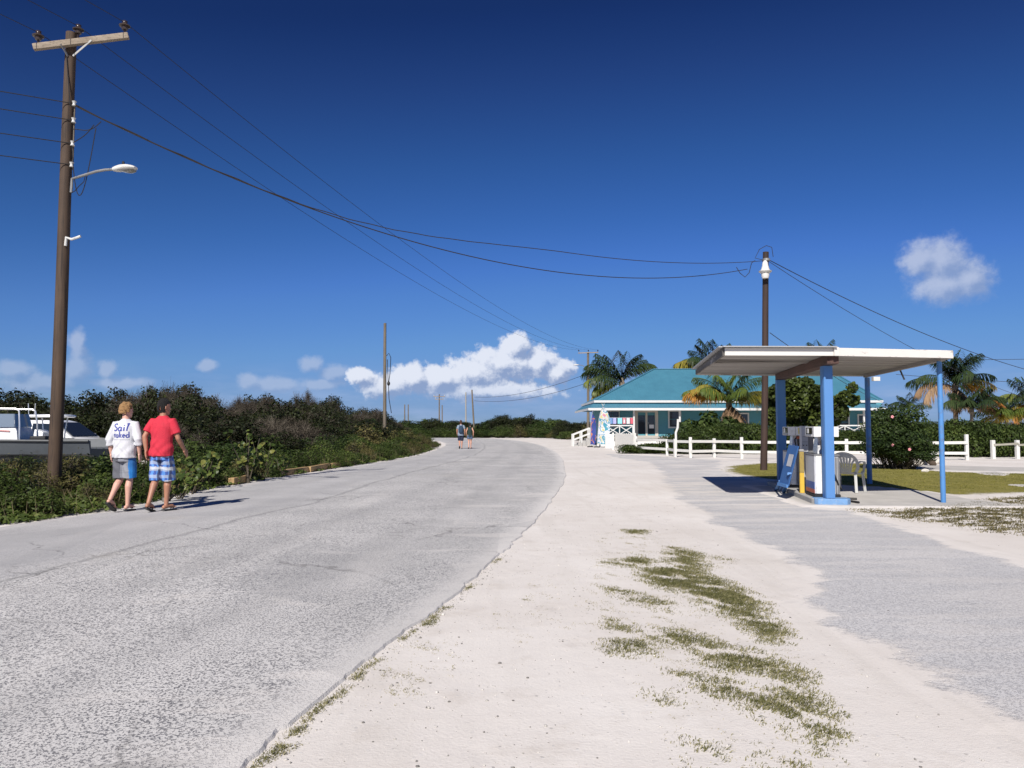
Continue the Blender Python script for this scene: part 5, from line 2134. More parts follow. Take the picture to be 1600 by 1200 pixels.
M_ROOF = roof_mat()
M_WALL = paint('teal_clapboard', (0.085, 0.27, 0.33), 0.65, 0.10, 3.0, dirt=(0.06, 0.17, 0.2), dirt_amt=0.3)
M_TRIM = paint('house_white_trim', (0.60, 0.60, 0.58), 0.5, 0.05, 3.0)
M_BEIGE = paint('door_cream', (0.50, 0.46, 0.40), 0.55, 0.08, 4.0)
M_PANE = glass('house_glass', (0.03, 0.035, 0.045), 0.06)

YE, YW = 57.6, 59.7          # porch eave, front wall
FLZ = 0.70
XL, XR = P(920, 637, YE).x, P(1384, 637, YE).x
house = thing('house', 'single storey blue house with teal hipped metal roof and verandah', 'house', (16.5, 63.5, 0))
# lower verandah roof (skirt), upper hip roof
ze, zu = P(1000, 637.5, YE).z, P(1000, 625.5, 58.35).z
XL2, XR2 = P(929, 624, 58.35).x, P(1379, 624, 58.35).x
YB = 69.3
m = MB()
xa, xb = XL + .62, XR - .62
o_ = [Vector((XL, YE, ze)), Vector((XR, YE, ze)), Vector((XR, YB + .7, ze)), Vector((XL, YB + .7, ze))]
i_ = [Vector((xa, YE + 1.1, zu - .12)), Vector((xb, YE + 1.1, zu - .12)), Vector((xb, YB - .4, zu - .12)), Vector((xa, YB - .4, zu - .12))]
for k in range(4):
    j = (k + 1) % 4
    m.poly([o_[k], o_[j], i_[j], i_[k]])
    m.poly([o_[k] + Vector((0, 0, -.05)), o_[j] + Vector((0, 0, -.05)), i_[j] + Vector((0, 0, -.05)), i_[k] + Vector((0, 0, -.05))])
sk = m.build('verandah_roof', M_ROOF, house)
ridge_l, ridge_r = P(1022, 577, 63.6), P(1292, 577, 63.6)
m = MB()
e_ = [Vector((XL2, 58.35, zu)), Vector((XR2, 58.35, zu)), Vector((XR2, YB, zu)), Vector((XL2, YB, zu))]
m.poly([e_[0], e_[1], ridge_r, ridge_l])
m.poly([e_[1], e_[2], ridge_r])
m.poly([e_[2], e_[3], ridge_l, ridge_r])
m.poly([e_[3], e_[0], ridge_l])
m.poly(e_[::-1])
rf = m.build('roof', M_ROOF, house)
m = MB()
m.bar(ridge_l + Vector((0, 0, .02)), ridge_r + Vector((0, 0, .02)), .22, .06)
m.build('ridge_cap', M_ROOF, rf)
for a, b in ((e_[0], ridge_l), (e_[1], ridge_r)):
    m = MB()
    m.bar(a + Vector((0, 0, .02)), b + Vector((0, 0, .03)), .16, .05)
    m.build('hip_cap', M_ROOF, rf)
for nm, x0, x1, y, z, yb, par in (('fascia', XL, XR, YE, ze, YB + .7, sk), ('fascia', XL2, XR2, 58.35, zu, YB, rf)):
    m = MB()
    m.box(((x0 + x1) / 2, y - .02, z - .085), (x1 - x0 + .08, .04, .17))
    m.build(nm, M_TRIM, par)
    for xx in (x0 - .02, x1 + .02):
        m = MB()
        m.box((xx, (y + yb) / 2, z - .085), (.04, yb - y, .17))
        m.build(nm, M_TRIM, par)
m = MB()
m.box(((XL2 + XR2) / 2, 59.0, zu - .26), (XR2 - XL2 - .9, .2, .30))
m.build('clerestory_band', M_WALL, house)
# walls: lapped boards
HX0, HX1 = P(944, 660, YW).x, P(1378, 660, YW).x
m = MB()
z = FLZ - .65
while z < 3.1:
    m.extrude([(HX0, YW, z), (HX0, YW - .028, z), (HX0, YW - .006, z + .195), (HX0, YW, z + .195)], (HX1 - HX0, 0, 0))
    z += .19
m.box(((HX0 + HX1) / 2, (YW + YB - 1) / 2 + .01, 1.6), (HX1 - HX0, YB - 1 - YW, 3.0))
m.build('wall', M_WALL, house)
m = MB()
m.box(((XL + XR) / 2 + .2, (YE + YW) / 2 + .25, FLZ - .06), (XR - XL - .8, YW - YE - .1, .12))
m.build('verandah_floor', paint('deck_grey', (0.36, 0.34, 0.31), 0.8), house)
m = MB()
m.box(((XL + XR) / 2 + .2, YE + .6, (FLZ - .12) / 2), (XR - XL - .9, .08, FLZ - .12))
m.build('verandah_skirt', M_TRIM, house)
m = MB()
m.box(((XL + XR) / 2, (YE + YW) / 2, ze - .14), (XR - XL - .3, YW - YE, .03))
m.build('verandah_ceiling', M_TRIM, house)


def wpt(px, py):
    return P(px, py, YW - .03)


def framed(name, px0, px1, py0, py1, panes, frame_mat=M_TRIM, fw=.10):
    a, b = wpt(px0, py1), wpt(px1, py0)
    m = MB()
    for (x0, x1, z0, z1) in ((a.x, a.x + fw, a.z, b.z), (b.x - fw, b.x, a.z, b.z), (a.x + fw, b.x - fw, b.z - fw, b.z), (a.x + fw, b.x - fw, a.z, a.z + fw)):
        m.box(((x0 + x1) / 2, YW - .05, (z0 + z1) / 2), (x1 - x0, .08, z1 - z0))
    f = m.build(name, frame_mat, house)
    for (u0, u1, v0, v1) in panes:
        X0, X1 = a.x + fw + (b.x - a.x - 2 * fw) * u0, a.x + fw + (b.x - a.x - 2 * fw) * u1
        Z0, Z1 = a.z + fw + (b.z - a.z - 2 * fw) * v0, a.z + fw + (b.z - a.z - 2 * fw) * v1
        m = MB()
        m.box(((X0 + X1) / 2, YW - .035, (Z0 + Z1) / 2), (X1 - X0 - .05, .03, Z1 - Z0 - .05))
        m.build('pane', M_PANE, f)
    return f


door = framed('double_door', 992, 1028, 641, 684, [(0.06, .44, .06, .88), (.56, .94, .06, .88)], M_BEIGE, .16)
a, b = wpt(992, 684), wpt(1028, 641)
for u0, u1 in ((0.0, .05), (.45, .55), (.95, 1.0)):
    m = MB()
    x0, x1 = a.x + .16 + (b.x - a.x - .32) * u0, a.x + .16 + (b.x - a.x - .32) * u1
    m.box(((x0 + x1) / 2, YW - .045, (a.z + b.z) / 2), (x1 - x0, .06, b.z - a.z - .32))
    m.build('door_stile', M_BEIGE, door)
m = MB()
m.box(((a.x + b.x) / 2 + .14, YW - .1, FLZ + 1.0), (.05, .06, .14))
m.build('handle', M_GALV, door)
m = MB()
m.box((a.x + (b.x - a.x) * .72, YW - .055, FLZ + .75), (.36, .01, .28))
m.build('notice', paint('paper_white', (0.7, 0.7, 0.7), .8), door)
framed('window', 1044, 1064, 641, 669, [(0, 1, 0, .5), (0, 1, .5, 1)])
framed('window', 946, 968, 642, 668, [(0, .5, 0, 1), (.5, 1, 0, 1)], M_TRIM, .05)
framed('window', 1309, 1327, 647, 672, [(0, 1, 0, .5), (0, 1, .5, 1)])
framed('window', 1150, 1170, 645, 672, [(0, 1, 0, .5), (0, 1, .5, 1)])
framed('window', 1340, 1360, 647, 672, [(0, 1, 0, .5), (0, 1, .5, 1)])
# verandah posts with knee braces
YP = YE + .55
for px in (945.5, 990.5, 1062, 1140, 1215, 1290, 1350, 1378):
    q = P(px, 660, YP)
    m = MB()
    m.box((q.x, YP, (FLZ + ze - .14) / 2), (.11, .11, ze - .14 - FLZ))
    pst = m.build('verandah_post', M_TRIM, house)
# railings with crossed braces


def railing(px0, px1, crosses):
    a, b = P(px0, 665, YP), P(px1, 665, YP)
    zr = FLZ + .82
    m = MB()
    m.bar((a.x + .08, YP, zr), (b.x - .08, YP, zr), .08, .09)
    r = m.build('handrail', M_TRIM, house)
    m = MB()
    m.bar((a.x + .08, YP, FLZ + .14), (b.x - .08, YP, FLZ + .14), .05, .07)
    m.build('bottom_rail', M_TRIM, r)
    xs = np.linspace(a.x + .08, b.x - .08, crosses + 1)
    for x0, x1 in zip(xs[:-1], xs[1:]):
        for s in (0, 1):
            m = MB()
            m.bar((x0, YP + .02 * s, FLZ + .16 if s else zr - .03), (x1, YP + .02 * s, zr - .03 if s else FLZ + .16), .03, .06)
            m.build('cross_brace', M_TRIM, r)
        m = MB()
        m.box((x1, YP, (FLZ + zr) / 2), (.07, .07, zr - FLZ))
        m.build('baluster', M_TRIM, r)


railing(945.5, 990.5, 2)
railing(1062, 1140, 3)
railing(1290, 1350, 2)
# steps at the left end with sloping white rails
sx0, sx1 = P(921, 690, YE + .6).x, P(904, 695, YE - .2).x
for k in range(4):
    m = MB()
    m.box((sx0 - .15 - k * .28, YE + .9, (FLZ - .12 - k * .16) / 2), (.30, 1.5, FLZ - .12 - k * .16))
    m.build('step', M_CONC, house)
for yy in (YE + .2, YE + 1.6):
    m = MB()
    m.bar((sx0 - 1.2, yy, .85), (sx0 + .1, yy, 1.35), .07, .08)
    m.bar((sx0 - 1.2, yy, .45), (sx0 + .1, yy, .95), .05, .06)
    for x, zt in ((sx0 - 1.2, .9), (sx0 - .6, 1.1), (sx0, 1.3)):
        m.box((x, yy, zt / 2), (.09, .09, zt))
    m.build('stair_rail', M_TRIM, house)

# towels and shirts hung over the verandah rail
TW = [('pale yellow beach towel', (945.8, 951), (.62, .60, .28)), ('blue beach towel', (952, 957.3), (.15, .27, .50)), ('lilac beach towel', (958, 963), (.40, .40, .68)),
      ('turquoise beach towel', (965, 972), (.25, .58, .64)), ('red and white striped towel', (973, 977.5), (.66, .22, .26)), ('white beach towel', (979, 984), (.66, .62, .62)), ('red beach towel', (985, 989), (.60, .12, .16))]
M_LINE = paint('towel_line', (.5, .5, .5), .7)
lz = P(960, 652, YP - .16).z
for nm, (p0, p1), col in TW:
    a, b = P(p0, 653, YP - .06), P(p1, 653, YP - .06)
    zt = FLZ + .875
    hgt = P(950, 653, YP).z
    m = MB()
    n = 6
    fr, bk_ = [], []
    for i in range(n + 1):
        x = a.x + (b.x - a.x) * i / n
        y = YP - .055 + .015 * math.sin(i * 2.1)
        fr.append((x, y))
    ring = [(x, y) for x, y in fr] + [(x, y + .012) for x, y in fr[::-1]]
    m.prism(ring, FLZ + .95, hgt)
    tow = m.build('towel', paint('towel_' + nm.split()[0] + nm.split()[1], col, .9, .2, 12.0), local=True)
    tag(tow, nm + ' hanging over the verandah rail of the blue house', 'towel', None)
    if 'striped' in nm:
        m = MB()
        m.prism([(x * .6 + (a.x + b.x) * .2, y - .006) for x, y in fr] + [(x * .6 + (a.x + b.x) * .2, y + .003) for x, y in fr[::-1]], FLZ + 1.0, hgt - .12)
        w = m.build('stripe', paint('towel_white', (.7, .66, .66), .9), tow, local=True)
clo = thing('clothes_rack', 'white clothes line strung between verandah posts above the towels', 'clothes line', (P(968, 650, YP).x, YP, FLZ))
m = MB()
hz = P(950, 653, YP).z + .01
m.bar((P(945.5, 660, YP).x, YP - .05, hz), (P(990.5, 660, YP).x, YP - .05, hz), .02, .02)
m.build('line', M_LINE, clo)

# ------------------------------------------------------------------ feather flags and sandwich sign at the gate


def flag_mat(name, ramp_stops, seed):
    m, N, b, out = new_mat(name)
    tc = N.node('ShaderNodeTexCoord').outputs['Object']
    v = N.vmath('ADD', tc, (seed, seed * .7, seed * .3))
    n = N.noise(N.vmath('MULTIPLY', v, (1.3, .01, .9)), 1.9, 2.0, .5, .8)
    c = N.ramp(n, ramp_stops, 'CONSTANT')
    N.put(b.inputs['Base Color'], c)
    b.inputs['Roughness'].default_value = .8
    return m


def feather_flag(label, base, H, W, mat, lean):
    o = thing('feather_flag', label, 'flag', base)
    base = Vector(base)
    pole = []
    for i in range(15):
        t = i / 14
        pole.append(base + Vector((lean * t + W * .75 * max(0, t - .62) ** 1.6 * 2.4, 0, H * (t - .12 * max(0, t - .8)))))
    m = MB()
    m.tube(pole, .02, 6)
    m.build('pole', M_ALU, o)
    m = MB()
    L, R = [], []
    for i in range(1, 15):
        t = i / 14
        p = pole[i]
        w = W * (1 - max(0, (t - .55) / .45) ** 1.7 * .96) * (.86 + .14 * min(1, t * 3))
        y = .05 * math.sin(i * 1.1)
        L.append(p + Vector((0, y * .2, 0)))
        R.append(Vector((base.x + lean * t + w + .02, p.y + y - .12, p.z)))
    for i in range(len(L) - 1):
        mid0, mid1 = (L[i] + R[i]) / 2 + Vector((0, .06, 0)), (L[i + 1] + R[i + 1]) / 2 + Vector((0, .06, 0))
        m.extrude([L[i], mid0, mid1, L[i + 1]], (0, .006, 0))
        m.extrude([mid0, R[i], R[i + 1], mid1], (0, .006, 0))
    m.build('banner', mat, o)
    m = MB()
    m.lathe([(.22, 0), (.20, .06), (.05, .09)], base, n=12)
    m.build('base', M_BLACK, o)
    return o


FLAG_A = flag_mat('flag_white_teal', [(0, (.52, .54, .56)), (.38, (.50, .52, .58)), (.45, (.05, .24, .32)), (.52, (.54, .54, .55)), (.58, (.50, .44, .14)), (.62, (.52, .52, .53)), (.68, (.5, .2, .26))], 3.3)
FLAG_B = flag_mat('flag_navy', [(0, (.03, .06, .22)), (.44, (.03, .05, .25)), (.54, (.50, .18, .06)), (.58, (.03, .06, .28)), (.66, (.4, .4, .5))], 7.1)
fa = G(930, 698)
feather_flag('tall white and teal feather flag standing by the gate of the blue house', (fa.x - .1, fa.y - 2.0, 0), 3.1, .78, FLAG_A, .25)
feather_flag('narrow navy blue feather flag behind the white and teal one', (P(922, 690, 55.5).x, 55.5, 0), 2.6, .36, FLAG_B, .08)
si = P(951, 699, 51.5)
sg = thing('sandwich_sign', 'small white sandwich board sign between the flags and the picket fence', 'sign', (si.x, 51.5, 0))
for s, nm in ((-1, 'front_panel'), (1, 'back_panel')):
    m = MB()
    m.extrude([(si.x - .22, 51.5 + s * .28, 0.02), (si.x + .22, 51.5 + s * .28, 0.02), (si.x + .20, 51.5 + s * .03, .95), (si.x - .20, 51.5 + s * .03, .95)], (0, .02 * s, 0))
    pn = m.build(nm, M_TRIM, sg)
    if s < 0:
        for i, (z, w) in enumerate(((.72, .26), (.58, .30), (.34, .24))):
            m = MB()
            yy = 51.5 - .28 + .25 * (z / .93) - .025
            m.box((si.x, yy, z), (w, .006, .035))
            m.build('print_line', paint('sign_ink', (.25, .28, .35), .7), pn)

# ------------------------------------------------------------------ fences
fence = thing('rail_fence', 'white two rail post fence along the front of the blue house garden', 'fence', tuple(G(1116, 714)))
POSTS = [(994, 708.5, .92), (1042.5, 711.5, .80), (1055, 714, .86), (1079, 715.5, .95), (1116, 714.5, .88), (1159, 716.5, .96), (1218, 718, .92), (1270, 718, .90), (1323, 718.5, .90), (1380, 718.8, .90), (1448, 719, .9), (1511, 719, 1.1)]
PB = [G(px, py) for px, py, h in POSTS]
for (px, py, h), b in zip(POSTS, PB):
    m = MB()
    m.box((b.x, b.y, h / 2 - .03), (.13, .13, h + .06), Matrix.Rotation(random.uniform(-.2, .2), 3, 'Z'))
    m.build('post', M_FENCEW, fence, bevel=.01)
for a, b in zip(PB[:-1], PB[1:]):
    for z in (.31, .75):
        m = MB()
        m.bar(Vector((a.x, a.y - .08, z + random.uniform(-.015, .015))), Vector((b.x, b.y - .08, z + random.uniform(-.015, .015))), .045, .12)
        m.build('rail', M_FENCEW, fence)
fence2 = thing('rail_fence', 'weathered broken white fence with a missing rail at the right end of the garden', 'fence', tuple(G(1570, 719)))
PB2 = [G(1552, 717), G(1590, 717), G(1640, 717), G(1690, 717)]
for k, b in enumerate(PB2):
    m = MB()
    m.box((b.x, b.y, .40), (.15, .15, .86), Matrix.Rotation(.1, 3, 'Z'))
    m.build('post', M_FENCEW, fence2, bevel=.01)
for k, (a, b) in enumerate(zip(PB2[:-1], PB2[1:])):
    m = MB()
    m.bar(Vector((a.x, a.y - .09, .62)), Vector((b.x, b.y - .09, .68)), .04, .09)
    m.build('rail', wood('grey_rail', (.2, .19, .15), (.36, .34, .28), 'X'), fence2)
# whitewashed picket panel by the gate
pf0, pf1 = G(961, 703), G(990, 705.2)
pk = thing('picket_fence', 'whitewashed close boarded picket panel beside the garden gate', 'fence', tuple(pf0.lerp(pf1, .5)))
nP = 24
for i in range(nP):
    t = (i + .5) / nP
    c = pf0.lerp(pf1, t)
    h = 1.02 + .03 * math.sin(i * 2.3) + random.uniform(-.02, .02)
    d = (pf1 - pf0).normalized()
    m = MB()
    w = (pf1 - pf0).length / nP * .94 / 2
    n_ = Vector((-d.y, d.x, 0)) * .022
    m.extrude([c - d * w, c + d * w, c + d * w + Vector((0, 0, h - .05)), c + Vector((0, 0, h)), c - d * w + Vector((0, 0, h - .05))], n_)
    m.build('picket', M_FENCEW, pk)
for tt in (0, 1):
    m = MB()
    c = pf0.lerp(pf1, tt)
    m.box((c.x - .12 + .2 * tt, c.y, .52), (.12, .12, 1.1))
    m.build('post', M_FENCEW, pk)
# bent white pole tied to the fence
bpole = MB()
q = G(1054.5, 714)
bpole.tube([(q.x, q.y - .2, 0), (q.x + .02, q.y - .2, .7), P(1056, 676, q.y - .2), P(1059, 668, q.y - .2), P(1059.5, 655, q.y - .2)], .055, 8)
tag(bpole.build('white_pole', M_FENCEW, smooth=True), 'thin bent white pole standing at the rail fence before the house window', 'pole')

# ------------------------------------------------------------------ logs along the left verge, rocks by the lawn
M_LOG = wood('sun_bleached_timber', (0.24, 0.15, 0.06), (0.48, 0.33, 0.16), 'X', 1.0)
for k, (p, q, nm) in enumerate((((266, 772), (312, 763), 'weathered timber edging nearest the people in red and white'), ((361, 758), (386, 754), 'short timber edging piece half buried in creeper'),
                                ((432, 745), (479, 738), 'long pale timber edging at the bend of the verge'), ((482, 738), (513, 732.5), 'brown timber edging between two longer verge timbers'), ((516, 732), (561, 725), 'far end timber edging of the left verge'))):
    a, b = G(*p), G(*q)
    m = MB()
    m.bar(a + Vector((0, 0, .09)), b + Vector((0, 0, .09 + .02 * (k % 2))), .16, .17)
    tag(m.build('edging_timber', M_LOG, bevel=.02), nm, 'timber')

rng_rock = random.Random(4)
for k, (px, py, r, lab) in enumerate(((1438, 727, .26, 'large pale limestone rock beside the flowering bush'), (1446, 725, .22, 'squarish white limestone rock among the pile'), (1464, 725, .2, 'low grey limestone rock behind the blue pipe post'),
                                      (1446, 738, .10, 'small white stone lying on the lawn'), (1432, 723, .16, 'white limestone rock tucked under the flowering bush'))):
    c = G(px, py)
    bm_ = bmesh.new()
    bmesh.ops.create_icosphere(bm_, subdivisions=3, radius=r)
    ax = [Vector((rng_rock.uniform(-1, 1), rng_rock.uniform(-1, 1), rng_rock.uniform(-1, 1))).normalized() for _ in range(9)]
    for v in bm_.verts:
        for a in ax:
            dd = v.co.dot(a)
            if dd > r * .72:
                v.co -= a * (dd - r * .72)
        v.co.z *= .75
        v.co.x *= 1.25
    me = bpy.data.meshes.new('rock')
    bm_.to_mesh(me)
    bm_.free()
    ro = link_mesh('rock', me, paint('limestone', (0.55, 0.52, 0.46), .9, .2, 6.0, bump=.5))
    ro.location = (c.x, c.y, r * .4)
    tag(ro, lab, 'rock')
c = G(1454, 728)
m = MB()
m.tube([c + Vector((-.12, .05, .34)), c + Vector((-.04, .02, .22)), c + Vector((.08, 0, .10)), c + Vector((.18, -.02, .03))], [.10, .13, .12, .06], 10)
tag(m.build('driftwood', wood('dark_driftwood', (.05, .035, .025), (.12, .085, .06), 'X'), smooth=True), 'dark brown chunk of driftwood leaning on the limestone rocks', 'driftwood')
for k, (pts, lab) in enumerate((([(1420, 729), (1440, 727), (1610, 731), (1760, 735), (1760, 739), (1600, 738), (1480, 736), (1430, 733)], 'path'), ([(1520, 738.5), (1560, 737), (1578, 741), (1570, 744), (1535, 742)], 'patch'), ([(1568, 758), (1600, 757), (1700, 758), (1700, 762), (1600, 762)], 'patch'))):
    sheet('path', px_poly(pts), .016 + .001 * k, .2, M_SLAB, margin=.1)

# ------------------------------------------------------------------ vegetation
G_DARK = [(0.0, (0.0127, 0.0155, 0.0070)), (0.45, (0.0225, 0.0296, 0.0113)), (0.75, (0.0387, 0.0493, 0.0155)), (1.0, (0.0704, 0.0774, 0.0246))]
G_MID = [(0.0, (0.0170, 0.0298, 0.0102)), (0.4, (0.0382, 0.0638, 0.0170)), (0.75, (0.0723, 0.1062, 0.0255)), (1.0, (0.1360, 0.1615, 0.0425))]
G_LIGHT = [(0.0, (0.0228, 0.0358, 0.0092)), (0.4, (0.0488, 0.0749, 0.0169)), (0.8, (0.0847, 0.1172, 0.0260)), (1.0, (0.1433, 0.1693, 0.0456))]
G_OLIVE = [(0.0, (0.05, 0.045, 0.018)), (0.4, (0.10, 0.095, 0.03)), (0.8, (0.16, 0.14, 0.05)), (1.0, (0.26, 0.21, 0.09))]
G_BROWN = [(0.0, (0.022, 0.018, 0.014)), (0.5, (0.055, 0.045, 0.035)), (0.85, (0.10, 0.085, 0.065)), (1.0, (0.16, 0.14, 0.11))]
LM_DARK = leafmat('leaf_dark_scrub', G_DARK)
LM_MID = leafmat('leaf_mid_green', G_MID)
LM_LIGHT = leafmat('leaf_fresh_green', G_LIGHT)
LM_OLIVE = leafmat('leaf_olive_dry', G_OLIVE, .7, .2)
LM_TWIG = leafmat('bare_twig', G_BROWN, .9, 0.0, .1)
LM_GRAPE = leafmat('leaf_sea_grape', [(0.0, (0.025, 0.042, 0.011)), (0.4, (0.058, 0.09, 0.022)), (0.8, (0.11, 0.145, 0.035)), (1.0, (0.19, 0.19, 0.05))], .4, .3)
M_BARK = paint('bark', (0.10, 0.08, 0.06), .9, .3, 10.0, bump=.5)


def unit(v):
    return v / np.maximum(np.linalg.norm(v, axis=-1, keepdims=True), 1e-9)


def leaves_mesh(name, pos, nrm, size, tint, rg, aspect=0.55, shape='blade', droop=None):
    """one small leaf per position: blade = pointed quad, round = hexagon"""
    n = len(pos)
    t = rg.normal(size=(n, 3))
    if droop is not None:
        t = t * .8 + np.asarray(droop)
    nrm = unit(nrm)
    t = unit(t - nrm * np.sum(t * nrm, -1, keepdims=True))
    b = np.cross(nrm, t)
    s = np.asarray(size)[:, None]
    if shape == 'blade':
        V = np.stack([pos - t * s * .5, pos + b * s * aspect * .5 - t * s * .05, pos + t * s * .5, pos - b * s * aspect * .5 - t * s * .05], 1)
        k = 4
    else:
        k = 7
        ang = np.linspace(0, 2 * PI, k, endpoint=False)
        V = np.stack([pos + (t * math.cos(a) + b * math.sin(a)) * s * .5 + nrm * s * .08 * math.cos(2 * a) for a in ang], 1)
    F = np.arange(n * k).reshape(n, k)
    return fast_mesh(name, V.reshape(-1, 3), F, {'tint': np.repeat(tint, k)})


def twig_mesh(name, A, B, r, tint):
    """thin three-sided sticks from A to B"""
    n = len(A)
    d = unit(B - A)
    ref = np.where(np.abs(d[:, 2:3]) > .9, np.array([[1., 0, 0]]), np.array([[0., 0, 1]]))
    s = unit(np.cross(d, ref))
    u = np.cross(d, s)
    r = np.asarray(r)[:, None]
    ring0, ring1 = [], []
    for k in range(3):
        a = 2 * PI * k / 3
        o = s * math.cos(a) + u * math.sin(a)
        ring0.append(A + o * r)
        ring1.append(B + o * r * .45)
    V = np.stack(ring0 + ring1, 1)
    base = np.arange(n)[:, None] * 6
    F = np.concatenate([base + np.array([[k, (k + 1) % 3, 3 + (k + 1) % 3, 3 + k]]) for k in range(3)], 0)
    return fast_mesh(name, V.reshape(-1, 3), F, {'tint': np.repeat(tint, 6)})


def shrub_meshes(seed, W, H, nb, nleaf, leaf, shape='blade', aspect=.55, lean=0.0, flat=0.75, ntwig=60, r_lo=.16, r_hi=.28, low=.12, spiky=0.0):
    rg = np.random.default_rng(seed)
    ang = rg.uniform(0, 2 * PI, nb)
    rad = np.sqrt(rg.uniform(0, 1, nb)) * W * .40
    zt = (1 - (rad / (W * .5)) ** 2 * flat)
    r = rg.uniform(r_lo, r_hi, nb) * min(W, H * 1.3)
    cz = np.maximum(low * H + r * .3, (rg.uniform(.35, 1.0, nb) ** .7) * zt * H - r * .75)
    C = np.stack([rad * np.cos(ang) + lean * cz, rad * np.sin(ang), cz], -1)
    wgt = r ** 2
    idx = rg.choice(nb, nleaf, p=wgt / wgt.sum())
    d = unit(rg.normal(size=(nleaf, 3)) + np.array([0, 0, .25]))
    k = rg.uniform(.45, 1.08, nleaf) ** .6
    k *= 1 + .25 * np.sin(d[:, 0] * 7 + idx) * np.sin(d[:, 1] * 6 + idx * 2)
    pos = C[idx] + d * (r[idx] * k)[:, None] * np.array([1.1, 1.1, .85])
    if spiky:
        pos[:, 2] += np.abs(rg.normal(0, spiky, nleaf)) * (rg.random(nleaf) < .25)
    pos[:, 2] = np.where(pos[:, 2] < .04, rg.uniform(.04, .3, nleaf), pos[:, 2])
    nrm = d + rg.normal(0, .55, (nleaf, 3)) + np.array([0, -.1, .35])
    btone = rg.uniform(-.18, .18, nb)
    tint = np.clip(.42 + btone[idx] + rg.normal(0, .17, nleaf), 0, 1)
    size = leaf * rg.uniform(.6, 1.35, nleaf)
    lm = leaves_mesh('crown', pos, nrm, size, tint, rg, aspect, shape)
    # stems: base to blob centres, then twigs in the blobs
    A, B, R = [], [], []
    for c, rr in zip(C, r):
        b0 = np.array([rg.normal(0, .06 * W), rg.normal(0, .06 * W), 0.0])
        mid = b0 * .4 + c * .6 + rg.normal(0, .06, 3) * W
        mid[2] = max(.1, c[2] * .5)
        A += [b0, mid]
        B += [mid, c]
        R += [.022 * W ** .5, .015 * W ** .5]
        for _ in range(int(ntwig / nb) + 1):
            e = c + unit(rg.normal(size=3) + np.array([lean, 0, .5])) * rr * rg.uniform(.7, 1.25)
            A.append(c + rg.normal(0, .15, 3) * rr)
            B.append(e)
            R.append(.007)
    A, B = np.array(A), np.array(B)
    tm = twig_mesh('stems', A, B, R, rg.uniform(.2, .9, len(A)))
    return lm, tm


PROTO = {}


def proto(key, mat, **kw):
    lm, tm = shrub_meshes(**kw)
    lm.materials.append(mat)
    tm.materials.append(LM_TWIG)
    PROTO[key] = (lm, tm, kw['W'], kw['H'])


for i in range(4):
    proto('dark%d' % i, LM_DARK, seed=20 + i, W=3.4, H=3.0, nb=44, nleaf=6200, leaf=.135, flat=.5, ntwig=500, aspect=.6, r_lo=.07, r_hi=.19)
for i in range(2):
    proto('brown%d' % i, LM_TWIG, seed=30 + i, W=3.6, H=2.8, nb=34, nleaf=2200, leaf=.10, aspect=.22, lean=.22, flat=.5, ntwig=2800, r_lo=.08, r_hi=.22)
for i in range(3):
    proto('green%d' % i, LM_MID, seed=40 + i, W=3.0, H=2.4, nb=32, nleaf=5200, leaf=.14, aspect=.6, ntwig=200, r_lo=.09, r_hi=.22)
for i in range(3):
    proto('weed%d' % i, LM_LIGHT, seed=50 + i, W=1.6, H=1.1, nb=16, nleaf=3000, leaf=.095, aspect=.38, ntwig=160, spiky=.12)
for i in range(2):
    proto('olive%d' % i, LM_OLIVE, seed=60 + i, W=1.6, H=1.0, nb=14, nleaf=2200, leaf=.10, aspect=.22, ntwig=300, spiky=.15)
for i in range(2):
    proto('grape%d' % i, LM_MID, seed=70 + i, W=2.6, H=2.2, nb=18, nleaf=1900, leaf=.25, shape='round', ntwig=90)
for i in range(2):
    proto('hedge%d' % i, LM_LIGHT, seed=80 + i, W=3.0, H=1.8, nb=24, nleaf=5200, leaf=.15, aspect=.6, flat=.2, ntwig=120)
proto('hibiscus', LM_MID, seed=91, W=2.0, H=2.7, nb=26, nleaf=6500, leaf=.10, aspect=.6, flat=.35, ntwig=150, r_lo=.15, r_hi=.24, low=.05)


def shrub(key, x, y, h, w, label, group, rot=None, rg=random):
    lm, tm, W, H = PROTO[key]
    o = thing('shrub', label, 'shrub', (x, y, 0), rg.uniform(0, 2 * PI) if rot is None else rot, group)
    o.scale = (w / W, w / W * rg.uniform(.9, 1.1), h / H)
    c = link_mesh('crown', lm, None, o)
    s = link_mesh('stems', tm, None, o)
    return o


def top_z(px, py, y):
    return P(px, py, y).z


def to_px(x, y, z=0.0):
    """picture column and row of a place (for choosing heights)"""
    dz = z - CAM_H
    f = y * math.cos(PITCH) + dz * math.sin(PITCH)
    v = -y * math.sin(PITCH) + dz * math.cos(PITCH)
    return 800 + FPX * x / f, 600 - FPX * v / f


rv = random.Random(3)
OUT = [(-260, 604), (0, 602), (60, 606), (130, 611), (190, 607), (228, 594), (270, 590), (305, 608), (340, 619), (420, 611), (480, 612), (540, 621), (580, 622), (615, 636), (640, 648), (660, 655), (700, 658)]

def zone(x, y):
    px, _ = to_px(x, y)
    for lim, txt in ((178, 'behind the boats and the white car'), (320, 'behind the two near people'), (450, 'between the near people and the verge timbers'), (560, 'beside the verge timbers'), (640, 'around the bare grey pole')):
        if px < lim:
            return txt
    return 'at the inside of the road bend'


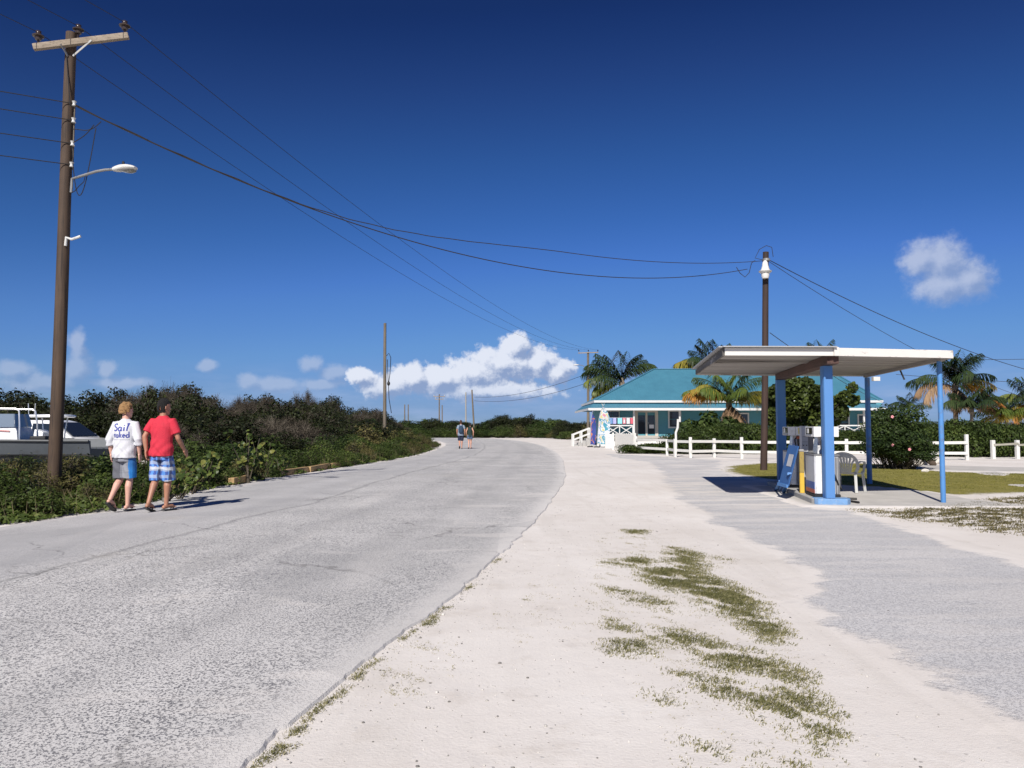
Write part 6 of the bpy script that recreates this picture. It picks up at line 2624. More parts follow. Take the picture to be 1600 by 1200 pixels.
def zoned(kind, x, y):
    lab = {'dark': 'dark evergreen scrub bush %s', 'brown': 'brown half bare wind bent bush %s', 'green': 'mid green leafy bush %s', 'weed': 'low fresh green weedy bush %s', 'olive': 'low dry olive brown bush %s', 'grape': 'broad round leaved bush %s'}[kind]
    nm = {'dark': 'dark bushes %s', 'brown': 'brown bushes %s', 'green': 'green bushes %s', 'weed': 'weedy bushes %s', 'olive': 'dry bushes %s', 'grape': 'round leaved bushes %s'}[kind]
    z = zone(x, y)
    return lab % z, nm % z


def blocked(x, y):
    px, _ = to_px(x, y)
    return px - FPX * 1.5 / y < 172 and 19.3 < y < 34.5


def limit(x, y, h):
    """keep the boats and the car in sight"""
    px, _ = to_px(x, y)
    if px < 172 and y < 34:
        lim = 714 if px < 118 else 704
        return min(h, top_z(px, lim + rv.uniform(-3, 8), y))
    return h


def add_row(off, d0, d1, step, h0, h1, kinds, wk=1.15, follow=None, jit=.5):
    y = d0
    while y < d1:
        x = road_left_x(min(y, 62)) - off + rv.uniform(-jit, jit)
        h = rv.uniform(h0, h1)
        px, _ = to_px(x, y)
        kind = rv.choice(kinds)
        if follow is not None:
            h = max(.8, top_z(px, interp(px, OUT) + follow + rv.choice([-9, -2, 2, 6, 12]) + rv.uniform(-4, 4), y))
        h = limit(x, y, h)
        if not blocked(x, y) and h > .3 and px > -330:
            n = {'dark': 4, 'brown': 2, 'green': 3, 'weed': 3, 'olive': 2, 'grape': 2}[kind]
            lab, grp = zoned(kind, x, y)
            W = PROTO[kind + '0'][2]
            w = h * wk * rv.uniform(.9, 1.3) if kind in ('weed', 'olive', 'grape') else W * rv.uniform(.8, 1.1)
            if kind in ('green', 'dark', 'brown'):
                w = max(min(w, h * 1.9), 1.2)
            shrub(kind + str(rv.randrange(n)), x, y, h, w, lab, grp, rg=rv)
        y += step * rv.uniform(.8, 1.2) * (1 + (y - d0) / 90)


add_row(.75, 12.5, 60, 1.15, .35, .7, ['weed', 'weed', 'olive'], 1.7, jit=.2)
add_row(1.7, 13, 62, 1.2, .6, 1.05, ['weed', 'weed', 'olive', 'green'], 1.6, jit=.35)
add_row(2.9, 14, 64, 1.5, .9, 1.5, ['weed', 'green', 'green', 'olive', 'dark'], 1.5)
add_row(4.3, 15, 66, 1.9, 1.4, 2.1, ['green', 'dark', 'dark', 'brown'])
add_row(6.2, 18, 70, 1.9, 2, 2.6, ['dark', 'dark', 'brown'], follow=22)
add_row(8.4, 20, 72, 2.0, 2, 3, ['dark', 'dark', 'dark', 'brown'], follow=6)
add_row(11.0, 24, 74, 2.2, 2, 3, ['dark', 'dark', 'brown', 'dark'], follow=2)
# belt behind the boats and the car
for k in range(17):
    y = 36 + rv.uniform(0, 3.5)
    px = -250 + k * 34 + rv.uniform(-8, 8)
    x = P(px, 650, y).x
    kind = 'brown' if px > 205 and px < 275 else rv.choice(['dark', 'dark', 'dark', 'brown'])
    h = top_z(px, interp(px, OUT) + rv.uniform(-8, 10), y)
    shrub(kind + str(rv.randrange(2)), x, y, h, 3.6, *zoned(kind, x, y), rg=rv)
for k in range(14):
    y = 33.6 + rv.uniform(0, 1.5)
    px = -220 + k * 33 + rv.uniform(-8, 8)
    x = P(px, 650, y).x
    shrub('dark' + str(rv.randrange(4)), x, y, top_z(px, 632 + rv.uniform(-6, 8), y), 3.2, *zoned('dark', x, y), rg=rv)
# undergrowth round the boat
for k in range(26):
    y = rv.choice([17.4, 18.2, 18.9, 23.6, 28.2]) + rv.uniform(-.3, .3)
    px = rv.uniform(-60, 190)
    x = P(px, 650, y).x
    kind = rv.choice(['weed', 'olive', 'dark', 'weed'])
    shrub(kind + str(rv.randrange(2)), x, y, rv.uniform(.55, .75) if y < 20 else .6, rv.uniform(1.1, 1.6), *[t.replace(zone(x, y), 'close round the grey boat') for t in zoned(kind, x, y)], rg=rv)
# big wind-bent bush behind the two near people
for px, py, y in ((236, 592, 35), (266, 588, 35), (295, 602, 34), (205, 604, 36)):
    p = P(px, 650, y)
    shrub('brown' + str(rv.randrange(2)), p.x, y, top_z(px, py, y), 3.0, *zoned('brown', p.x, y), rot=rv.uniform(-.4, .4), rg=rv)

# sea-grape sprouts with big single leaves on the verge
GRAPE_LEAF = []
for i in range(3):
    n = 9
    a = np.linspace(0, 2 * PI, n, endpoint=False)
    r = 1 + .06 * np.sin(a * 3 + i)
    V = np.concatenate([[[0, 0, 0]], np.stack([np.cos(a) * .5 * r, np.sin(a) * .5 * r * .92, .07 * np.cos(2 * a + i) + .04], -1)])
    F = np.array([[0, 1 + k, 1 + (k + 1) % n] for k in range(n)])
    me = fast_mesh('leaf', V, F, {'tint': np.full(len(V), .35 + .3 * i)})
    me.materials.append(LM_GRAPE)
    GRAPE_LEAF.append(me)
SG = [(335, 772, .75, 1.0, 48), (350, 764, .85, 1.0, 40), (416, 755, 1.35, 1.0, 52), (437, 750, 1.15, .9, 40), (318, 781, .6, .9, 36), (298, 785, .6, .8, 30), (462, 745, .7, .8, 26)]
for k, (px, py, h, w, n) in enumerate(SG):
    b = G(px, py)
    b.x -= .45
    o = thing('sea_grape', 'sprouting plant with large round yellow green leaves on the left verge', 'plant', (b.x, b.y, 0), 0, 'round leaved sprouts on the verge')
    A, B, R = [], [], []
    tips = []
    for j in range(7):
        e = np.array([rv.uniform(-.5, .5) * w, rv.uniform(-.4, .3) * w, h * rv.uniform(.6, 1)])
        A.append(np.array([rv.uniform(-.05, .05), rv.uniform(-.05, .05), 0.0]))
        B.append(e)
        R.append(.014)
        tips.append((A[-1], e))
    tm = twig_mesh('stems', np.array(A), np.array(B), R, np.full(7, .8))
    tm.materials.append(LM_TWIG)
    link_mesh('stems', tm, None, o)
    for j in range(n):
        a, e = tips[j % 7]
        p = a + (e - a) * rv.uniform(.35, 1.05) + np.array([rv.uniform(-.1, .1), rv.uniform(-.12, .02), rv.uniform(-.05, .08)])
        lf = link_mesh('leaf', GRAPE_LEAF[rv.randrange(3)], None, o)
        lf.location = p
        lf.rotation_euler = (rv.uniform(.3, 1.5), rv.uniform(-.6, .6), rv.uniform(-.9, .9))
        s = rv.uniform(.07, .14)
        lf.scale = (s, s, s)

# creeper covering the verge
rg = np.random.default_rng(77)
ys = rg.uniform(9.0, 50.0, 52000) ** 1.0
ys = 8.8 + (ys - 9.0) ** 1.25 / 41 ** .25
off = rg.gamma(2.0, .62, len(ys))
xs = np.array([road_left_x(y) for y in ys]) - .12 - off - .22 * np.sin(ys * 2.1) ** 2
hgt = np.clip(off * .30, 0.0, .34) * (0.6 + .5 * np.sin(xs * 3.1 + ys * 1.7)) + .03
zs = np.abs(hgt * rg.uniform(.3, 1.15, len(ys))) + .015
keep = off < 3.6
pos = np.stack([xs, ys, zs], -1)[keep]
nrm = rg.normal(0, .5, pos.shape) + np.array([0, -.35, .8])
tint = np.clip(.48 + .2 * np.sin(pos[:, 0] * 2.3) * np.sin(pos[:, 1] * 1.6) + rg.normal(0, .18, len(pos)), 0, 1)
me = leaves_mesh('creeper', pos, nrm, rg.uniform(.05, .105, len(pos)), tint, rg, .75)
me.materials.append(LM_LIGHT)
tag(link_mesh('creeper', me, None), 'low green leafy creeper covering the left road verge', 'ground cover', kind='stuff')
# dry stalks and straw among it
n = 2400
ys = rg.uniform(9.5, 45, n)
xs = np.array([road_left_x(y) for y in ys]) - .25 - rg.gamma(2.0, .55, n)
A = np.stack([xs, ys, np.zeros(n)], -1)
B = A + np.stack([rg.normal(0, .16, n), rg.normal(0, .16, n), rg.uniform(.06, .42, n)], -1)
tm = twig_mesh('dry_stalks', A, B, np.full(n, .0045), rg.uniform(.4, 1, n))
tm.materials.append(leafmat('straw', [(0, (.07, .055, .035)), (.5, (.16, .13, .075)), (1, (.30, .25, .15))], .9, .1, .1))
tag(link_mesh('dry_stalks', tm, None), 'dry brown stalks standing among the verge creeper', 'ground cover', kind='stuff')

# scrub beyond the road bend
BG = ('rounded green bush beyond the road bend', 'bushes beyond the road bend')
BD = ('dark green bush beyond the road bend', 'dark bushes beyond the road bend')
OUT2 = [(560, 655), (640, 654), (700, 652), (745, 660), (770, 648), (830, 646), (870, 652), (900, 657), (940, 662)]
for k in range(46):
    px = 560 + k * 8.6 + rv.uniform(-4, 4)
    y = 106 + rv.uniform(0, 7)
    x = P(px, 660, y).x
    h = top_z(px, interp(px, OUT2) + rv.uniform(-2, 5), y)
    if px > 880:
        y = 92 + rv.uniform(0, 6)
        x = P(px, 660, y).x
        h = top_z(px, interp(px, OUT2), y)
    kd = rv.choice(['green', 'green', 'dark'])
    shrub(kd + str(rv.randrange(3)), x, y, h * rv.uniform(.9, 1.05), rv.uniform(3.4, 5.0), *(BD if kd == 'dark' else BG), rg=rv)
for k in range(30):
    px = 580 + k * 11.5 + rv.uniform(-4, 4)
    y = 100.5 + rv.uniform(0, 3)
    if px > 860:
        y = interp(px, [(860, 96), (920, 76)]) + 3
    shrub(rv.choice(['green', 'weed', 'olive', 'weed']) + str(rv.randrange(2)), P(px, 660, y).x, y, rv.uniform(.9, 1.7), rv.uniform(2.2, 3.4),
          'low scrubby bush along the far road edge', 'low bushes along the far road edge', rg=rv)
for k in range(40):
    px = 430 + k * 34 + rv.uniform(-8, 8)
    y = 135 + rv.uniform(0, 25)
    shrub(rv.choice(['dark', 'green']) + str(rv.randrange(3)), P(px, 660, y).x, y, rv.uniform(2.2, 3.0), rv.uniform(5, 8), 'far bush on the skyline behind the houses and the bend', 'far skyline bushes', rg=rv)

# garden shrubs round the house
HG = ('bushy green hedge plant behind the white rail fence', 'hedge plants behind the rail fence')
for k in range(30):
    px = 1004 + k * 12.4 + rv.uniform(-4, 4)
    if px > 1350:
        break
    y = 41.5 + rv.uniform(0, 1.6)
    tz_ = interp(px, [(1000, 694), (1040, 690), (1065, 672), (1110, 662), (1160, 655), (1215, 660), (1260, 672), (1350, 668)])
    shrub('hedge' + str(rv.randrange(2)), P(px, 660, y).x, y, top_z(px, tz_ + rv.uniform(-3, 3), y), 2.2, *HG, rg=rv)
for k in range(20):
    px = 1400 + k * 14 + rv.uniform(-4, 4)
    y = 37.6 + rv.uniform(0, 1.4)
    tz_ = interp(px, [(1400, 660), (1450, 656), (1500, 650), (1560, 655), (1620, 662)])
    shrub('hedge' + str(rv.randrange(2)), P(px, 660, y).x, y, top_z(px, tz_ + rv.uniform(-3, 4), y), 2.3, 'dense green hedge plant along the fence beside the palms', 'hedge plants beside the palms', rg=rv)
GS = ('dark round leaved bush growing in front of the house verandah', 'round leaved bushes in front of the verandah')
for px, py, y, w in ((1085, 652, 46, 2.2), (1110, 640, 45.5, 2.6), (1132, 646, 45, 2.2), (1065, 664, 45, 1.8)):
    shrub('grape' + str(rv.randrange(2)), P(px, 660, y).x, y, top_z(px, py, y), w, *GS, rg=rv)

# sea-grape tree by the verandah
def broad_tree(px, y, px_pts, label):
    base = P(px, 660, y)
    o = thing('tree', label, 'tree', (base.x, y, 0))
    rgt = np.random.default_rng(int(px))
    pos, tint, A, B, R = [], [], [], [], []
    for (cx_, cy_, r) in px_pts:
        c = P(cx_, cy_, y + rgt.uniform(-.8, .8))
        rr = r * y / FPX
        n = int(520 * (rr / .6) ** 2)
        d = unit(rgt.normal(size=(n, 3)))
        k = rgt.uniform(.4, 1.05, n) ** .6
        cc = np.array([c.x - base.x, c.y - y, c.z])
        pos.append(cc + d * (rr * k)[:, None])
        tint.append(np.clip(.40 + rgt.uniform(-.12, .12) + rgt.normal(0, .17, n), 0, 1))
        mid_ = np.array([cc[0] * .45, cc[1] * .4, max(.9, cc[2] * .62)])
        A += [mid_]
        B += [cc]
        R += [.04]
        for _ in range(6):
            A.append(cc)
            B.append(cc + unit(rgt.normal(size=3)) * rr * .9)
            R.append(.012)
    pos = np.concatenate(pos)
    nr = rgt.normal(0, .6, pos.shape) + np.array([-.1, -.4, .6])
    me = leaves_mesh('crown', pos, nr, rgt.uniform(.13, .27, len(pos)), np.concatenate(tint), rgt, .8, 'round')
    me.materials.append(leafmat('leaf_almond', [(0, (.03, .042, .012)), (.4, (.07, .095, .022)), (.8, (.13, .16, .035)), (1, (.22, .24, .06))], .4, .3))
    link_mesh('crown', me, None, o)
    m = MB()
    m.tube([(0, 0, -.05), (.05, 0, .5), (-.03, .02, 1.1), (.04, 0, 1.7)], [.16, .13, .11, .08], 10)
    m.build('trunk', M_BARK, o, local=True, smooth=True)
    tm_ = twig_mesh('limbs', np.array(A), np.array(B), R, rgt.uniform(.3, .9, len(A)))
    tm_.materials.append(LM_TWIG)
    link_mesh('limbs', tm_, None, o)
    return o


broad_tree(1262, 47.5, [(1220, 640, 20), (1215, 615, 15), (1235, 605, 17), (1255, 608, 19), (1275, 618, 17), (1240, 630, 22), (1270, 640, 22), (1255, 655, 24), (1225, 660, 20), (1300, 632, 14), (1320, 622, 11),
                         (1334, 626, 9), (1312, 644, 14), (1332, 606, 8), (1300, 655, 13), (1285, 628, 14), (1205, 632, 12), (1208, 650, 14)], 'spreading broad leaved tree in front of the verandah behind the fuel canopy')
# flowering bush by the canopy
hb = G(1402, 733)
lm, tm, W, H = PROTO['hibiscus']
hib = thing('flowering_shrub', 'tall dark green bush with pink flowers beside the canopy', 'shrub', (hb.x, hb.y, 0))
hh = top_z(1402, 611, hb.y)
for k, (dx, dy, s, hs) in enumerate(((0, 0, 1.0, 1.0), (.45, .15, .8, .72), (-.42, .05, .8, .78), (.1, -.25, .95, .48), (-.2, -.1, 1.0, .55), (.35, -.1, .8, .42))):
    c = link_mesh('crown', lm, None, hib)
    c.location = (dx, dy, 0)
    c.rotation_euler = (0, 0, k * 2.1)
    c.scale = (s * .92, s * .92, hh / H * hs)
    c2 = link_mesh('stems', tm, None, hib)
    c2.location = (dx, dy, 0)
    c2.scale = (s * .8, s * .8, hh / H * hs * .9)
for px, py in ((1394, 651), (1394, 695), (1421, 702)):
    q = P(px, py, hb.y - .92)
    m = MB()
    n = 5
    for i in range(n):
        a = 2 * PI * i / n
        t_ = Vector((math.cos(a), -.25, math.sin(a)))
        s_ = Vector((-math.sin(a), 0, math.cos(a)))
        m.poly([q, q + t_ * .03 + s_ * .024, q + t_ * .06, q + t_ * .03 - s_ * .024])
    m.tube([q, q + Vector((0, -.05, .01))], .006, 5)
    m.build('flower', paint('pink_petal', (.72, .30, .32), .6), hib)

# ------------------------------------------------------------------ palms
def frond_mesh(seed, L, arch, droop, leaf, wind):
    rg = np.random.default_rng(seed)
    n = 15
    pts = []
    p = np.array([0., 0, 0])
    ang = arch
    for i in range(n + 1):
        pts.append(p.copy())
        t = i / n
        ang = arch - droop * t ** 1.5
        p = p + np.array([math.cos(ang), wind * t * .5, math.sin(ang)]) * L / n
    pts = np.array(pts)
    V, F = [], []

    def quad(a, b, c, d):
        i = len(V)
        V.extend([a, b, c, d])
        F.append((i, i + 1, i + 2, i + 3))
    for i in range(n):
        w0, w1 = .035 * (1 - i / n * .8), .035 * (1 - (i + 1) / n * .8)
        s = np.array([0, 1., 0])
        quad(pts[i] - s * w0, pts[i] + s * w0, pts[i + 1] + s * w1, pts[i + 1] - s * w1)
        u = np.array([0, 0, .025])
        quad(pts[i] - u, pts[i] + u, pts[i + 1] + u * .8, pts[i + 1] - u * .8)
    m = 52
    tv = []
    for j in range(m):
        t = .12 + .87 * j / (m - 1)
        f = t * n
        i = min(n - 1, int(f))
        c = pts[i] + (pts[i + 1] - pts[i]) * (f - i)
        d = pts[i + 1] - pts[i]
        d = d / np.linalg.norm(d)
        ll = leaf * (.45 + 1.1 * math.sin(PI * min(1, t * .95 + .08)) ** .8) * rg.uniform(.85, 1.1)
        for s in (-1, 1):
            side = np.array([0, s * 1.0, 0])
            dirv = d * .75 + side * .65 + np.array([0, 0, -.15 - .75 * t * rg.uniform(.4, 1.5)]) + rg.normal(0, .10, 3) + np.array([0, wind * .4, 0])
            dirv /= np.linalg.norm(dirv)
            hang = np.array([0, 0, -.42 * ll])
            wv = np.cross(dirv, np.array([0, 0, 1.]))
            wv = wv / (np.linalg.norm(wv) + 1e-6) * .036
            mid = c + dirv * ll * .55 + hang * .2
            tip = c + dirv * ll + hang
            i0 = len(V)
            V.extend([c - wv * .5, c + wv * .5, mid + wv * .8, mid - wv * .8, tip])
            F.append((i0, i0 + 1, i0 + 2, i0 + 3))
            F.append((i0 + 3, i0 + 2, i0 + 4, i0 + 4))
    me = bpy.data.meshes.new('frond')
    F2 = [tuple(dict.fromkeys(f)) for f in F]
    me.from_pydata([tuple(v) for v in V], [], F2)
    a = me.attributes.new('tint', 'FLOAT', 'POINT')
    tx = np.array(V)[:, 0]
    a.data.foreach_set('value', np.clip(.35 + .35 * tx / L + rg.normal(0, .12, len(V)), 0, 1).astype(np.float32))
    me.update()
    return me


FR = {'up': [frond_mesh(1, 2.6, 1.25, 1.3, .62, .15), frond_mesh(2, 2.6, 1.35, .9, .6, -.2)],
      'mid': [frond_mesh(3, 2.9, .85, 1.6, .66, .2), frond_mesh(4, 2.9, .7, 1.3, .66, -.15)],
      'low': [frond_mesh(5, 2.6, .35, 1.6, .62, .1), frond_mesh(6, 2.5, .1, 1.5, .6, -.1)],
      'dead': [frond_mesh(7, 1.5, -.5, 1.3, .45, .0)]}
PM_DARK = leafmat('palm_dark', [(0, (.012, .022, .012)), (.5, (.028, .048, .020)), (1, (.065, .09, .03))], .4, .2)
PM_GREEN = leafmat('palm_green', [(0, (.045, .07, .018)), (.5, (.10, .14, .03)), (1, (.22, .24, .055))], .4, .3)
PM_YELL = leafmat('palm_yellow', [(0, (.12, .13, .03)), (.5, (.30, .26, .05)), (1, (.42, .28, .06))], .5, .35)
PM_ORNG = leafmat('palm_orange', [(0, (.22, .15, .04)), (.5, (.42, .22, .05)), (1, (.48, .19, .05))], .5, .35)
PM_DEAD = leafmat('palm_dead', [(0, (.10, .06, .035)), (.5, (.22, .14, .08)), (1, (.34, .23, .14))], .8, .1)
M_PTRUNK = paint('palm_trunk', (0.20, 0.165, 0.125), .9, .25, 8.0, bump=.6)


def palm(px, py, y, scale, spec, label, lean=0.0):
    """crown centre at that pixel; spec: (kind, compass angle in degrees, pitch, material)"""
    c = P(px, py, y)
    o = thing('palm_tree', label, 'palm tree', (c.x - lean, y, 0))
    m = MB()
    pts, rs = [], []
    for i in range(9):
        t = i / 8
        pts.append((lean * t ** 1.6, 0, (c.z - .05) * t - (.1 if i == 0 else 0)))
        rs.append((.17 - .07 * t + (.08 if i == 0 else 0)) * min(1.2, scale + .1))
    m.tube(pts, rs, 10)
    m.build('trunk', M_PTRUNK, o, local=True, smooth=True)
    m = MB()
    m.lathe([(.10 * scale, -.35 * scale), (.20 * scale, -.1 * scale), (.17 * scale, .15 * scale), (.06 * scale, .45 * scale)], (lean, 0, c.z), n=10)
    m.build('crownshaft', leafmat('palm_dead', [(0, (.1, .06, .03)), (1, (.3, .2, .1))]) if False else M_PTRUNK, o, local=True)
    rr = random.Random(int(px * 7 + py))
    for kind, az, pit, mt in spec:
        f = link_mesh('frond', rr.choice(FR[kind]), None, o)
        if len(f.data.materials) == 0:
            f.data.materials.append(PM_GREEN)
        f.material_slots[0].link = 'OBJECT'
        f.material_slots[0].material = mt
        f.location = (lean, 0, c.z)
        f.rotation_euler = (0, math.radians(-pit), math.radians(az))
        s = scale * rr.uniform(.9, 1.08)
        f.scale = (s, s, s)
    return o


def ring(kind, n, start, pit, mt, jit=12, seed=1):
    r = random.Random(seed + n)
    return [(kind, start + 360 * i / n + r.uniform(-jit, jit), pit + r.uniform(-8, 8), mt) for i in range(n)]


# left of the roof: fronds blown towards the left
palm(972, 601, 73, 1.45, [('up', 180, -5, PM_DARK), ('up', 160, 0, PM_DARK), ('up', 200, -12, PM_DARK), ('up', 30, 8, PM_DARK), ('up', -20, 0, PM_DARK), ('up', 100, 5, PM_DARK), ('up', -70, 8, PM_DARK),
                          ('mid', 170, 0, PM_DARK), ('mid', 195, -12, PM_GREEN), ('mid', 215, -8, PM_DARK), ('low', 185, -2, PM_YELL), ('low', 168, -14, PM_YELL), ('mid', 10, 15, PM_DARK), ('mid', -40, 10, PM_DARK),
                          ('up', 150, -22, PM_DARK), ('mid', 185, 10, PM_DARK), ('low', 200, 0, PM_GREEN), ('up', 5, 12, PM_DARK)], 'dark windblown palm behind the left end of the blue roof', -.4)
palm(1113, 580, 75, 1.35, ring('up', 9, 10, 0, PM_DARK) + [('mid', 180, 0, PM_GREEN), ('mid', 195, -5, PM_YELL), ('mid', 170, -10, PM_DARK), ('mid', 0, 5, PM_DARK)] + ring('mid', 6, 40, 0, PM_DARK), 'dark palm rising behind the middle of the blue roof')
palm(1166, 578, 80, .9, ring('up', 8, 10, 0, PM_DARK) + ring('mid', 5, 0, 0, PM_DARK), 'small dark palm top beside the dark pole above the canopy')
palm(1283, 570, 82, 1.1, ring('up', 7, 30, 0, PM_DARK) + ring('mid', 6, 0, 0, PM_DARK) + [('up', 180, 15, PM_DARK)], 'dark palm top showing above the right part of the canopy')
# before the verandah: low palm with orange fronds
palm(1139, 632, 49.3, 1.06, ring('up', 8, 15, 0, PM_GREEN) + ring('mid', 6, 50, 4, PM_GREEN) + [('mid', 184, -2, PM_ORNG), ('mid', 196, -8, PM_ORNG), ('mid', 172, -6, PM_ORNG), ('mid', 205, 4, PM_YELL), ('mid', 190, 6, PM_YELL), ('mid', -10, -4, PM_YELL),
                                                                                        ('mid', 8, -10, PM_YELL), ('mid', -25, -10, PM_YELL), ('low', -70, -30, PM_DEAD), ('dead', -90, 0, PM_DEAD), ('dead', -60, -10, PM_DEAD), ('dead', -120, -5, PM_DEAD), ('dead', -100, -20, PM_DEAD)],
     'low palm with orange and yellow drooping fronds in front of the verandah')
# right-hand palms
palm(1492, 606, 48, 1.0, ring('up', 12, 10, 4, PM_DARK) + ring('mid', 3, 30, 0, PM_DARK) + [('low', 180, 5, PM_DEAD), ('low', 196, -5, PM_DEAD), ('mid', 178, -4, PM_DARK), ('mid', 5, 2, PM_DARK), ('mid', 0, -12, PM_YELL), ('low', 8, 12, PM_ORNG),
                                                                                       ('dead', -90, 0, PM_DEAD), ('dead', -60, 0, PM_DEAD), ('dead', -120, -15, PM_DEAD), ('dead', -80, -25, PM_DEAD), ('dead', 200, -25, PM_DEAD)], 'tall palm with brown hanging fronds right of the canopy')
palm(1518, 642, 45, .72, ring('up', 9, 0, 0, PM_DARK) + ring('mid', 7, 20, 0, PM_DARK) + [('low', 10, 20, PM_DEAD), ('low', -5, 25, PM_ORNG)], 'low dark palm between the tall palm and the hedge')
palm(1572, 652, 46, .72, ring('up', 8, 0, 0, PM_DARK) + ring('mid', 8, 20, 0, PM_GREEN) + ring('low', 5, 20, 5, PM_YELL), 'yellowing young palm behind the right hedge')
palm(1612, 630, 50, .8, ring('up', 8, 0, 0, PM_DARK) + ring('mid', 7, 20, 0, PM_GREEN) + [('low', 185, 0, PM_YELL), ('low', 200, -8, PM_ORNG)], 'palm with yellow lower fronds at the far right hedge')
palm(1420, 640, 60, .6, ring('up', 7, 0, 0, PM_DARK) + ring('mid', 6, 20, 0, PM_DARK), 'small palm peeping over the flowering bush')

# ------------------------------------------------------------------ grass, straw and pebbles on the sand
GM_TUFT = leafmat('beach_grass', [(0, (.06, .065, .024)), (.35, (.125, .125, .048)), (.7, (.22, .205, .10)), (1, (.38, .34, .21))], .8, .2, .2)


def blades(polys, dens, hmin, hmax, width, wind, seed, tone=0.0, gap=-9.0, lay=.6, soft=.10, along=(.80, -.60)):
    """short grass over picture-traced patches; thins out towards the rim and runs in streaks"""
    rg = np.random.default_rng(seed)
    Ps, T, Hs = [], [], []
    ax, ay = along
    for poly, dmul in polys:
        w = px_poly(poly) if poly[0][1] > 300 else poly
        xs = [p[0] for p in w]
        ys = [p[1] for p in w]
        mg = soft * 1.5
        x0, x1, y0, y1 = min(xs) - mg, max(xs) + mg, min(ys) - mg, max(ys) + mg
        n = int((x1 - x0) * (y1 - y0) * dens * dmul)
        nc = max(6, int(n / 14))
        cx_, cy_ = rg.uniform(x0, x1, nc), rg.uniform(y0, y1, nc)
        k = rg.integers(0, nc, n)
        sp = rg.gamma(2.0, .012, nc)
        run = rg.normal(0, 1, n) * 2.6
        x = cx_[k] + (rg.normal(0, 1, n) + run * ax) * sp[k]
        y = cy_[k] + (rg.normal(0, 1, n) + run * ay) * sp[k]
        dd = poly_dist(x, y, w)
        u, v = x * ax + y * ay, -x * ay + y * ax
        gate = np.sin(v * 11 + 2.6 * np.sin(u * 2.3)) * .45 + np.sin(v * 27 + 2.2 * np.sin(u * 5.1) + u * 4) * .5 + np.sin(u * 9.7 + 2 * np.sin(v * 6)) * .5 + np.sin(u * 31 + 3 * np.sin(v * 17)) * .3
        prob = np.clip((dd + soft * .7) / (soft * 2), 0, 1) * np.clip((gate - gap) / .9, .04, 1)
        ok = rg.random(n) < prob
        Ps.append(np.stack([x[ok], y[ok], np.zeros(ok.sum())], -1))
        T.append((rg.normal(0, .16, nc)[k] - .12 * np.clip(gate, -1, 1) + .25 * (1 - prob))[ok])
        Hs.append((.45 + .55 * prob)[ok])
    A = np.concatenate(Ps)
    n = len(A)
    T = np.concatenate(T)
    h = (hmin + (hmax - hmin) * rg.random(n) ** 1.6) * np.concatenate(Hs)
    az = rg.uniform(0, 2 * PI, n)
    flat = rg.gamma(2.0, .6, n) * lay
    d = np.stack([np.cos(az) * flat + wind[0], np.sin(az) * flat + wind[1], np.ones(n)], -1)
    d = unit(d) * h[:, None]
    side = unit(np.cross(d, rg.normal(size=(n, 3)))) * (width * rg.uniform(.5, 1.4, n))[:, None]
    mid = A + d * .55 + np.array([0, 0, .003])
    tip = A + d + np.stack([d[:, 0] * .4, d[:, 1] * .4, -h * .3], -1)
    tip[:, 2] = np.maximum(tip[:, 2], .003)
    V = np.stack([A - side * .5, A + side * .5, mid + side * .4, mid - side * .4, tip], 1).reshape(-1, 3)
    b = np.arange(n)[:, None] * 5
    F = np.concatenate([b + [[0, 1, 2]], b + [[0, 2, 3]], b + [[3, 2, 4]]], 0)
    t = np.clip(.42 + tone + T + rg.normal(0, .15, n), 0, 1)
    return fast_mesh('grass', V, F, {'tint': np.repeat(t, 5)})


STRIP = [([(1045, 855), (1095, 865), (1105, 890), (1075, 905), (1040, 880)], 1), ([(940, 880), (1000, 868), (1025, 880), (985, 888)], 1),
         ([(995, 890), (1060, 885), (1140, 910), (1205, 945), (1150, 940), (1100, 938), (1040, 922), (1000, 905)], 1.1),
         ([(1080, 925), (1160, 930), (1220, 970), (1222, 990), (1215, 1003), (1180, 995), (1140, 965), (1090, 945)], 1.3),
         ([(945, 968), (1000, 982), (1060, 985), (1120, 1003), (1170, 1016), (1225, 1036), (1258, 1058), (1250, 1070), (1210, 1060), (1180, 1054), (1120, 1047), (1060, 1012), (985, 990), (950, 982)], 1.3),
         ([(945, 1003), (1000, 997), (1022, 1010), (1010, 1028), (950, 1022)], 1.1),
         ([(1040, 1050), (1100, 1058), (1150, 1065), (1210, 1078), (1215, 1068), (1270, 1083), (1300, 1113), (1312, 1150), (1280, 1162), (1240, 1142), (1200, 1127), (1160, 1102), (1100, 1078)], 1.4),
         ([(1190, 1185), (1240, 1190), (1290, 1180), (1315, 1215), (1190, 1215)], 1), ([(950, 918), (1000, 928), (1050, 943), (1042, 957), (1010, 950), (960, 930)], .9),
         ([(1020, 1078), (1052, 1084), (1047, 1102), (1020, 1096)], .9), ([(1068, 1160), (1112, 1165), (1102, 1192), (1070, 1190)], .8), ([(975, 828), (1012, 829), (1006, 835), (980, 834)], 1.2),
         ([(1120, 870), (1146, 876), (1140, 880), (1122, 876)], .9), ([(1190, 985), (1235, 990), (1228, 1006), (1195, 1004)], 1.3), ([(1195, 1035), (1255, 1050), (1262, 1066), (1215, 1060)], 1.4)]
me = blades(STRIP, 13000, .012, .060, .0040, (.5, .0), 8, 0.09, gap=-1.0, lay=.75, soft=.14)
me.materials.append(GM_TUFT)
tag(link_mesh('beach_grass', me, None), 'olive grass tufts growing in a strip on the pale sand beside the road', 'grass', kind='stuff')
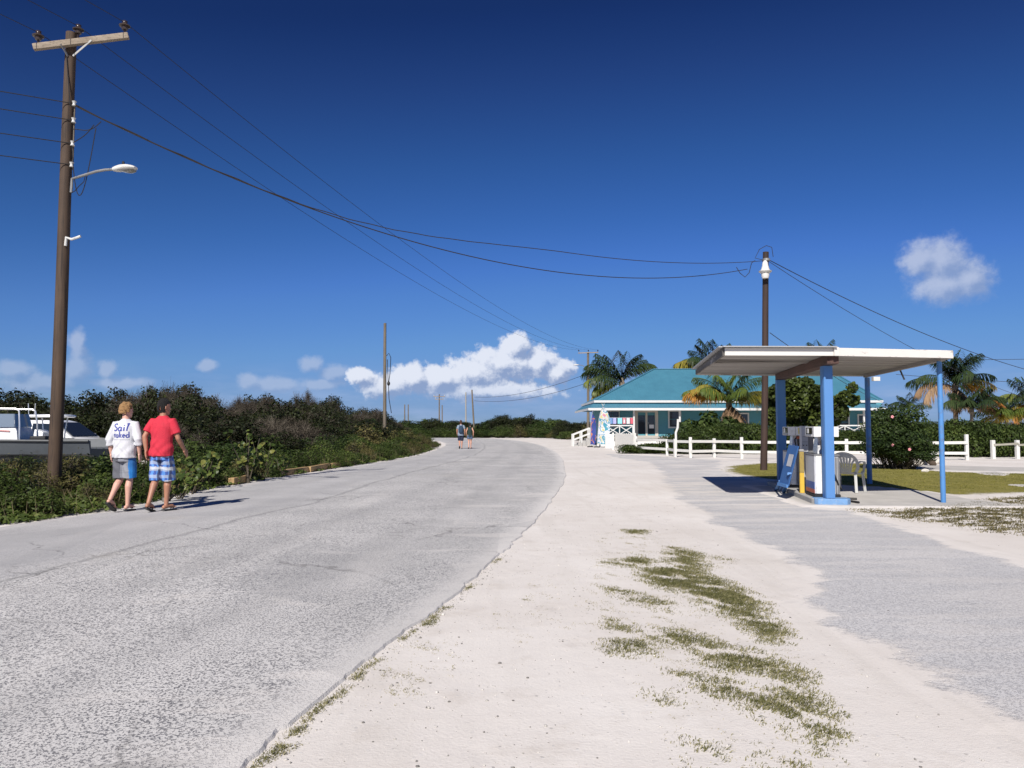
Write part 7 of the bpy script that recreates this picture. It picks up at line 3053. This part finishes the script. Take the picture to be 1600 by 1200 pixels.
SPARSE = [([(930, 835), (1010, 828), (1120, 865), (1230, 980), (1330, 1160), (1300, 1215), (1060, 1215), (1000, 1050), (915, 950)], 1), ([(560, 1060), (640, 1000), (740, 1000), (730, 1050), (640, 1100), (560, 1110)], 1.5),
          ([(700, 950), (860, 900), (1000, 920), (1000, 990), (800, 1010)], .35)]
me = blades(SPARSE, 2600, .006, .026, .0028, (.3, 0), 9, .30, gap=.1, lay=1.6)
me.materials.append(GM_TUFT)
tag(link_mesh('sparse_grass', me, None), 'thin dry grass scattered over the pale sand shoulder', 'grass', kind='stuff')
# along the broken right edge of the road
EDGE = []


def edge_x(y):
    return float(np.interp(y, [p[1] for p in R_S[:60]], [p[0] for p in R_S[:60]]))


for (y0, y1, w, dm) in ((2.4, 3.6, .085, 1.2), (3.6, 4.4, .06, .9), (4.5, 4.9, .08, .9), (5.3, 5.6, .05, .7), (5.7, 6.3, .10, .5), (6.9, 7.2, .05, .6), (8.3, 8.6, .05, .5)):
    pts_ = [(edge_x(y), y) for y in np.linspace(y0, y1, 6)]
    EDGE.append(([(x - .012, y) for x, y in pts_] + [(x + w * (.6 + .4 * math.sin(y * 9)), y) for x, y in pts_[::-1]], dm))
me = blades(EDGE, 30000, .010, .045, .0036, (.2, 0), 10, .05, gap=-1.1, lay=.8, soft=.04, along=(.55, .83))
me.materials.append(GM_TUFT)
tag(link_mesh('edge_grass', me, None), 'short grass growing along the broken right edge of the road', 'grass', kind='stuff')
DRY = [([(1358, 800), (1450, 790), (1560, 778), (1610, 775), (1700, 776), (1700, 850), (1600, 838), (1540, 832), (1480, 820), (1400, 812)], 1), ([(1330, 796), (1372, 795), (1380, 800), (1340, 801)], 1)]
me = blades(DRY, 2600, .02, .07, .008, (.25, 0), 12, .06, gap=-.7, lay=.8, soft=.25, along=(1, 0))
me.materials.append(leafmat('dry_turf', [(0, (.05, .045, .02)), (.4, (.12, .105, .045)), (.75, (.22, .19, .10)), (1, (.36, .31, .19))], .85, .15, .1))
tag(link_mesh('dry_grass', me, None), 'patch of dry brown green grass beside the concrete apron', 'grass', kind='stuff')
me = blades([([tuple(p) for p in LAWN], 1)], 620, .015, .05, .012, (.2, 0), 13, .0, lay=.7, soft=.2, along=(1, 0))
me.materials.append(leafmat('lawn_blades', [(0, (.09, .095, .02)), (.4, (.18, .18, .04)), (.8, (.28, .25, .07)), (1, (.38, .33, .11))], .7, .25, .2))
tag(link_mesh('lawn_grass', me, None), 'short yellow green lawn grass behind the fuel canopy', 'grass', kind='stuff')

# pebbles
rg = np.random.default_rng(21)
ico = bmesh.new()
bmesh.ops.create_icosphere(ico, subdivisions=1, radius=1.0)
IV = np.array([v.co[:] for v in ico.verts])
IF = np.array([[v.index for v in f.verts] for f in ico.faces])
ico.free()
n = 2600
yy = 2.6 + 12 * rg.uniform(0, 1, n) ** 1.5
rx = np.array([np.interp(y, [p[1] for p in R_S[:60]], [p[0] for p in R_S[:60]]) for y in yy])
xx = rx + .05 + rg.gamma(1.4, 1.3, n)
# more stones right at the broken edge
m2 = 900
y2 = rg.uniform(2.6, 9, m2)
x2 = np.array([np.interp(y, [p[1] for p in R_S[:60]], [p[0] for p in R_S[:60]]) for y in y2]) + rg.normal(.03, .05, m2)
xx, yy = np.concatenate([xx, x2]), np.concatenate([yy, y2])
n = len(xx)
r = np.minimum(.0018 + rg.gamma(1.1, .0017, n), .011)
sc = r[:, None] * rg.uniform(.6, 1.3, (n, 3)) * np.array([1, 1, .7])
V = IV[None] * sc[:, None, :]
V = V * (1 + rg.uniform(-.18, .18, (n, len(IV), 1)))
V[:, :, 0] += xx[:, None]
V[:, :, 1] += yy[:, None]
V[:, :, 2] += (r * .35)[:, None]
F = (IF[None] + (np.arange(n) * len(IV))[:, None, None]).reshape(-1, 3)
t = rg.uniform(0, 1, n)
me = fast_mesh('pebbles', V.reshape(-1, 3), F, {'tint': np.repeat(t, len(IV))}, smooth=True)
me.materials.append(leafmat('pebble', [(0, (.16, .15, .14)), (.3, (.36, .34, .31)), (.7, (.58, .55, .51)), (1, (.70, .68, .64))], .9, 0.0, .2))
tag(link_mesh('pebbles', me, None), 'small pale pebbles scattered over the sand shoulder', 'pebbles', kind='stuff')
